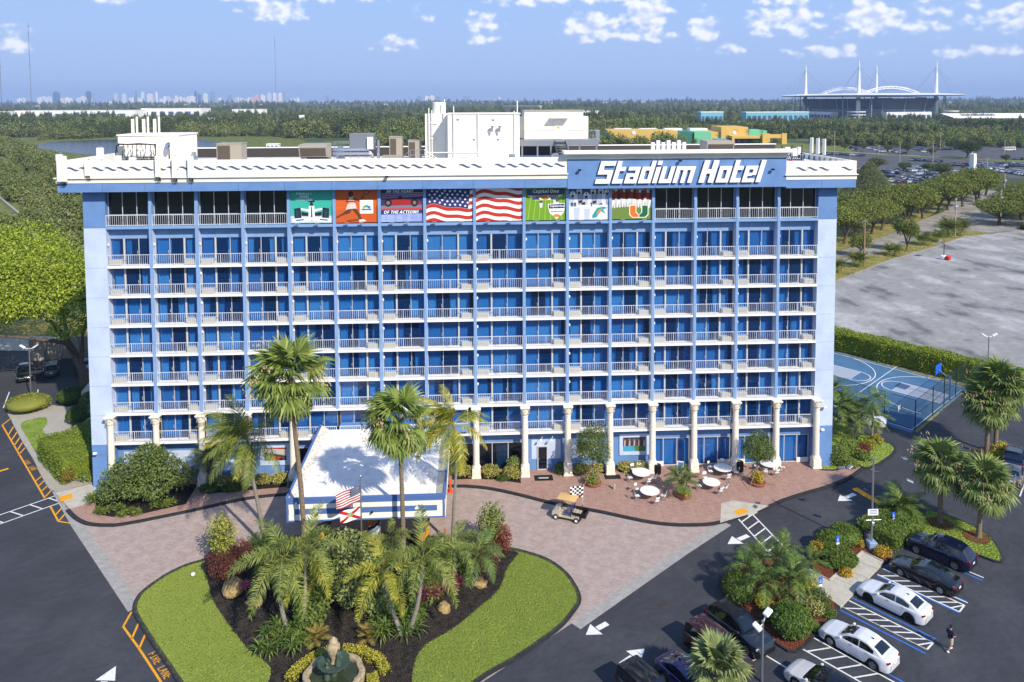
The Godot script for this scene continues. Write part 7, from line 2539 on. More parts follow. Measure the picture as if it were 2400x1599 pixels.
		b.lathe([Vector2(q[4]*1.04,q[5]*.85),Vector2(q[4]*1.04,q[5]*.9),Vector2(q[4]*.6,q[5]),Vector2(q[4]*.55,q[5]*.94)],Vector3.ZERO,18)
		mk("lid",b,M["dark_metal"],t)
	var ab:=thing("menu_board","white framed standing board beside a column behind the potted palm","sign board",V(53.9,.13,.9),-.3)
	b=MB.new()
	b.box(V(-.3,0,-.02),V(.3,1.25,.02),Transform3D(Basis(V(1,0,0),-.15),Vector3.ZERO))
	mk("frame",b,M["white_plastic"],ab)
	b=MB.new()
	b.box(V(-.22,.35,.021),V(.22,1.15,.03),Transform3D(Basis(V(1,0,0),-.15),Vector3.ZERO))
	mk("sheet",b,M["stripe_blue"],ab)
	var bo:=thing("bollard_lamp","small grey bollard in the bed left of the canopy","bollard",V(17.3,.14,1.2))
	b=MB.new()
	b.lathe([Vector2(.09,0),Vector2(.09,.65),Vector2(.12,.66),Vector2(.12,.8),Vector2(0,.85)],Vector3.ZERO,12)
	mk("post",b,M["grey_metal"],bo)
	var bo2:=thing("bollard","short pale post at the end of a tree prop on the terrace","bollard",V(47.15,.13,3.2))
	b=MB.new()
	b.bbox(V(-.1,0,-.1),V(.1,.5,.1),.02); b.rod(V(0,.5,0),V(0,.85,0),.03,6)
	mk("post",b,M["concrete_plain"],bo2)
	var wl:=thing("garden_lamp","small white landscape light in the lawn at the left of the island","light",V(13.3,.10,14.0))
	b=MB.new()
	b.lathe([Vector2(.05,0),Vector2(.05,.1),Vector2(.16,.12),Vector2(.16,.22),Vector2(.1,.26),Vector2(0,.26)],Vector3.ZERO,12)
	mk("case",b,M["white_plastic"],wl)
func golf_cart()->void:
	var t:=thing("golf_cart","white and blue golf cart with tan roof beside the kerb","golf cart",V(42.3,.01,7.55),atan2(-.38,-.92)+PI*0.0)
	t.rotation.y=PI - .42
	var b:=MB.new()
	# body: nose at +x
	var side:=PackedVector2Array([Vector2(-1.15,.35),Vector2(-1.2,.62),Vector2(-.55,.70),Vector2(-.5,.45),Vector2(.35,.34),Vector2(.55,.36),Vector2(.62,.86),Vector2(.85,.88),Vector2(1.15,.72),Vector2(1.22,.42),Vector2(1.1,.3),Vector2(-1.05,.3)])
	b.prism(side,1.1,Transform3D(Basis(),V(0,0,-.55)))
	mk("body",b,M["cream_cart"] if M.has("cream_cart") else paint("cream_cart",C(.72,.69,.62),.0),t)
	b=MB.new()
	b.bbox(V(-.5,.62,-.5),V(.1,.78,.5),.05); b.bbox(V(-.55,.78,-.5),V(-.42,1.2,.5),.05)
	mk("seat",b,paint("cart_blue",C(.06,.12,.42),.0),t)
	b=MB.new()
	b.box(V(-1.75,.55,-.55),V(-.6,.62,.55)); b.box(V(-1.75,.62,-.55),V(-1.70,.9,.55)); b.box(V(-1.7,.62,-.55),V(-.6,.9,-.5)); b.box(V(-1.7,.62,.5),V(-.6,.9,.55))
	mk("cargo_bed",b,M["dark_metal"],t)
	b=MB.new()
	var rf:=[]
	for k in 7:
		var f:=k/6.0
		var row:=PackedVector3Array()
		for j in 5:
			var g:=j/4.0*2-1
			row.append(V(lerpf(-.85,.75,f),1.88 + .05*sin(PI*f) - .05*g*g,g*.58))
		rf.append(row)
	b.grid(rf,false,true)
	b.box(V(-.85,1.82,-.58),V(.75,1.85,.58))
	mk("roof",b,simple("cart_roof",C(.80,.66,.42),.6),t)
	b=MB.new()
	for s in [-.52,.52]:
		b.rod(V(.66,.86,s),V(.55,1.83,s),.02,6); b.rod(V(-.5,.7,s),V(-.65,1.83,s),.02,6)
		b.rod(V(-1.2,.9,s),V(-1.2,1.15,s),.018,5)
	b.rod(V(-1.2,1.15,-.52),V(-1.2,1.15,.52),.018,5)
	b.rod(V(.55,.8,.25),V(.25,1.05,.25),.02,5)
	b.lathe([Vector2(.13,-.015),Vector2(.16,0),Vector2(.13,.015)],V(.24,1.06,.25),14)
	mk("roof_posts",b,M["black"],t)
	b=MB.new()
	b.quad(V(.65,.9,-.5),V(.65,.9,.5),V(.56,1.78,.5),V(.56,1.78,-.5))
	mk("windscreen",b,M["clear_glass"],t)
	for ax in [-.95,.85]:
		for s in [-1,1]:
			b=MB.new()
			b.lathe([Vector2(.12,-.09),Vector2(.22,-.09),Vector2(.24,0),Vector2(.22,.09),Vector2(.12,.09)],Vector3.ZERO,18)
			var w:=mk("wheel",b,M["rubber"],t,Transform3D(Basis(V(1,0,0),PI/2*s),V(ax,.24,s*.52)))
			b=MB.new()
			b.lathe([Vector2(.14,.06),Vector2(.12,.1),Vector2(.03,.08),Vector2(0,.1)],Vector3.ZERO,14)
			mk("hub_cap",b,M["white_plastic"],w)
	var fl:=thing("checkered_flag","black and white checkered flag on the back of the golf cart","flag",V(43.55,1.0,7.2))
	b=MB.new()
	b.rod(V(.1,-.2,0),V(.18,1.75,0),.018,5)
	mk("staff",b,M["white_plastic"],fl)
	var im:=Image.create(96,96,false,Image.FORMAT_RGB8)
	for y in 6:
		for x in 6: im.fill_rect(Rect2i(x*16,y*16,16,16),C(.92,.92,.93) if (x+y) % 2 else C(.03,.03,.05))
	im.fill_rect(Rect2i(6,74,60,14),C(.70,.12,.12))
	cloth(fl,"flag_cloth",V(.17,1.7,0),V(-1.15,-.15,.05),V(-.02,-1.05,0),img_mat("check_print",im,.8),.08)
func cloth(t:Node3D,called:String,o:Vector3,u:Vector3,v:Vector3,m:Material,amp: float)->void:
	var b:=MB.new()
	var rows:=[]
	var nrm:=u.cross(v).normalized()
	for i in 10:
		var row:=PackedVector3Array()
		for j in 15:
			var f:=j/14.0
			var g:=i/9.0
			row.append(o+u*f+v*g+nrm*amp*sin(f*8.0+g*1.8)*(.3+f)+v*.06*sin(f*5.0)*f)
		rows.append(row)
	b.grid(rows)
	m.backlight_enabled=true
	m.backlight=C(.35,.35,.35)
	m.cull_mode=BaseMaterial3D.CULL_DISABLED
	mk(called,b,m,t)
func cones()->void:
	for q in [[32.2,2.6,"orange traffic cone at the right back corner of the canopy"],[32.0,10.3,"orange marker post on the driveway in front of the canopy"]]:
		var t:=thing("traffic_cone",q[2],"cone",V(q[0],.01,q[1]))
		var b:=MB.new()
		b.bbox(V(-.22,0,-.22),V(.22,.06,.22),.02)
		mk("base",b,M["orange"] if q[1] < 5 else M["black"],t)
		b=MB.new()
		if q[1] < 5: b.lathe([Vector2(.19,.06),Vector2(.15,.25),Vector2(.06,.85),Vector2(.05,1.15),Vector2(0,1.17)],Vector3.ZERO,14)
		else: b.lathe([Vector2(.1,.06),Vector2(.07,.12),Vector2(.055,1.1),Vector2(.03,1.13),Vector2(0,1.13)],Vector3.ZERO,12)
		mk("cone",b,M["orange"],t)
func flags()->void:
	var t:=thing("flagpole","silver flagpole with a ball top in front of the canopy","flagpole",V(25.95,.12,14.6))
	var b:=MB.new()
	b.tube([Vector3.ZERO,V(0,3,0),V(0,7.5,0)],[.075,.065,.045],10)
	mk("pole",b,M["galvanised"],t)
	b=MB.new()
	b.lathe([Vector2(.001,7.48),Vector2(.07,7.52),Vector2(.09,7.6),Vector2(.07,7.68),Vector2(.001,7.72)],Vector3.ZERO,12,true)
	mk("ball",b,M["galvanised"],t)
	var im:=Image.create(190,104,false,Image.FORMAT_RGB8)
	for k in 13: im.fill_rect(Rect2i(0,k*8,190,8),C(.66,.07,.12) if k % 2==0 else C(.93,.92,.92))
	im.fill_rect(Rect2i(0,0,80,56),C(.07,.10,.30))
	for r in 9:
		for k in (6 if r % 2==0 else 5):
			disc_fill(im,7+k*13+(6.5 if r % 2 else 0.0),5+r*5.8,2.2,2.2,C(.95,.95,.97))
	var f1:=thing("flag","stars and stripes flag flying from the pole","flag",V(25.95,7.1,14.6))
	cloth(f1,"flag_cloth",V(-.06,0,0),V(-1.75,-.72,.12),V(0,-1.22,0),img_mat("stars_print",im,.8),.09)
	im=Image.create(150,100,false,Image.FORMAT_RGB8)
	im.fill(C(.93,.93,.93))
	poly_fill(im,[0,0,18,0,150,86,150,100,132,100,0,14],C(.72,.10,.12))
	poly_fill(im,[150,0,132,0,0,86,0,100,18,100,150,14],C(.72,.10,.12))
	disc_fill(im,75,50,21,21,C(.80,.68,.30)); disc_fill(im,75,50,17,17,C(.52,.58,.38)); disc_fill(im,78,54,9,8,C(.70,.64,.52)); disc_fill(im,72,44,7,6,C(.62,.74,.80))
	var f2:=thing("flag","white flag with a red diagonal cross and a round seal below the other flag","flag",V(25.95,5.45,14.6))
	cloth(f2,"flag_cloth",V(-.06,0,0),V(-1.48,-.36,.15),V(0,-.92,0),img_mat("saltire_print",im,.8),.07)
func posts()->void:
	# lamp posts
	var lp:=thing("lamp_post","tall grey lamp post with three heads and a notice by the hedge block","lamp post",V(65.75,.12,13.5))
	var b:=MB.new()
	b.tube([V(0,.5,0),V(0,7.3,0)],[.085,.065],10)
	mk("pole",b,M["galvanised"],lp)
	b=MB.new()
	b.bbox(V(-.34,0,-.34),V(.34,.62,.34),.06)
	mk("plinth",b,simple("plinth_blue",C(.50,.58,.70),.8),lp)
	for q in [[.55,7.35,.35,0.3],[-.55,6.5,.25,2.6],[.5,6.35,.5,-.5],[-.3,7.2,-.4,3.6]]:
		b=MB.new()
		b.rod(V(0,q[1] - .1,0),V(q[0]*.6,q[1],q[2]*.6),.03,6)
		b.bbox(V(-.25,q[1] - .07,-.17),V(.25,q[1] + .06,.17),.04,Transform3D(Basis(V(0,1,0),q[3])*Basis(V(0,0,1),-.3),V(q[0],.05,q[2])))
		mk("lamp_head",b,M["grey_metal"],lp)
	b=MB.new()
	b.box(V(-.42,2.75,.1),V(.42,3.25,.13))
	var sg:=mk("notice",b,M["white_plastic"],lp)
	b=MB.new()
	for k in 3: b.box(V(-.3,2.87+k*.13,.13),V(.3,2.92+k*.13,.134))
	mk("lettering",b,M["stripe_blue"],sg)
	b=MB.new()
	b.rod(V(-.5,2.3,0),V(.7,2.3,0),.03,6); b.bbox(V(-.1,1.9,-.1),V(.12,2.2,.2),.04)
	mk("camera_arm",b,M["galvanised"],lp)
	lp=thing("lamp_post","grey lamp post with two pale heads among the parked cars at the bottom edge","lamp post",V(51.9,0,26.5))
	b=MB.new()
	b.tube([V(0,0,0),V(0,3.9,0)],[.09,.07],10)
	mk("pole",b,M["galvanised"],lp)
	for q in [[.35,4.35,-.1,.5],[-.45,3.75,.3,2.3]]:
		b=MB.new()
		b.rod(V(0,3.7,0),V(q[0]*.6,q[1] - .15,q[2]*.6),.035,6)
		b.bbox(V(-.28,-.09,-.2),V(.28,.09,.2),.05,Transform3D(Basis(V(0,1,0),q[3])*Basis(V(0,0,1),.5),V(q[0],q[1],q[2])))
		mk("lamp_head",b,M["white_plastic"],lp)
	for q in [[-18.6,-21.9,6.4,"lamp post on the yellow bush in the left car park"],[101.5,-24.1,4.7,"two headed lamp post behind the court hedge"]]:
		lp=thing("lamp_post",q[3],"lamp post",V(q[0],0,q[1]))
		b=MB.new()
		b.tube([V(0,0,0),V(0,q[2],0)],[.09,.07],10)
		mk("pole",b,M["galvanised"],lp)
		for s in [-1,1]:
			b=MB.new()
			b.rod(V(0,q[2] - .1,0),V(s*.5,q[2],0),.04,6)
			b.bbox(V(-.35,-.09,-.17),V(.35,.09,.17),.05,Transform3D(Basis(V(0,0,1),s*.55),V(s*.75,q[2] + .2,0)))
			mk("lamp_head",b,M["white_plastic"],lp)
	# blue parking signs
	for q in [[61.85,15.8,2.5,"blue accessible parking sign behind the clipped bushes"],[58.35,20.45,2.4,"blue accessible parking sign between palm clump and white car"],[68.7,11.4,1.7,"blue accessible parking sign standing in the hedge block"]]:
		var t:=thing("parking_sign",q[3],"sign",V(q[0],.12,q[1]),.25,"blue accessible parking signs")
		b=MB.new()
		b.box(V(-.025,0,-.02),V(.025,q[2],.02))
		mk("post",b,M["galvanised"],t)
		b=MB.new()
		b.bbox(V(-.15,q[2] - .5,.02),V(.15,q[2],.03),.004)
		var pl:=mk("plate",b,M["blue_paint"],t)
		b=MB.new()
		b.box(V(-.13,q[2] - .66,.02),V(.13,q[2] - .52,.03)); b.lathe([Vector2(.035,-.004),Vector2(.035,.004)],V(0,q[2] - .12,.033),8)
		b.box(V(-.03,q[2] - .30,.031),V(.0,q[2] - .15,.034)); b.box(V(-.03,q[2] - .30,.031),V(.06,q[2] - .27,.034)); b.box(V(-.08,q[2] - .40,.031),V(.06,q[2] - .37,.034)); b.box(V(-.08,q[2] - .40,.031),V(-.055,q[2] - .25,.034))
		mk("symbol",b,M["white_plastic"],pl)
	var bc:=thing("wheel_lock","small bright blue parking block at the front wheel of the middle white car","parking block",V(62.5,0,19.55),.6)
	b=MB.new()
	b.bbox(V(-.2,0,-.14),V(.2,.26,.14),.05)
	mk("block",b,M["blue_paint"],bc)
func fountain()->void:
	var t:=thing("fountain","tiered garden fountain with a scalloped pale basin at the bottom edge","fountain",V(25.75,.12,25.1))
	simple("verdigris",C(.27,.34,.29),.6,.3)
	tiled("basin_stone",noise_tex(97,.03,5,[[0.0,C(.50,.44,.34)],[1.0,C(.74,.68,.56)]],256),2.0,.85)
	var b:=MB.new()
	var rows:=[]
	for p in [Vector2(1.75,0),Vector2(1.78,.5),Vector2(1.72,.58),Vector2(1.45,.58),Vector2(1.40,.5),Vector2(1.38,.1)]:
		var ring:=PackedVector3Array()
		for k in 64:
			var a:=-TAU*k/64
			var r: float=p.x*(1.0 + .07*absf(cos(a*4.0)))
			ring.append(V(cos(a)*r,p.y,sin(a)*r))
		rows.append(ring)
	b.grid(rows,true)
	mk("basin",b,M["basin_stone"],t)
	b=MB.new()
	var wr:=PackedVector2Array()
	for k in 32: wr.append(Vector2(cos(TAU*k/32)*1.42,sin(TAU*k/32)*1.42))
	b.prism(wr,.02,Transform3D(Basis(V(1,0,0),V(0,0,-1),V(0,1,0)),V(0,.38,0)))
	var wm:=simple("pool_water",C(.20,.24,.17),.08,0.0,.8)
	mk("water",b,wm,t)
	for q in [[.0,.95,.62,.92,.17]]:
		b=MB.new()
		var y: float=q[0] + .1
		var R: float=q[3]
		b.lathe([Vector2(q[4]*1.9,y),Vector2(q[4]*1.7,y + .1),Vector2(q[4],y + .22),Vector2(q[4]*1.3,y+q[1]*.5),Vector2(q[4]*.9,y+q[1]*.75),Vector2(q[4]*1.6,y+q[1])],Vector3.ZERO,18,true)
		mk("stem",b,M["verdigris"],t)
		b=MB.new()
		var rw:=[]
		for p in [Vector2(q[4]*1.4,y+q[1] - .05),Vector2(R*.7,y+q[1] + .06),Vector2(R,y+q[1] + .2),Vector2(R*1.03,y+q[1] + .24),Vector2(R*.95,y+q[1] + .22),Vector2(R*.6,y+q[1] + .12),Vector2(.02,y+q[1] + .08)]:
			var ring:=PackedVector3Array()
			for k in 48:
				var a:=-TAU*k/48
				var r: float=p.x*(1.0+(.06*absf(cos(a*6.0)) if p.x > R*.65 else 0.0))
				ring.append(V(cos(a)*r,p.y,sin(a)*r))
			rw.append(ring)
		b.grid(rw,true)
		mk("bowl",b,M["verdigris"],t)
	b=MB.new()
	b.lathe([Vector2(.2,1.2),Vector2(.14,1.4),Vector2(.3,1.75),Vector2(.42,2.1),Vector2(.40,2.3),Vector2(.22,2.5),Vector2(.26,2.62),Vector2(.12,2.75),Vector2(.02,2.85)],Vector3.ZERO,16,true)
	mk("finial",b,M["basin_stone"],t)
	for k in 4:
		var a:=TAU*(k + .4)/4
		b=MB.new()
		var o:=V(cos(a)*(.55 if k % 2 else .38),.5 if k % 2 else 1.2,sin(a)*(.55 if k % 2 else .38))
		b.lathe([Vector2(.2,0),Vector2(.17,.25),Vector2(.1,.45),Vector2(.14,.62),Vector2(.12,.78),Vector2(.06,.84)],o,10,true)
		b.lathe([Vector2(.01,.82),Vector2(.085,.87),Vector2(.09,.95),Vector2(.05,1.02),Vector2(.005,1.04)],o,10,true)
		b.tube([o+V(.1,.74,0),o+V(.2,.6,.06),o+V(.13,.45,.12)],[.035,.03,.025],6)
		b.tube([o+V(-.1,.74,0),o+V(-.2,.85,.06),o+V(-.16,1.0,.1)],[.035,.03,.025],6)
		mk("figure",b,M["verdigris"],t)
# ---- the walking man: one skin over smoothly joined tapered bones ------------------------------
func field(p:Vector3,bones:Array,k: float)->float:
	var d:=9.0
	for q in bones:
		var a:Vector3=q[0]
		var ab:Vector3=q[1]-a
		var h:=clampf((p-a).dot(ab)/maxf(ab.length_squared(),1e-6),0,1)
		var e: float=(p-a-ab*h).length()-lerpf(q[2],q[3],h)
		var s:=clampf(.5 + .5*(d-e)/k,0,1)
		d=lerpf(d,e,s)-k*s*(1-s)
	return d
func surface_net(b:MB,bones:Array,lo:Vector3,hi:Vector3,c: float,k: float,grow:=0.0,keep=null)->void:
	var n:=Vector3i(((hi-lo)/c).ceil())+Vector3i.ONE
	var val:=PackedFloat32Array()
	val.resize(n.x*n.y*n.z)
	for z in n.z:
		for y in n.y:
			for x in n.x:
				var p:=lo+V(x,y,z)*c
				var v:=field(p,bones,k)-grow
				if keep!=null: v=maxf(v,keep.call(p))
				val[(z*n.y+y)*n.x+x]=v
	var cell:={}
	var off:=[0,1,n.x,n.x+1,n.x*n.y,n.x*n.y+1,n.x*n.y+n.x,n.x*n.y+n.x+1]
	for z in n.z-1:
		for y in n.y-1:
			for x in n.x-1:
				var i:=(z*n.y+y)*n.x+x
				var m:=0
				for j in 8:
					if val[i+off[j]] < 0: m |= 1 << j
				if m==0 or m==255: continue
				var s:=Vector3.ZERO
				var cnt:=0
				for e in [[0,1],[2,3],[4,5],[6,7],[0,2],[1,3],[4,6],[5,7],[0,4],[1,5],[2,6],[3,7]]:
					var va:=val[i+off[e[0]]]
					var vb:=val[i+off[e[1]]]
					if (va < 0)==(vb < 0): continue
					var f:=va/(va-vb)
					var pa:=V(e[0] & 1,(e[0] >> 1) & 1,e[0] >> 2)
					var pb:=V(e[1] & 1,(e[1] >> 1) & 1,e[1] >> 2)
					s+=pa.lerp(pb,f)
					cnt+=1
				var p:=lo+(V(x,y,z)+s/cnt)*c
				var g:=V(field(p+V(.004,0,0),bones,k)-field(p-V(.004,0,0),bones,k),field(p+V(0,.004,0),bones,k)-field(p-V(0,.004,0),bones,k),field(p+V(0,0,.004),bones,k)-field(p-V(0,0,.004),bones,k))
				cell[i]=b.v.size()
				b.vert(p,g.normalized())
	for i in cell:
		var z: int=i/(n.x*n.y)
		var y: int=(i/n.x) % n.y
		var x: int=i % n.x
		for ax in 3:
			var step: int=[1,n.x,n.x*n.y][ax]
			var u: int=[n.x,n.x*n.y,1][ax]
			var w: int=[n.x*n.y,1,n.x][ax]
			if [y==0 or z==0,z==0 or x==0,x==0 or y==0][ax]: continue
			var va:=val[i]
			var vb:=val[i+step]
			if (va < 0)==(vb < 0): continue
			if not (cell.has(i-u) and cell.has(i-w) and cell.has(i-u-w)): continue
			var q:=[cell[i],cell[i-u],cell[i-u-w],cell[i-w]]
			# clockwise seen from outside
			if va < 0: b.ix.append_array(PackedInt32Array([q[0],q[2],q[1],q[0],q[3],q[2]]))
			else: b.ix.append_array(PackedInt32Array([q[0],q[1],q[2],q[0],q[2],q[3]]))
func person()->void:
	# walks towards +x here; he looks down at his hands
	var t:=thing("person","person in a navy shirt, pale shorts and white shoes walking across the car park","person",V(65.0,0,24.6),.35)
	simple("skin",C(.62,.43,.33),.55).subsurf_scatter_enabled=false
	simple("shirt",C(.05,.09,.20),.85)
	simple("shorts",C(.70,.65,.57),.85)
	simple("hair",C(.05,.04,.035),.7)
	simple("shoe",C(.86,.86,.86),.6)
	var hipL:=V(0,.88,-.09); var hipR:=V(0,.88,.09)
	var knL:=V(.16,.48,-.10); var knR:=V(-.02,.47,.10)
	var anL:=V(.20,.09,-.10); var anR:=V(-.30,.13,.10)
	var shL:=V(.02,1.37,-.17); var shR:=V(.0,1.37,.17)
	var elL:=V(.02,1.10,-.24); var elR:=V(-.02,1.10,.24)
	var wrL:=V(.24,1.02,-.16); var wrR:=V(.22,.98,.15)
	var torso:=[[V(0,.90,-.06),V(0,.90,.06),.115,.115],[V(0,.95,0),V(.01,1.18,0),.125,.13],[V(.01,1.2,0),V(.01,1.33,0),.135,.12],[V(.01,1.36,-.10),V(.01,1.36,.10),.085,.085]]
	var legs:=[[hipL,knL,.088,.058],[knL,anL,.060,.040],[hipR,knR,.088,.058],[knR,anR,.060,.040]]
	var arms:=[[shL,elL,.052,.042],[elL,wrL,.042,.030],[shR,elR,.052,.042],[elR,wrR,.042,.030]]
	var neck:=[[V(.01,1.40,0),V(.05,1.50,0),.055,.052]]
	var bones:=torso+legs+arms+neck
	var b:=MB.new()
	surface_net(b,bones,V(-.42,.02,-.36),V(.36,1.56,.36),.026,.045)
	# head with nose,ears,chin
	var hd:=V(.09,1.60,0)
	surface_net(b,[[hd+V(-.02,.03,0),hd+V(.0,.03,0),.088,.085],[hd+V(.01,-.03,0),hd+V(.04,-.07,0),.068,.045],[hd+V(.085,.0,0),hd+V(.103,-.025,0),.012,.015],[hd+V(-.01,-.02,-.085),hd+V(-.01,.02,-.085),.014,.018],[hd+V(-.01,-.02,.085),hd+V(-.01,.02,.085),.014,.018],[hd+V(-.03,-.06,0),V(.04,1.47,0),.052,.05],[hd+V(.07,.025,-.03),hd+V(.07,.025,.03),.018,.018],[hd+V(.068,-.055,-.016),hd+V(.068,-.055,.016),.014,.014]],hd-V(.16,.20,.14),hd+V(.16,.16,.14),.011,.02)
	# hands: palm,four fingers,thumb each
	for w in [[wrL,1.0],[wrR,-1.0]]:
		var o:Vector3=w[0]
		var s: float=w[1]
		var hb2:=[[o-V(.02,0,0),o+V(.07,-.005,0),.027,.032]]
		for k in 4:
			var r0:=o+V(.085,0,(k-1.5)*.018)
			var m0:=r0+V(.034,-.012,0)
			hb2.append([r0,m0,.0085,.008])
			hb2.append([m0,m0+V(.018 - .003*absf(k-1.3),-.026,0),.008,.007])
		hb2.append([o+V(.03,0,s*.025),o+V(.06,.0,s*.048),.010,.009])
		hb2.append([o+V(.06,.0,s*.048),o+V(.088,-.01,s*.050),.009,.008])
		surface_net(b,hb2,o-V(.07,.08,.09),o+V(.18,.07,.09),.0065,.008)
	var body:=mk("body",b,M["skin"],t)
	b=MB.new()
	surface_net(b,torso+[arms[0],arms[2]]+[[elL.lerp(shL,.35),elL.lerp(shL,.4),.055,.055],[elR.lerp(shR,.35),elR.lerp(shR,.4),.055,.055]],V(-.22,.84,-.36),V(.24,1.48,.36),.024,.05,.016,func(p:Vector3)->float: return maxf(.86-p.y,maxf(p.y-1.445,(1.17-p.y) if absf(p.z) > .175 else -1.0)))
	mk("shirt",b,M["shirt"],body)
	b=MB.new()
	surface_net(b,[[hipL,knL,.105,.092],[hipR,knR,.105,.092],[V(0,.92,-.05),V(0,.92,.05),.12,.12]],V(-.26,.44,-.28),V(.34,.96,.28),.024,.03,.012,func(p:Vector3)->float: return maxf(.50-p.y,p.y - .935))
	mk("shorts",b,M["shorts"],body)
	b=MB.new()
	surface_net(b,[[hd+V(-.035,.055,0),hd+V(-.0,.06,0),.090,.086],[hd+V(-.06,.0,0),hd+V(-.06,.02,0),.055,.06]],hd-V(.18,.12,.14),hd+V(.14,.18,.14),.013,.02,.004,func(p:Vector3)->float: return maxf(hd.y - .03-(hd.x-p.x)*.8-p.y,-1.0))
	mk("hair",b,M["hair"],body)
	for a in [[anL,0.0],[anR,-.5]]:
		b=MB.new()
		var o:Vector3=a[0]
		var rot:=Basis(V(0,0,1),a[1])
		surface_net(b,[[o+rot*V(-.04,-.045,0),o+rot*V(.12,-.055,0),.042,.036],[o+V(0,-.0,0),o+rot*V(0,-.03,0),.046,.046],[o+rot*V(.12,-.058,0),o+rot*V(.17,-.062,0),.036,.026]],o-V(.14,.13,.09),o+V(.24,.10,.09),.013,.025)
		mk("shoe",b,M["shoe"],body)
func site()->void:
	# basketball court behind the right corner
	var e:=Vector2(.747,-.665)
	var n:=Vector2(-.63,-.776)
	flat("basketball_court",P([81.0,-6.9,95.6,-18.9,78.5,-42.6,63.5,-30.2]),-.02,.006,M["court_blue"],"blue painted basketball court beside the hedge")
	var w:=MB.new()
	var g:=MB.new()
	ribbon(w,P([81.5,-7.6,94.9,-18.9,78.4,-41.6,64.6,-30.2,81.5,-7.6]),.12,.008,.012)
	var c0:=Vector2(85.25,-21.8)
	for s in [1.0,-1.0]:
		var K:Vector2=c0-n*8.0*s
		var nn:Vector2=n*s
		for arc in [[6.6,.9,-82,82],[1.8,5.4,-90,90]]:
			var pts:=PackedVector2Array()
			for k in 25:
				var a:=deg_to_rad(lerpf(arc[2],arc[3],k/24.0))
				pts.append(K+nn*arc[1]+(nn*cos(a)+e*sin(a))*arc[0])
			if arc[0] > 3:
				pts.insert(0,pts[0]-nn*1.2)
				pts.append(pts[pts.size()-1]-nn*1.2)
			ribbon(w,pts,.12,.008,.012)
		ribbon(w,PackedVector2Array([K-e*1.8,K-e*1.8+nn*5.4,K+e*1.8+nn*5.4,K+e*1.8]),.1,.009,.013)
		var q:=PackedVector2Array()
		for p in [K-e*1.75,K-e*1.75+nn*5.35,K+e*1.75+nn*5.35,K+e*1.75]: q.append(Vector2(p.x,-p.y))
		g.prism(q,.003,Transform3D(Basis(V(1,0,0),V(0,0,-1),V(0,1,0)),V(0,.008,0)),false)
	ribbon(w,PackedVector2Array([c0-e*9,c0+e*9]),.1,.008,.012)
	kind(mk("court_key",g,M["court_grey"]),"structure","pale grey keys of the court")
	kind(mk("court_lines",w,M["line_white"]),"structure","white lines of the court")
	# hoop
	var t:=thing("basketball_hoop","blue basketball hoop on a bent post at the fence end of the court","basketball hoop",V(90.7,0,-15.3),atan2(.776,-.63))
	var b:=MB.new()
	b.tube([V(0,0,0),V(0,2.9,0)],[.1,.1],10)
	b.tube([V(0,2.4,0),V(1.3,3.3,0)],[.07,.07],8)
	mk("post",b,M["stripe_blue"],t)
	b=MB.new()
	b.bbox(V(1.3,2.85,-.9),V(1.36,3.95,.9),.02)
	mk("backboard",b,M["blue_paint"],t)
	b=MB.new()
	var rg:=[]
	for k in 17: rg.append(V(1.62+cos(TAU*k/16)*.23,3.05,sin(TAU*k/16)*.23))
	b.tube(rg,[.012],5,false)
	mk("ring",b,M["orange"],t)
	# chain link fence round the end of the court
	var fr:=thing("chain_link_fence","green chain link fence with dark posts at the end of the court","fence")
	var line:=[Vector2(70.5,-22.9),Vector2(75.5,-16.0),Vector2(79.8,-10.0),Vector2(81.75,-7.4),Vector2(85.9,-10.95),Vector2(88.9,-13.6),Vector2(92.0,-16.2),Vector2(95.4,-19.1)]
	var net:=simple("wire_net",Color(.10,.20,.18,.30),.9)
	net.transparency=BaseMaterial3D.TRANSPARENCY_ALPHA
	net.cull_mode=BaseMaterial3D.CULL_DISABLED
	for i in line.size():
		b=MB.new()
		b.rod(V(line[i].x,0,line[i].y),V(line[i].x,3.4,line[i].y),.05,7)
		mk("post",b,M["dark_metal"],fr)
		if i < line.size()-1:
			b=MB.new()
			for y in [.1,1.7,3.35]: b.rod(V(line[i].x,y,line[i].y),V(line[i+1].x,y,line[i+1].y),.025,5)
			mk("rail",b,M["dark_metal"],fr)
			b=MB.new()
			b.quad(V(line[i].x,.1,line[i].y),V(line[i+1].x,.1,line[i+1].y),V(line[i+1].x,3.35,line[i+1].y),V(line[i].x,3.35,line[i].y))
			mk("wire_mesh",b,net,fr)
	var sg:=thing("court_notice","small white notice on the near fence of the court","sign",V(80.7,1.75,-8.65),atan2(-.79,.61)+PI/2)
	b=MB.new()
	b.bbox(V(-.5,0,.06),V(.5,.6,.085),.01)
	mk("plate",b,M["white_plastic"],sg)
	b=MB.new()
	for k in 4: b.box(V(-.4,.1+k*.12,.085),V(.4 - .15*(k % 2),.15+k*.12,.089))
	mk("lettering",b,M["stripe_blue"],sg)
	# long clipped hedge behind the court
	var hl:=thing("long_hedge","long bright clipped hedge between the court and the old lot","hedge")
	var r:=RandomNumberGenerator.new()
	r.seed=5
	var a0:=Vector2(76.5,-44.5)
	var a1:=Vector2(108.5,-4.5)
	var d:=(a1-a0).normalized()
	var o:=Vector2(d.y,-d.x)
	b=MB.new()
	b.col=Color(.16,.21,.022)
	var bas:=Transform3D(Basis(V(d.x,0,d.y),V(0,1,0),V(-d.y,0,d.x)),V((a0.x+a1.x)/2+o.x*1.4,0,(a0.y+a1.y)/2+o.y*1.4))
	var L:=(a1-a0).length()
	b.bbox(V(-L/2,0,-1.2),V(L/2,2.6,1.2),.3,bas)
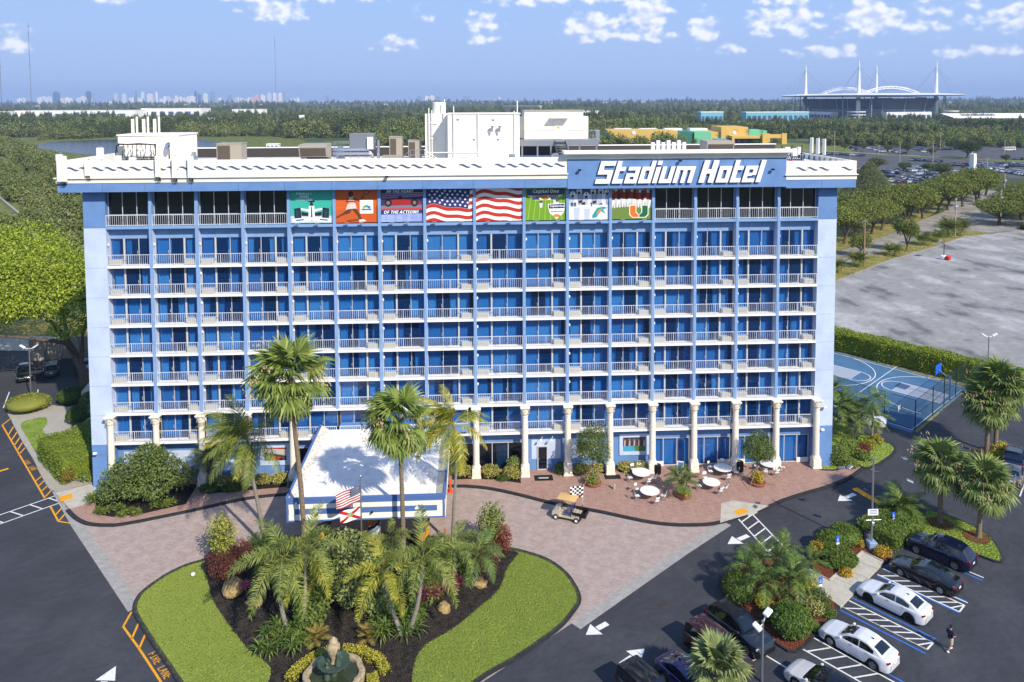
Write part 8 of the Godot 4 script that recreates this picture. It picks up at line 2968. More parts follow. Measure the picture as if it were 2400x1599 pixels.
	for i in 30000:
		var top:=r.randf() < .5
		var u:=r.randf_range(-.5,.5)*L
		var bump:=.12*sin(u*.9) + .10*sin(u*2.3+1.0)
		var p:=V(u,2.68+bump*.6 + .05*r.randfn(),r.randf_range(-1.35,1.35)) if top else V(u,r.randf()*2.7,(1.28+bump*.8 + .07*r.randfn())*(1.0 if r.randf() < .75 else -1.0))
		var dd:=(Vector3(r.randfn(),r.randfn(),r.randfn())*.7+(V(0,.6,0) if top else V(0,0,.6))).normalized()
		var nn:=(V(0,1,.3)+Vector3(r.randfn(),r.randfn(),r.randfn())*.5).normalized()
		leaf(b,bas*p,bas.basis*dd,bas.basis*nn,.22,.14,Color(.09,.14,.012).lerp(Color(.31,.36,.035),r.randf()))
	mk("foliage",b,M["leaf"],hl)
	# the left: big spreading trees,fence,machine box
	var c1:=Color(.11,.17,.012)
	var c2:=Color(.42,.48,.05)
	var bt:=thing("spreading_tree","huge bright green spreading tree leaning over the left car park","tree",V(-14.6,0,-26.6))
	r.seed=21
	var tb:=MB.new()
	tb.tube([V(.2,-.1,0),V(-.6,2.2,-.4),V(-2.6,5.0,-1.4),V(-5.0,7.2,-2.6)],[.75,.5,.42,.30],10)
	var limbs:=[[V(-.6,2.2,-.4),V(-.6,6.5,-1.0),V(.5,11,-2.0)],[V(-2.6,5.0,-1.4),V(-3.4,8.5,-2),V(-4.0,12.5,-3)],[V(-5,7.2,-2.6),V(-8.5,9,-3.5),V(-12,10.5,-5)],[V(-2.6,5,-1.4),V(-7,6.4,.5),V(-12,7.4,2.0)],[V(-5,7.2,-2.6),V(-9,7.8,-6),V(-14,9,-10)],[V(-1.5,3.6,-1),V(-1.2,6,2.0),V(-1.8,9,3.5)],[V(-.6,6.5,-1),V(1.0,8.5,.5),V(1.6,9.6,1.2)]]
	for l in limbs: tb.tube(l,[.28,.18,.07],7,false)
	mk("trunk",tb,M["bark"],bt)
	var parts:=[]
	for q in [[-2,12.5,-3,4.2],[-5.5,13.8,-4.5,4.6],[-9.5,12.6,-4,4.6],[-13.5,11.6,-6,4.6],[-16.5,9.6,-3,4.2],[-12.5,9.6,1,4.2],[-8,11.2,1.0,3.8],[-3.8,11.2,1.0,3.4],[-.2,10.4,0.2,3.0],[-17.5,12.4,-9,5.0],[-10,14.2,-9,5.2],[-15.5,7.6,3,3.6],[-19.5,8.2,0.5,3.8],[-.4,8.4,3.0,2.0],[-1.2,13.4,-5.5,3.2]]:
		parts.append([V(q[0],q[1],q[2]),V(q[3],q[3]*.58,q[3])])
	node("crown",lobed_crown(parts,30000,.42,.22,c1,c2,r,M["leaf"]),bt)
	tree("spreading_tree","second bright spreading tree behind it at the left edge",V(-40,0,-48),17.5,12,5.0,c1,c2,16000,.5,31,"",.62)
	tree("dark_tree","dark green tree squeezed between the left wall and the big tree",V(-10.6,0,-31),13.5,5.2,3.5,Color(.02,.05,.008),Color(.08,.13,.025),12000,.4,33,"",.9)
	var fe:=thing("wall_fence","grey green panel fence behind the left car park","fence")
	for k in 9:
		b=MB.new()
		b.box(V(-27.0+k*2.0,0,-36.5-k*.35),V(-25.1+k*2.0,3.0,-36.4-k*.35))
		b.box(V(-25.1+k*2.0,0,-36.6-k*.35),V(-24.95+k*2.0,3.1,-36.3-k*.35))
		for j in 5: b.box(V(-26.9+k*2.0+j*.36,.05,-36.4-k*.35),V(-26.8+k*2.0+j*.36,2.95,-36.37-k*.35))
		mk("panel",b,M["concrete_plain"],fe)
	flat("path",P([-60,-44,-20,-40,-18,-46,-60,-52]),-.1,.004,M["concrete"],"pale path behind the left car park")
	var gb:=thing("generator_box","pale grey boxed machine with louvres by the left wall","machine box",V(-10.2,0,-21.6),.2)
	b=MB.new()
	b.bbox(V(-1.6,.25,-2.2),V(1.6,2.0,2.2),.06)
	mk("casing",b,M["beige_metal"],gb)
	b=MB.new()
	b.box(V(-1.7,0,-2.3),V(1.7,.25,2.3))
	mk("slab",b,M["concrete_plain"],gb)
	b=MB.new()
	for k in 7: b.box(V(-1.1,.7+k*.14,2.2),V(1.1,.76+k*.14,2.24))
	mk("louvres",b,M["dark_metal"],gb)
func surroundings()->void:
	# old lot,verge,road
	flat("old_lot",P([80,-52,84,-35,97,-18.6,108.5,-4.2,118,8,240,10,250,-136,190,-129,176,-124.5,163,-120.3,146,-106.6,127,-92.6,116,-83,105.4,-73.7]),-.25,-.004,M["old_asphalt"],"wide worn grey lot with drag marks right of the hedge")
	flat("verge",P([90,-62,105.4,-73.7,116,-83,127,-92.6,146,-106.6,163,-120.3,172,-124,168,-130,152,-120.4,131,-103,112,-87,96,-72]),-.28,-.012,M["dry_grass"],"dry grass strip between the old lot and the road")
	flat("road",P([90,-68,112,-87,131,-103,145,-115,165,-133,172,-125,180,-123,250,-132,250,-141,196,-140,192,-150,201,-173,240,-212,236,-216,196,-180,184,-163,171,-151,155,-135,142,-122,120,-103,90,-79]),-.28,-.016,M["road_grey"],"pale grey side road under the row of trees")
	flat("verge",P([90,-80,120,-103.5,142,-122.5,171,-151.5,196,-180,236,-217,230,-230,200,-200,170,-170,130,-130,90,-100]),-.28,-.018,M["dry_grass"],"leaf littered soil under the row of trees")
	var yl:=MB.new()
	stripe(yl,132,-106.5,137,-111,.3,-.008)
	kind(mk("road_markings",yl,M["line_yellow"]),"structure","faded yellow bar on the side road")
	var kb:=MB.new()
	ribbon(kb,P([105.2,-73.9,116,-83.2,127,-92.8,146,-106.8,163,-120.5]),.35,-.05,.12)
	kind(mk("kerb",kb,M["road_grey"]),"structure","broken pale kerb along the old lot")
	flat("sand_lot",P([187,-200,206,-240,221,-222,212,-205]),-.28,-.02,M["dry_grass"],"sandy clearing between trees and the distant car park")
	# row of broad trees along the far side of the road
	var c0:=Color(.065,.085,.014)
	var c1:=Color(.27,.29,.06)
	var pro:=[]
	for k in 3:
		pro.append(tree("road_tree","",V([126.3,140,157][k],0,[-112.5,-125,-139.6][k]),9.6,6.2,2.2,c0,c1,6000,.5,300+k,"broad trees along the side road",.62))
	var spots:=[[146,-131],[133,-120],[162,-143.5],[169,-150],[180,-160],[187,-166],[197,-173.5],[209,-184],[216,-193],[224,-201],[152,-142],[174,-160],[190,-176],[119,-108],[112,-101],[205,-190],[106,-94],[140,-136],[166,-153]]
	var desc:=["front row","second row","third row"]
	for k in 3: pro[k].set_meta("label",["broad tree by the side road nearest the hotel wall","broad tree by the side road with a low dark gap under it","broad tree by the side road with a pale forked trunk"][k])
	for k in spots.size():
		copy(pro[k % 3],"road_tree",ordinal(k+4) + " of the broad flat crowned trees along the side road",V(spots[k][0],0,spots[k][1]),k*1.3,Vector3.ONE*(.92 + .3*fposmod(k*.37,1.0)),"broad trees along the side road")
	for q in [[183.2,-136.5,1.0,"flat topped spreading tree at the lot entrance"],[190.5,-133.5,.95,"flat topped spreading tree at the right edge by the lot entrance"],[197,-146,1.1,"broad tree behind the flat topped ones at the right edge"],[206,-152,1.15,"dark broad tree at the far right behind the entrance"],[213,-168,1.1,"broad tree where the side road meets the right edge"]]:
		copy(pro[1],"road_tree",q[3],V(q[0],0,q[1]),q[0],V(1.15,.80,1.15)*q[2],"broad trees at the lot entrance")
	# verge plants
	var ar:=frond_mesh("areca_far",2.6,1.0,.8,.6,26,Color(.07,.10,.02),Color(.24,.26,.06),0,.4)
	for q in [[130.4,-97.9,3.1,"palm clump on the verge in front of the tall leafy one"],[144.7,-109.9,3.4,"rounded palm clump in the middle of the verge"],[150.7,-113.8,2.9,"small palm clump on the verge"],[116.6,-87.5,3.4,"palm clump at the foot of the first utility pole"],[158.5,-121.4,5.0,"tall palm clump at the foot of the second utility pole"],[109.5,-82,3.0,"palm clump half hidden by the hotel corner"],[163.0,-123.4,4.6,"tall palm clump right of the second utility pole"]]:
		clump_palm("areca_palm",q[3],V(q[0],0,q[1]),6,q[2]*.35,1.0,ar,7,int(q[0]),q[2]/3.2,5.0,"palm clumps on the verge")
	tree("verge_tree","tall leafy tree on the verge between palm clumps",V(136,0,-102),7.8,3.2,1.2,c0,Color(.20,.24,.05),4200,.38,341,"",.95)
	tree("verge_tree","light green leafy tree behind the first utility pole",V(122.5,0,-97.5),5.0,2.8,1.0,Color(.09,.11,.02),Color(.26,.28,.07),3000,.34,342,"",.9)
	clipped("hedge","low dark hedge at the lot entrance under the flat topped trees",V(196,0,-130.5),V(24,1.4,2.6),.18,Color(.03,.05,.01),Color(.10,.13,.03),3600,343,false,"",.3)
	# utility poles and wires
	var tops:=[]
	for q in [[117.9,-87.0,10.1,1,"wooden utility pole nearest the hotel corner"],[159.9,-120.6,10.0,2,"concrete utility pole with grey transformers"],[189.2,-144.4,9.0,2,"utility pole rising from the flat topped trees"],[208.9,-170.3,11.2,2,"farthest tall utility pole at the right edge"]]:
		var t:=thing("utility_pole",q[4],"utility pole",V(q[0],0,q[1]),.7)
		var b:=MB.new()
		b.tube([V(0,0,0),V(0,q[2],0)],[.20,.14],9)
		mk("pole",b,M["wood"] if q[3]==1 else M["concrete_plain"],t)
		b=MB.new()
		for k in q[3]:
			b.box(V(-1.2,q[2] - .5-k*.8,-.08),V(1.2,q[2] - .35-k*.8,.08))
			for x in [-1.1,-.5,.5,1.1]: b.rod(V(x,q[2] - .35-k*.8,0),V(x,q[2] - .1-k*.8,0),.05,6)
		mk("crossarm",b,M["grey_metal"],t)
		if q[3]==2:
			for s in [-.55,.55]:
				b=MB.new()
				b.lathe([Vector2(.28,0),Vector2(.30,.1),Vector2(.30,.8),Vector2(.2,.95),Vector2(0,.95)],V(s,q[2]-3.0,.2),12)
				mk("transformer",b,M["galvanised"],t)
		tops.append(V(q[0],q[2],q[1]))
	tops.append(V(240,11,-205))
	tops.push_front(V(70,10,-48))
	for i in tops.size()-1:
		var b:=MB.new()
		for s in [-.8,0,.8]:
			var pts:=[]
			for k in 9:
				var f:=k/8.0
				pts.append(tops[i].lerp(tops[i+1],f)+V(s*.7,-.2-1.2*sin(PI*f),s*.7))
			b.tube(pts,[.02],4,false)
		tag(mk("power_line",b,M["dark_metal"]),["wires between the hotel and the first utility pole","wires between the first and second utility poles","wires between the second and third utility poles","wires between the third and farthest utility poles","wires running from the farthest utility pole out of the picture"][i],"wire")
	var ws:=thing("warning_sign","yellow diamond road sign beside a palm clump on the verge","sign",V(116.1,0,-88.3),-.3)
	var sb:=MB.new()
	sb.rod(V(0,0,0),V(0,2.0,0),.04,6)
	mk("post",sb,M["galvanised"],ws)
	sb=MB.new()
	sb.prism(PackedVector2Array([Vector2(0,1.5),Vector2(.62,2.12),Vector2(0,2.74),Vector2(-.62,2.12)]),.03)
	mk("plate",sb,M["yellow"],ws)
	var gs:=thing("road_sign","small green sign beside the tall palm clump on the verge","sign",V(157.5,0,-122.6),.4)
	sb=MB.new()
	sb.rod(V(0,0,0),V(0,2.4,0),.05,6); sb.box(V(-.5,1.6,.05),V(.5,2.6,.09))
	mk("plate",sb,simple("sign_green",C(.12,.34,.26),.6),gs)
	var hp:=thing("portable_hoop","portable basketball hoop with a red and white weighted base on the old lot","basketball hoop",V(139.3,0,-92.2),2.2)
	sb=MB.new()
	sb.bbox(V(-.9,0,-.6),V(.0,.9,.6),.15)
	mk("base",sb,M["red_paint"],hp)
	sb=MB.new()
	sb.bbox(V(.02,0,-.62),V(1.0,.95,.62),.18)
	mk("base_cover",sb,M["white_plastic"],hp)
	sb=MB.new()
	sb.rod(V(.4,.8,0),V(.4,3.6,0),.09,8); sb.rod(V(.4,3.4,0),V(1.2,3.8,0),.06,6)
	mk("pole",sb,M["black"],hp)
	sb=MB.new()
	sb.box(V(1.2,3.4,-.8),V(1.25,4.4,.8))
	mk("backboard",sb,M["galvanised"],hp)
	var gt:=thing("gate","low metal gate at the entrance of the old lot","gate",V(177.5,0,-125.6),.35)
	for k in 2:
		sb=MB.new()
		for y in [.3,.7,1.1]: sb.rod(V(k*4.0-4,y,0),V(k*4.0 - .2,y,0),.05,6)
		for x in 4: sb.rod(V(k*4.0-4+x*1.26,.2,0),V(k*4.0-4+x*1.26,1.2,0),.05,6)
		mk("leaf",sb,M["galvanised"],gt)
	# casuarina by the hotel's right shoulder and a low house roof
	var cz:=thing("casuarina_tree","feathery grey green tree at the right shoulder of the hotel","tree",V(181,0,-204))
	var r:=RandomNumberGenerator.new()
	r.seed=12
	var tb:=MB.new()
	tb.tube([V(0,0,0),V(.5,6,0),V(1.5,11,0)],[.4,.25,.08],7)
	mk("trunk",tb,M["bark"],cz)
	tb=MB.new()
	for i in 9000:
		var h:=r.randf_range(.6,12.0)
		var a:=r.randf()*TAU
		var rad:=(12.6-h)*.62*sqrt(r.randf()) + .4
		var p:=V(cos(a)*rad*1.5,h,sin(a)*rad)
		var dd:=V(.7+r.randfn()*.25,.45+r.randfn()*.4,r.randfn()*.35).normalized()
		leaf(tb,p,dd,V(0,.3,1),1.1,.16,Color(.035,.055,.02).lerp(Color(.13,.16,.06),r.randf()))
	mk("crown",tb,M["leaf"],cz)
	var hs:=thing("small_house","low white walled house with a dark roof seen past the hotel corner","house",V(172,0,-182),.9)
	sb=MB.new()
	sb.box(V(-8,0,-5),V(8,3.2,5))
	mk("wall",sb,M["white_paint"],hs)
	sb=MB.new()
	sb.prism(PackedVector2Array([Vector2(-5.6,3.2),Vector2(5.6,3.2),Vector2(0,5.2)]),17,Transform3D(Basis(V(0,0,1),V(0,1,0),V(-1,0,0)),V(8.5,0,0)))
	mk("roof",sb,M["brown_steel"],hs)
	distant_lots()
func far_car(style: int)->Array:
	# small but full shaped: body,glasshouse,wheels in three meshes' worth of surfaces
	var b:=MB.new()
	var top:=.98 if style==0 else 1.12
	var prof:=PackedVector2Array([Vector2(-2.25,.3),Vector2(2.25,.3),Vector2(2.28,top - .22),Vector2(2.1,top),Vector2(-1.2,top),Vector2(-2.1,top - .18),Vector2(-2.28,.55)])
	b.prism(prof,1.76,Transform3D(Basis(),V(0,0,-.88)))
	var ht:=1.45 if style==0 else 1.72
	var ro:=PackedVector2Array([Vector2(-.45,ht - .1),Vector2(-.2,ht),Vector2(1.1 if style==0 else 1.7,ht),Vector2(1.2 if style==0 else 1.8,ht - .06)])
	b.prism(ro,1.3,Transform3D(Basis(),V(0,0,-.65)))
	var g:=MB.new()
	var tail:=1.95 if style==0 else 2.12
	for s in [-1,1]:
		g.oquad(V(-1.2,top,s*.84),V(tail,top,s*.84),V(1.15 if style==0 else 1.78,ht - .06,s*.66),V(-.4,ht - .06,s*.66),V(0,1,0))
	g.oquad(V(-1.2,top,-.84),V(-1.2,top,.84),V(-.4,ht - .06,.66),V(-.4,ht - .06,-.66),V(0,1,0))
	g.oquad(V(tail,top,-.84),V(tail,top,.84),V(1.15 if style==0 else 1.78,ht - .06,.66),V(1.15 if style==0 else 1.78,ht - .06,-.66),V(0,1,0))
	var w:=MB.new()
	for x in [-1.4,1.4]:
		for z in [-.82,.82]:
			w.lathe([Vector2(0,-.1),Vector2(.33,-.1),Vector2(.33,.1),Vector2(0,.1)],Vector3.ZERO,10)
			for i in range(w.v.size()-60,w.v.size()):
				w.v[i]=V(w.v[i].x+x,w.v[i].z + .33,w.v[i].y+z)
				w.n[i]=V(w.n[i].x,w.n[i].z,w.n[i].y)
	return [b,g,w]
func distant_lots()->void:
	flat("distant_car_park",P([190,-262,213,-252,222,-223,240,-236,262,-256,330,-276,470,-300,470,-360,344,-342,326,-368,281,-432,262,-432,200,-330]),-.28,-.02,M["far_asphalt"],"large distant car park full of cars beyond the road trees")
	flat("distant_car_park",P([296,-428,330,-384,352,-360,470,-378,470,-500,320,-500]),-.28,-.02,M["far_asphalt"],"second car park behind the grass strip")
	flat("grass_strip",P([240,-520,262,-434,281,-434,327,-370,345,-344,470,-362,470,-376,352,-358,332,-382,298,-426,330,-505,300,-560]),-.28,-.03,M["hill_grass"],"mown grass strip and bank between the two distant car parks")
	flat("path",P([262,-470,285,-440,330,-380,333,-382,288,-443,266,-474]),-.2,-.014,M["road_grey"],"pale path on the mown grass strip")
	flat("pavement",P([205,-245,224,-220,246,-237,244,-240,224,-224,208,-247]),-.2,.1,M["road_grey"],"pale walk along the front of the distant car park")
	var mats:=[paint("far_white",C(.78,.79,.80),.0),paint("far_silver",C(.48,.50,.52),.4),paint("far_black",C(.035,.037,.042),.0),paint("far_grey",C(.20,.21,.23),.3),paint("far_blue",C(.05,.10,.24),.2),paint("far_red",C(.38,.03,.03),.1)]
	var nm:=["white","silver","black","grey","dark blue","red"]
	var geo:=[far_car(0),far_car(1)]
	var meshes:=[]
	for s in 2:
		for m in mats:
			var me:ArrayMesh=geo[s][0].mesh(m)
			geo[s][1].mesh(M["car_glass"],me)
			geo[s][2].mesh(M["rubber"],me)
			meshes.append(me)
	# rows: from,to,cars,where
	var rows:=[[223,-294,232,-293,5,1,"leftmost row beside the hotel's cornice"],[219,-281,227,-268,6,1,"row in front of the leftmost lot tree"],[233,-293,240,-281,7,1,"row right of the leftmost lot tree"],[211,-253,224,-243,7,1,"front left row near the pale walk"],[231,-266,229,-250,7,1,"row behind the red car"],[248,-295,262,-299,7,2,"row behind the second lot tree"],[258,-311,270,-312,6,1,"short back row by the lane"],[237,-270,243,-255,7,1,"row under the twin lot trees"],[219,-232,232,-235,5,0,"nearest row by the sandy clearing"],[255,-273,271,-278,8,1,"row right of the twin lot trees"],[270,-295,276,-285,6,1,"row before the white tower"],[287,-332,301,-322,9,1,"dark row along the lane"],[289,-361,303,-351,8,1,"row along the grass strip"],[264,-424,281,-398,14,0,"long back row at the foot of the grass bank"],[286,-299,307,-308,10,2,"row right of the white tower"],[306,-330,320,-317,8,2,"far right back row"],[294,-292,292,-268,10,2,"right hand row nearest the trees"],[317,-320,328,-315,6,2,"rightmost row"],[318,-490,300,-440,9,1,"row under the far lot trees"],[326,-478,313,-433,10,1,"second row of the far lot"],[322,-442,318,-415,7,1,"third row of the far lot"],[355,-468,338,-425,8,1,"fourth row of the far lot"],[361,-451,372,-449,3,0,"few cars by the tall lamp of the far lot"],[354,-365,362,-359,5,1,"row at the right edge behind the grass strip"],[246,-281,253,-270,5,1,"row between the lot trees"],[340,-322,380,-334,12,1,"row running out to the right edge"],[330,-300,380,-312,14,1,"row before the one at the right edge"],[300,-318,312,-309,6,1,"middle row behind the white tower"]]
	var r:=RandomNumberGenerator.new()
	r.seed=99
	for row in rows:
		var a:=Vector2(row[0],row[1])
		var z:=Vector2(row[2],row[3])
		var along:=(z-a).normalized()
		for k in row[4]*maxi(row[5],1):
			var lane: int=k % maxi(row[5],1)
			var n: int=k/maxi(row[5],1)
			var p:=a.lerp(z,(n + .5)/row[4])+along.orthogonal()*lane*5.2+Vector2(r.randf_range(-.2,.2),r.randf_range(-.2,.2))
			var ci: int=[0,0,0,0,1,1,1,2,2,2,3,3,4,5][r.randi() % 14]
			if row[6]=="dark row along the lane" and ci < 2: ci=2
			var o:=node("parked_car",meshes[(r.randi() % 2)*6+ci],null,Transform3D(Basis(Vector3.UP,atan2(along.x,along.y)+PI/2+r.randf_range(-.04,.04)),V(p.x,0,p.y))*Transform3D(Basis(Vector3.UP,PI/2*0),Vector3.ZERO))
			o.rotation.y=-atan2(along.orthogonal().y,along.orthogonal().x)+(PI if r.randf() < .4 else 0.0)
			tag(o,"%s car, %s in the %s" % [nm[ci],ordinal(k+1),row[6]],"car","cars parked in the distant lots")
	var rc:=node("parked_car",meshes[5],null,Transform3D(Basis(Vector3.UP,.2),V(217.2,0,-244.3)))
	tag(rc,"bright red car standing out in the front rows of the distant lot","car")
	var bus:=thing("bus","white minibus parked at the back of the far lot","bus",V(403,0,-435),.1)
	var b:=MB.new()
	b.bbox(V(-4.5,.5,-1.2),V(4.5,3.0,1.2),.2)
	mk("body",b,M["far_white"],bus)
	b=MB.new()
	for k in 6: b.box(V(-3.8+k*1.3,1.7,1.2),V(-2.8+k*1.3,2.5,1.22))
	mk("windows",b,M["car_glass"],bus)
	for x in [-3,3]:
		b=MB.new()
		b.lathe([Vector2(.5,-.12),Vector2(.5,.12),Vector2(0,.12)],Vector3.ZERO,12)
		mk("wheel",b,M["rubber"],bus,Transform3D(Basis(V(1,0,0),PI/2),V(x,.5,1.1)))
	# trees and lamps in the lots
	var c0:=Color(.04,.06,.015)
	var c1:=Color(.13,.165,.04)
	var p:=tree("lot_tree","leafy tree in the distant lot, leftmost of the near ones",V(235.4,0,-297.8),6.9,4.2,1.8,c0,c1,3200,.45,401,"trees in the distant lots",.8)
	for q in [[243,-287,.8,"slim tree in the distant lot right of the leftmost one"],[253.9,-286,.72,"left one of twin trees in the distant lot"],[242.2,-256.6,1.08,"right one of twin trees in the distant lot"],[293.6,-447.8,.75,"left small tree at the edge of the far lot"],[306.1,-446.3,.85,"second tree at the edge of the far lot"],[315,-408,1.15,"dense tree on the bank between the lots"],[331.7,-339.3,.7,"small tree at the right end of the grass strip"],[323.3,-394.6,.75,"thin tree beside the big dark one on the bank"],[312,-425,.8,"round tree between rows of the far lot"]]:
		copy(p,"lot_tree",q[3],V(q[0],0,q[1]),q[0],Vector3.ONE*q[2],"trees in the distant lots")
	tree("lot_tree","big dark spreading tree on the grass bank of the distant lots",V(333,0,-375),11.5,9.5,2.6,Color(.02,.035,.01),Color(.08,.10,.03),6000,.6,402,"",.62)
	for q in [[259.8,-393.6,15.9,"tallest lamp of the distant lot at the left"],[258.8,-370.9,6,"short lamp left in the distant lot"],[276,-348.4,10.5,"lamp in the lane of the distant lot"],[290.4,-340.5,11.1,"lamp with pale pole beside the dark row"],[373,-464.4,12,"lamp of the far lot near three cars"],[370,-393.5,9.7,"lamp at the right of the grass bank"],[281.9,-283.5,7.2,"lamp in the right hand rows"],[389.5,-529,9,"lamp at the back of the far lot"],[357.8,-540,12.6,"lamp before the dark tree belt"],[295.2,-406,6.3,"short lamp on the grass bank"]]:
		var t:=thing("lot_lamp",q[3],"lamp post",V(q[0],0,q[1]),0.0,"lamps of the distant lots")
		b=MB.new()
		b.rod(V(0,0,0),V(0,q[2],0),.16,6)
		mk("pole",b,M["concrete_plain"],t)
		b=MB.new()
		b.box(V(-1.1,q[2],-.2),V(1.1,q[2] + .2,.2))
		mk("lamp_head",b,M["grey_metal"],t)
	var tw:=thing("white_tower","square white antenna tower between the distant lot rows","tower",V(255.7,0,-255.4),.5)
	b=MB.new()
	b.bbox(V(-1.0,0,-1.0),V(1.0,11.6,1.0),.1); b.bbox(V(.9,6.8,-.6),V(2.0,10.4,.6),.1); b.rod(V(-.5,11.6,0),V(-.5,12.6,0),.08,5); b.rod(V(1.4,10.4,0),V(1.4,11.8,0),.08,5)
	mk("shaft",b,M["white_paint"],tw)
	b=MB.new()
	b.box(V(-.15,.3,1.0),V(.15,11.2,1.04))
	mk("groove",b,M["concrete_plain"],tw)
func far_away()->void:
	# lake and banks on the left
	flat("lake",smooth(P([-325,-575,-352,-640,-348,-676,-305,-692,-250,-696,-200,-640,-175,-560,-190,-500,-227,-470,-275,-515]),true,4),-.4,.02,M["lake_water"],"dark blue lake behind the left end of the roof")
	flat("bank",smooth(P([-470,-735,-344,-772,-200,-752,-120,-640,-110,-420,-160,-330,-215,-395,-300,-520,-420,-690]),true,3),-.4,-.02,M["rough_grass"],"yellow green grass bank round the lake")
	flat("slope",P([-420,-660,-292,-473,-119,-234,-70,-150,-60,-120,-86,-120,-150,-230,-330,-470,-470,-640]),-.4,-.016,M["hill_grass"],"long green slope beyond the left trees")
	var wl:=thing("low_wall","thin pale low wall on the green slope at the left edge","wall")
	var b:=MB.new()
	var wp:=P([-170,-262,-143,-223,-104,-170,-88,-146])
	ribbon(b,wp,.6,-.05,.9)
	mk("coping",b,M["concrete_plain"],wl)
	# scrub and woods: shared clumps of leaves
	var r:=RandomNumberGenerator.new()
	r.seed=404
	var kinds:=[]
	for k in 4:
		var mb:=MB.new()
		var c0:Color=[Color(.045,.07,.018),Color(.06,.09,.02),Color(.035,.055,.02),Color(.08,.10,.03)][k]
		var c1:Color=[Color(.19,.23,.07),Color(.26,.29,.09),Color(.15,.18,.07),Color(.30,.31,.12)][k]
		var lob:=[[V(0,6.2,0),V(3.6,3.6,3.6)],[V(2,4.6,1),V(2.8,2.6,2.8)],[V(-1.8,5.0,-1.4),V(2.8,2.8,2.8)],[V(.3,2.6,.4),V(3.2,2.2,3.2)]] if k!=2 else [[V(0,3,0),V(2.6,3.4,2.6)],[V(.3,7,0),V(2.0,4.2,2.0)],[V(0,10.5,0),V(1.1,3.2,1.1)]]
		for p in lob: cloud(mb,p[0],p[1],110,1.5,.85,c0,c1,r,.5)
		mb.col=c0
		mb.tube([V(0,-1,0),V(0,5,0)],[.35,.2],5,false)
		kinds.append(mb.mesh(M["far_leaf"]))
	var sl:=leafy("scrub_leaf",.8,Color(.4,.5,.2))
	sl.albedo_color=Color(1.0,1.0,1.0)
	var fn:=FastNoiseLite.new()
	fn.seed=8; fn.frequency=.006; fn.fractal_octaves=3
	var sets:=[[],[],[],[]]
	var add:=func(x: float,z: float,s: float,tall: float)->void:
		var k: int=2 if tall > .5 and r.randf() < .75 else [0,1,3][r.randi() % 3]
		sets[k].append(Transform3D(Basis(Vector3.UP,r.randf()*TAU).scaled(V(s,s*r.randf_range(.85,1.25),s)),V(x,-.1,z)))
	# hedge rows of scrub on the slope
	var rows:=[[-440,-700,-373,-607,11,.75],[-373,-607,-241,-416,11,.85],[-241,-416,-150,-285,9,.85],[-150,-285,-95,-200,8,.75],[-240,-375,-142,-241,13,.62],[-142,-241,-85,-166,12,.6],[-85,-166,-48,-100,12,.7],[-100,-165,-70,-110,9,.6]]
	for q in rows:
		var L:=Vector2(q[0],q[1]).distance_to(Vector2(q[2],q[3]))
		for i in int(L*q[4]*.075):
			var f:=r.randf()
			add.call(lerpf(q[0],q[2],f)+r.randfn()*q[4]*.42,lerpf(q[1],q[3],f)+r.randfn()*q[4]*.42,q[5]*r.randf_range(.4,.95),0.0)
	for k in 4:
		if sets[k].size(): multi("scrub",kinds[k],sets[k],M["scrub_leaf"],"green scrub in rows on the slope at the left")
		sets[k]=[]
	# woods behind the lake and beyond
	var keep_out:=[Rect2(-990,-1640,430,130),Rect2(150,-640,150,90),Rect2(560,-1460,420,320),Rect2(690,-1010,320,60),Rect2(196,-500,300,290),Rect2(380,-1080,170,80)]
	for i in 30000:
		var z:=-700.0-5600.0*pow(r.randf(),2.0)
		var x:=30.0+z*.02+r.randf_range(-.70,.80)*(70.0-z)
		var far:=-z
		var nn:=fn.get_noise_2d(x*(1.0 if far < 2000 else .4),z*.7)
		if nn < -.16 and far > 1000.0: continue
		var bad:=false
		for q in keep_out:
			if q.has_point(Vector2(x,z)): bad=true
		if bad: continue
		if x < -150 and z > -770: continue
		var s:=r.randf_range(.9,1.5)*(1.0 if far < 1500 else (1.0+(far-1500.0)/2600.0))
		if x > 250 and far < 1150: s*= .7
		if x < -350 and far > 1450 and far < 1560: s*= .5
		add.call(x,z,s,1.0 if nn > .18 else 0.0)
	# belts close to the hotel: behind the roof on the left,behind the lots on the right
	for q in [[-380,-705,-340,-790,90],[-345,-780,90,-740,620],[-200,-800,150,-850,500],[-60,-560,150,-560,260],[60,-470,190,-505,60],[-30,-700,200,-700,300],[320,-520,520,-548,330],[380,-505,640,-560,330],[300,-640,560,-640,380],[250,-620,420,-700,200],[560,-700,900,-760,420],[430,-480,620,-490,160],[300,-740,700,-860,520],[120,-680,300,-700,160]]:
		for i in q[4]:
			var f:=r.randf()
			var x:=lerpf(q[0],q[2],f)+r.randfn()*9
			var z:=lerpf(q[1],q[3],f)+r.randfn()*13
			if Rect2(140,-640,160,92).has_point(Vector2(x,z)): continue
			add.call(x,z,r.randf_range(.65,1.1)*(.85 if x > 250 else 1.0),1.0 if fn.get_noise_2d(x,z) > .1 else 0.0)
	for k in 4: multi(["woodland","woodland","pine_woodland","woodland"][k],kinds[k],sets[k],M["far_leaf"],"far off woods stretching to the horizon")
	# palms in rows before the woods on the right
	var fan:=fan_palm("cabbage_palm","round headed palm in the row at the foot of the dark tree belt",V(306,0,-512),6.2,2.6,12,.25,Color(.06,.08,.025),Color(.18,.20,.07),444,Vector3.ZERO,0,Vector3.ZERO,"palms in a row before the tree belt")
	for k in 15:
		copy(fan,"cabbage_palm",ordinal(k+2) + " palm from the left in the row before the dark tree belt",V(310+k*4.2+2.0*sin(k*2.0),0,-512+4*sin(k*1.3)),k*1.1,Vector3.ONE*(.85 + .25*fposmod(k*.61,1.0)),"palms in a row before the tree belt")
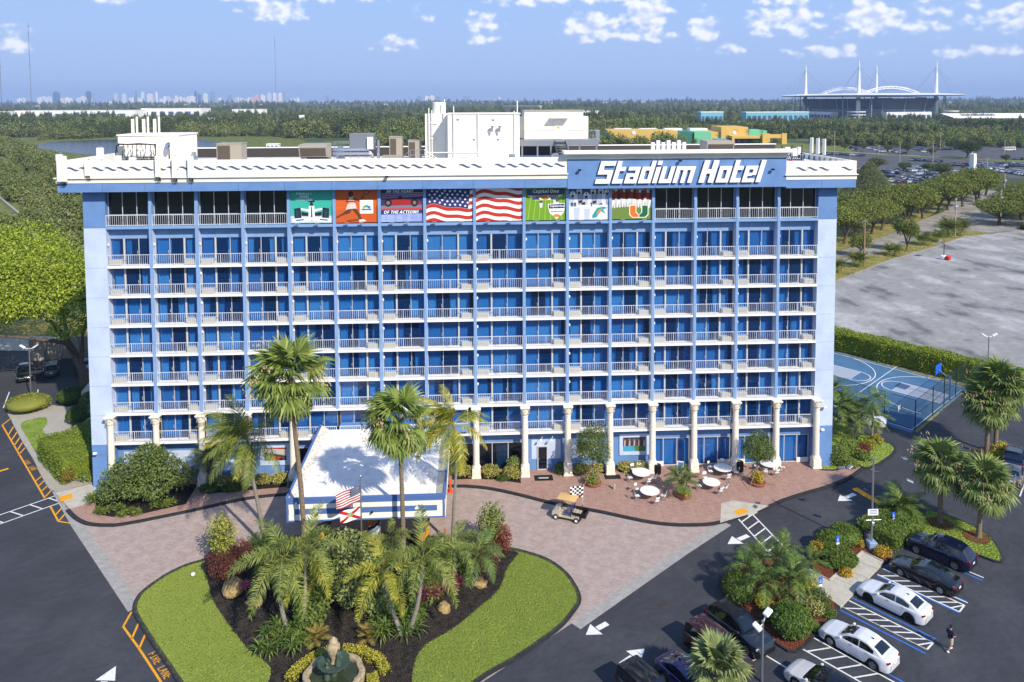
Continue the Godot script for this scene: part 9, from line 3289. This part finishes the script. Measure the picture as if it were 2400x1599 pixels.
	buildings_far()
	stadium()
	skyline()
	masts()
func far_box(called:String,label:String,at:Vector3,s:Vector3,turn: float,m:Material,cat:="building",windows:=0,group:="")->Node3D:
	var t:=thing(called,label,cat,at,turn,group)
	var b:=MB.new()
	b.box(V(-s.x/2,-1,-s.z/2),V(s.x/2,s.y,s.z/2))
	mk("wall",b,m,t)
	b=MB.new()
	b.box(V(-s.x/2 - .3,s.y,-s.z/2 - .3),V(s.x/2 + .3,s.y+s.y*.05,s.z/2 + .3))
	mk("roof",b,M["white_paint"],t)
	for k in windows:
		b=MB.new()
		var w:=s.x/windows
		b.box(V(-s.x/2+w*(k + .2),s.y*.2,s.z/2),V(-s.x/2+w*(k + .8),s.y*.75,s.z/2 + .4))
		mk("window",b,M["pane_far"],t)
	return t
func buildings_far()->void:
	simple("pane_far",C(.30,.38,.52),.3)
	simple("yellow_wall",C(.80,.66,.34),.8)
	simple("mint_wall",C(.42,.72,.56),.8)
	simple("teal_wall",C(.16,.42,.36),.8)
	simple("slate_roof",C(.34,.38,.46),.7)
	simple("aqua_roof",C(.40,.68,.76),.6)
	# white warehouses
	var w:=far_box("warehouse","very long low white warehouse beyond the left woods",V(-790,0,-1590),V(250,20,60),-.05,M["white_paint"],"warehouse",0)
	for k in 9:
		var b:=MB.new()
		b.box(V(-60+k*19,2,30),V(-48+k*19,14 if k % 3 else 17,31))
		mk("window",b,M["pane_far"],w)
	far_box("warehouse","left end hall of the white warehouses with dark loading doors",V(-975,0,-1545),V(130,19,50),.02,M["white_paint"],"warehouse",6)
	w=far_box("warehouse","right hall of the white warehouses behind round trees",V(-610,0,-1625),V(130,23,50),-.08,M["white_paint"],"warehouse",7)
	far_box("warehouse","low pale shed in front of the left warehouse hall",V(-890,0,-1380),V(120,7,30),0,M["white_paint"],"warehouse",10)
	far_box("long_roof","thin white roof line between tall pines left of the middle",V(-512,0,-1830),V(75,19,30),-.1,M["white_paint"],"building",0)
	for q in [[-312,-960,8,15,"small white tower block in the woods left of the roof equipment"],[-205,-1010,7,17,"narrow white tower block in the woods right of it"]]:
		far_box("white_block",q[4],V(q[0],0,q[1]),V(q[2],q[3],8),.3,M["white_paint"],"building",1)
	for q in [[-118,-520,9,4,"flat white hut in the trees behind the air units"],[-44,-600,22,5,"low cream house among trees left of the lift house"],[-20,-560,10,4,"small cream house by the pale clearing"],[35,-540,26,5,"dark roofed low shelter by the pale clearing"]]:
		far_box("low_house",q[4],V(q[0],0,q[1]),V(q[2],q[3],10),.1,M["cream_paint"] if q[2] < 25 else M["dark_metal"],"house",3)
	flat("clearing",P([-30,-480,60,-470,70,-540,-40,-545]),-.3,-.02,M["road_grey"],"pale paved clearing behind the lift house")
	# yellow and green shop building
	var sh:=thing("shopping_hall","yellow and mint green flat roofed shop building with a clock like round sign","shop building",V(212,0,-566),-.10)
	var parts:=[[-66,-44,8.5,"mint_wall",0],[-44,-30,9.5,"teal_wall",0],[-64,-18,11,"yellow_wall",1.5],[-18,-6,10.5,"yellow_wall",4],[-6,8,9.5,"teal_wall",1],[8,22,9.5,"mint_wall",3],[22,60,9.5,"yellow_wall",1],[30,52,13.5,"yellow_wall",3.5],[52,68,10.5,"mint_wall",2]]
	for q in parts:
		var b:=MB.new()
		b.box(V(q[0],-.5,-30),V(q[1],q[2],q[4]+6.0))
		mk("wall",b,M[q[3]],sh)
	var b:=MB.new()
	b.box(V(-60,8.6,-60),V(60,9.2,-2))
	mk("roof",b,M["slate_roof"],sh)
	for x in [-42.0,41.0]:
		b=MB.new()
		b.lathe([Vector2(1.7,0),Vector2(1.7,.3),Vector2(0,.3)],Vector3.ZERO,20)
		mk("round_sign",b,M["white_plastic"],sh,Transform3D(Basis(V(1,0,0),PI/2),V(x,9.0,7.6 if x < 0 else 9.6)))
	b=MB.new()
	b.box(V(36,4.6,9),V(66,6.6,22)); b.box(V(36,-.5,20),V(38,4.6,22)); b.box(V(60,-.5,18),V(66,8.6,24)); b.box(V(76,-.5,18),V(80,8.6,22)); b.box(V(64,4.8,19),V(78,8.0,21.5))
	mk("porch",b,M["yellow_wall"],sh)
	for k in 4:
		b=MB.new()
		b.box(V(40+k*5.5,0,9.4),V(43.5+k*5.5,4.2,9.7))
		mk("window",b,M["pane_far"],sh)
	b=MB.new()
	b.box(V(24,3.6,7),V(34,4.2,11))
	mk("awning",b,M["aqua_roof"],sh)
	for k in 4:
		b=MB.new()
		b.box(V(-55+k*22,9.2,-40),V(-40+k*22,11.2,-26))
		mk("roof_unit",b,M["white_paint"],sh)
	var pm:=frond_mesh("far_palm",2.6,1.1,.8,.7,16,Color(.05,.07,.02),Color(.16,.18,.06),0,.3)
	var fp:=feather_palm("shop_palm","tall thin palm in front of the round sign of the shop building",V(253,0,-553),[Vector3.ZERO,V(.1,5,0),V(0,10.5,0)],.22,pm,12,70,-30,91,Vector3.ZERO,1.1,"grey_bark","palms before the shop building")
	for q in [[263,-551,1.0,"tall thin palm right of the round sign"],[272,-545,.95,"tall thin palm by the porch of the shop building"],[283,-541,1.0,"tall thin palm right of the shop building"],[246,-552,.6,"short palm left of the round sign"],[236,-549,.65,"short palm under the mint green wall"],[186,-552,.6,"short palm under the left yellow wall"],[200,-550,.7,"palm between the yellow and the teal wall"]]:
		copy(fp,"shop_palm",q[3],V(q[0],0,q[1]),q[0],Vector3.ONE*q[2],"palms before the shop building")
	for q in [[196,-535,.8],[212,-532,.9],[262,-533,.7],[278,-532,.8]]:
		bush("far_bush","round green bush before the shop building",V(q[0],0,q[1]),V(4,3.4,4)*q[2],Color(.04,.06,.015),Color(.13,.16,.04),700,.6,.35,int(q[0]),"bushes before the shop building")
	# long roofs near the stadium
	far_box("pavilion","long pale blue roofed pavilion left of the stadium",V(478,0,-1030),V(92,18,24),-.03,M["aqua_roof"],"pavilion",12)
	far_box("pavilion","short blue grey pavilion left of the long one",V(350,0,-930),V(30,20,18),0,M["aqua_roof"],"pavilion",5)
	far_box("viaduct","long pale elevated road deck behind the lift house",V(155,0,-1800),V(120,24,10),-.8,M["road_grey"],"bridge",0)
	far_box("long_roof","thin white shed roof right of the machine room",V(240,0,-1430),V(90,16,20),-.05,M["white_paint"],"building",0)
	var g:=thing("grandstand","white roofed grandstand with black lettering at the right edge","grandstand",V(790,0,-985))
	b=MB.new()
	b.oquad(V(-80,10.4,16),V(160,9.4,16),V(160,15.0,-14),V(-80,15.8,-14),V(0,0,0))
	b.oquad(V(-80,9.4,16),V(160,8.4,16),V(160,9.4,16),V(-80,10.4,16),V(0,5,-20))
	mk("roof",b,M["white_paint"],g)
	b=MB.new()
	for k in 8: b.box(V(-78,k*.9,-14),V(158,k*.9 + .9,15-k*3.2))
	mk("tiers",b,M["grey_metal"],g)
	for k in 14:
		b=MB.new()
		b.rod(V(-78+k*18,0,15),V(-78+k*18,9.5,15),.4,6)
		mk("post",b,M["white_paint"],g)
	var sg:=node("lettering",text_mesh("AutoNation",8.5,.2,M["black"],"Droid Sans",true),g)
	sg.transform=Transform3D(Basis(V(1.05,-.004,0),V(0,.42,-1.95),V(0,.95,.17)),V(-35,14.2,1.4))
	b=MB.new()
	var rr:=RandomNumberGenerator.new()
	rr.seed=3
	for i in 900:
		b.col=Color(rr.randf_range(.1,.8),rr.randf_range(.1,.7),rr.randf_range(.15,.75))
		var p:=V(rr.randf_range(-76,156),1.0,rr.randf_range(15,24))
		p.y=clampf((24-p.z)*.5,.6,5)
		b.box(p-V(.3,.6,.3),p+V(.3,.9,.3))
	var cm:StandardMaterial3D=simple("crowd_cloth",Color.WHITE,.9)
	cm.vertex_color_use_as_albedo=true
	kind(mk("crowd",b,cm,g),"stuff")
func stadium()->void:
	var t:=thing("stadium","big white stadium with four pointed masts and a thin square canopy","stadium",V(756,0,-1290),.164)
	var wh:StandardMaterial3D=simple("stadium_white",C(.84,.85,.88),.6)
	var gy:StandardMaterial3D=simple("stadium_grey",C(.50,.54,.60),.7)
	var dk:StandardMaterial3D=simple("stadium_dark",C(.22,.25,.32),.8)
	# canopy: square ring,thin at the edges,with an oblong opening
	var b:=MB.new()
	var n:=64
	var ring:=[]
	for q in [[122.0,44.0],[119.0,42.5],[60.0,41.0],[58.0,42.0],[60.0,45.0],[90.0,47.0],[119.0,45.0],[122.0,44.0]]:
		var row:=PackedVector3Array()
		for k in n:
			var a:=-TAU*k/n
			var cx:=signf(cos(a))*pow(absf(cos(a)),.32)
			var sz:=signf(sin(a))*pow(absf(sin(a)),.32)
			row.append(V(cx*q[0],q[1],sz*q[0]*(.86 if q[0] < 61 else 1.0)))
		ring.append(row)
	b.grid(ring,true)
	mk("canopy",b,wh,t)
	# masts with cables
	for k in 4:
		var s:=Vector2([1,-1,-1,1][k],[1,1,-1,-1][k])*77.0
		b=MB.new()
		b.tube([V(s.x,45,s.y),V(s.x,80,s.y),V(s.x,98,s.y),V(s.x,104,s.y)],[3.6,2.2,1.0,.2],10)
		mk("mast",b,wh,t)
		b=MB.new()
		for e in [V(s.x*1.45,45.5,s.y),V(s.x,45.5,s.y*1.45),V(s.x*.3,46,s.y),V(s.x,46,s.y*.3),V(s.x*1.4,45,s.y*1.4)]:
			b.rod(V(s.x,93,s.y),e,.22,4)
		mk("cables",b,gy,t)
		b=MB.new()
		b.tube([V(s.x,0,s.y),V(s.x,43,s.y)],[4.2,3.4],10)
		mk("pylon",b,wh,t)
		for f in [V(s.x*1.45,0,s.y),V(s.x,0,s.y*1.45)]:
			b=MB.new()
			b.rod(f*.92,V(f.x*.92,43,f.z*.92),.9,6)
			mk("tie_post",b,gy,t)
	# arched trusses over the opening
	for s in [-1,1]:
		for ax in 2:
			b=MB.new()
			var up:=[]
			var dn:=[]
			for k in 17:
				var f:=k/16.0*2-1
				var p:=V(f*62,45.5+13.5*(1-f*f),s*60.0) if ax==0 else V(s*60.0,45.5+13.5*(1-f*f),f*62)
				up.append(p)
				dn.append(p-V(0,minf(3.5,p.y-45.0),0))
			b.tube(up,[.9],5,false); b.tube(dn,[.6],5,false)
			for k in 16: b.rod(dn[k],up[k+1],.5,4)
			for k in 17: b.rod(dn[k],up[k],.3,4)
			mk("truss_arch",b,wh,t)
	# bowl in two tiers
	for q in [["upper_tier",66.0,24.0,97.0,38.0,dk],["lower_tier",52.0,3.0,86.0,20.0,gy]]:
		b=MB.new()
		var rows:=[]
		for p in [Vector2(q[1],q[2]),Vector2(q[3],q[4]),Vector2(q[3]+1.5,q[4]),Vector2(q[3]-6,q[2]-3)]:
			var row:=PackedVector3Array()
			for k in 48:
				var a:=-TAU*k/48
				row.append(V(signf(cos(a))*pow(absf(cos(a)),.6)*p.x,p.y,signf(sin(a))*pow(absf(sin(a)),.6)*p.x))
			rows.append(row)
		b.grid(rows,true)
		mk(q[0],b,q[5],t)
	for k in 24:
		b=MB.new()
		var a:=TAU*k/24
		var d:=V(signf(cos(a))*pow(absf(cos(a)),.6),0,signf(sin(a))*pow(absf(sin(a)),.6))
		b.tube([d*92+V(0,0,0),d*94+V(0,22,0),d*99+V(0,38,0)],[1.2,.9,.6],5)
		mk("rib",b,gy,t)
	# concourse,spiral ramps,entrance block and screens between the posts
	for k in 4:
		var s:=Vector2([1,0,-1,0][k],[0,1,0,-1][k])
		b=MB.new()
		var q:=V(absf(s.y)*44+absf(s.x)*7,0,absf(s.x)*44+absf(s.y)*7)
		b.box(V(s.x*99,0,s.y*99)-q,V(s.x*99,15,s.y*99)+q)
		mk("concourse",b,wh,t)
		for j in 9:
			b=MB.new()
			var o:=V(s.x*106.2,7,s.y*106.2)+V(s.y,0,s.x)*(-38.0+j*9.5)
			var z:=V(.3+absf(s.y)*3.2,3.0,.3+absf(s.x)*3.2)
			b.box(o-z,o+z)
			mk("window",b,dk,t)
	for q in [V(92,0,92),V(-92,0,92),V(92,0,-92),V(-92,0,-92)]:
		for k in 4:
			b=MB.new()
			b.lathe([Vector2(15,k*5.0),Vector2(15,k*5.0+1.5),Vector2(7,k*5.0+1.5)],q,20)
			mk("ramp",b,wh,t)
	b=MB.new()
	b.prism(PackedVector2Array([Vector2(-8,0),Vector2(8,0),Vector2(8,20),Vector2(0,23),Vector2(-8,20)]),18,Transform3D(Basis(V(0,0,1),V(0,1,0),V(-1,0,0)),V(122,0,-30)))
	mk("entrance_block",b,wh,t)
	for q in [[-30,84,28,26,39],[40,84,22,27,40]]:
		b=MB.new()
		b.box(V(q[0]-q[2]/2.0,q[3],q[1]),V(q[0]+q[2]/2.0,q[4],q[1]+2))
		mk("screen_back",b,gy,t)
func skyline()->void:
	var tones:=[C(.86,.85,.84),C(.76,.78,.82),C(.26,.36,.50),C(.50,.57,.68),C(.84,.66,.64)]
	for k in 5:
		var m:=tiled("tower_%d" % k,floor_bands(tones[k]),26.0,.6)
		m.uv1_world_triplanar=false
	var L1:=[[-29.87,79,37,0],[-29.64,85,37,1],[-28.78,89,40,0],[-28.54,98,37,0],[-28.28,93,45,1],[-27.89,135,46,2],[-27.57,78,35,0],[-27.25,86,62,0]]
	var L2:=[[-26.65,84,41,1],[-26.37,95,43,0],[-26.08,137,36,2],[-25.8,135,27,3],[-26.03,85,46,0],[-24.47,117,31,1],[-24.0,117,33,1],[-24.92,55,87,0]]
	var L3:=[[-23.25,84,105,0],[-23.27,143,17,3],[-22.88,134,27,1],[-22.4,115,46,0],[-22.03,131,19,0],[-19.77,95,43,0],[-19.57,136,19,2],[-19.33,114,25,2]]
	var L4:=[[-18.92,117,35,0],[-18.51,137,37,3],[-17.98,78,31,0],[-17.34,103,25,3],[-15.8,86,33,4],[-15.53,102,35,4],[-15.15,105,37,0],[-14.69,117,33,1]]
	var L5:=[[-14.31,120,31,0],[-13.93,118,31,0],[-13.67,124,28,3],[-10.69,104,37,3],[-21.75,73,27,0],[-21.51,94,27,0],[-21.26,94,27,1],[-21.02,71,27,1]]
	var L6:=[[-20.77,100,27,0],[-20.52,90,27,0],[-20.27,80,27,0],[-20.03,93,27,0],[-17.03,73,25,1],[-16.79,85,25,0],[-16.55,78,25,0],[-16.3,69,25,1]]
	var L7:=[[-16.06,78,25,0],[-13.22,70,22,0],[-12.97,71,22,0],[-12.73,75,22,0],[-3.98,87,37,3],[-3.43,89,41,0],[-3.04,90,43,0],[-2.61,85,43,3]]
	var L8:=[[-.46,86,62,3],[1.99,78,17,0],[-2.08,78,28,3],[33.94,46,25,3],[34.11,61,25,3],[34.29,73,20,3],[34.45,68,20,3],[34.61,76,22,3]]
	var L9:=[[34.78,66,20,3],[34.95,74,25,3],[35.67,47,37,3],[35.88,57,30,3],[36.07,42,22,3],[36.3,48,42,3],[15.91,79,25,3]]
	var tone_word:=["white","pale grey","dark blue glass","blue grey","pinkish"]
	var all:=L1+L2+L3+L4+L5+L6+L7+L8+L9
	all.sort_custom(func(p:Array,q:Array)->bool: return p[0] < q[0])
	var r:=RandomNumberGenerator.new()
	r.seed=66
	var count:=0
	for q in all:
		count+=1
		var a:=deg_to_rad(q[0])
		var D:=6430.0+(count % 5)*60.0
		if q[0] > 30:D=6900.0
		var at:=V(34.5+tan(a)*D,0,70.3-D)
		var where:="in the left skyline" if q[0] < -12 else ("in the middle of the horizon" if q[0] < 20 else "in the hazy skyline right of the stadium")
		var t:=thing("tower_block","%s tower, %s from the left %s" % [tone_word[q[3]],ordinal(count),where],"tower",at,-a*.6+r.randf_range(-.3,.3),"towers on the horizon")
		var s: float=q[2]
		var h: float=q[1]
		var b:=MB.new()
		b.box(V(-s/2,-5,-s*.3),V(s/2,h*.93,s*.3))
		mk("shaft",b,M["tower_%d" % q[3]],t)
		b=MB.new()
		b.box(V(-s*.3,h*.93,-s*.2),V(s*(.3 if count % 2 else .1),h,s*.2))
		mk("top",b,M["tower_%d" % q[3]],t)
	# small pale blocks along the horizon
	var lo:=MB.new()
	var mid:=MB.new()
	for i in 520:
		var a:=deg_to_rad(r.randf_range(-33,39))
		var D:=r.randf_range(3600,6400)
		var s:=r.randf_range(14,46)
		var h:=r.randf_range(10,26)*(1.0+(D-3600)/5000.0)
		var p:=V(34.5+tan(a)*D,0,70.3-D)
		(lo if i % 3 else mid).box(p+V(-s/2,-1,-8),p+V(s/2,h,8))
	kind(mk("low_town",lo,M["tower_0"]),"stuff","countless pale low buildings along the horizon")
	kind(mk("low_town",mid,M["tower_3"]),"stuff","countless grey low buildings along the horizon")
func floor_bands(c:Color)->ImageTexture:
	var im:=Image.create(64,64,false,Image.FORMAT_RGB8)
	im.fill(c)
	for k in 8:
		im.fill_rect(Rect2i(0,k*8+4,64,3),c.lerp(C(.35,.42,.54),.55))
		for j in 4: im.fill_rect(Rect2i(j*16,k*8+4,3,3),c)
	return ImageTexture.create_from_image(im)
func masts()->void:
	for q in [[-1367.0,-2430.0,285.0,3.0,"tall thin radio mast rising over the left skyline"],[-727.0,-2930.0,285.0,3.0,"tall thin radio mast left of the middle of the picture"],[-1160.0,-1930.0,230.0,3.0,"radio mast cut by the left edge"]]:
		var t:=thing("radio_mast",q[4],"radio mast",V(q[0],0,q[1]))
		var b:=MB.new()
		var n:=30
		for k in n:
			var y0: float=q[2]*k/n
			var y1: float=q[2]*(k+1)/n
			var s: float=.55
			for a in 3:
				var p:=V(cos(TAU*a/3),0,sin(TAU*a/3))*s
				var p2:=V(cos(TAU*(a+1)/3),0,sin(TAU*(a+1)/3))*s
				b.rod(p+V(0,y0,0),p+V(0,y1,0),.28,4)
				b.rod(p+V(0,y0,0),p2+V(0,y1,0),.14,3)
		mk("lattice",b,M["grey_metal"],t)
		b=MB.new()
		b.rod(V(0,q[2],0),V(0,q[2]+14,0),.3,5)
		for y in [.55,.9]: b.box(V(-1.6,q[2]*y,-1.6),V(1.6,q[2]*y+2.0,1.6))
		if q[0] < -1300: b.box(V(-4,q[2]-6,-.6),V(4,q[2]-4.5,.6))
		mk("aerials",b,M["grey_metal"],t)
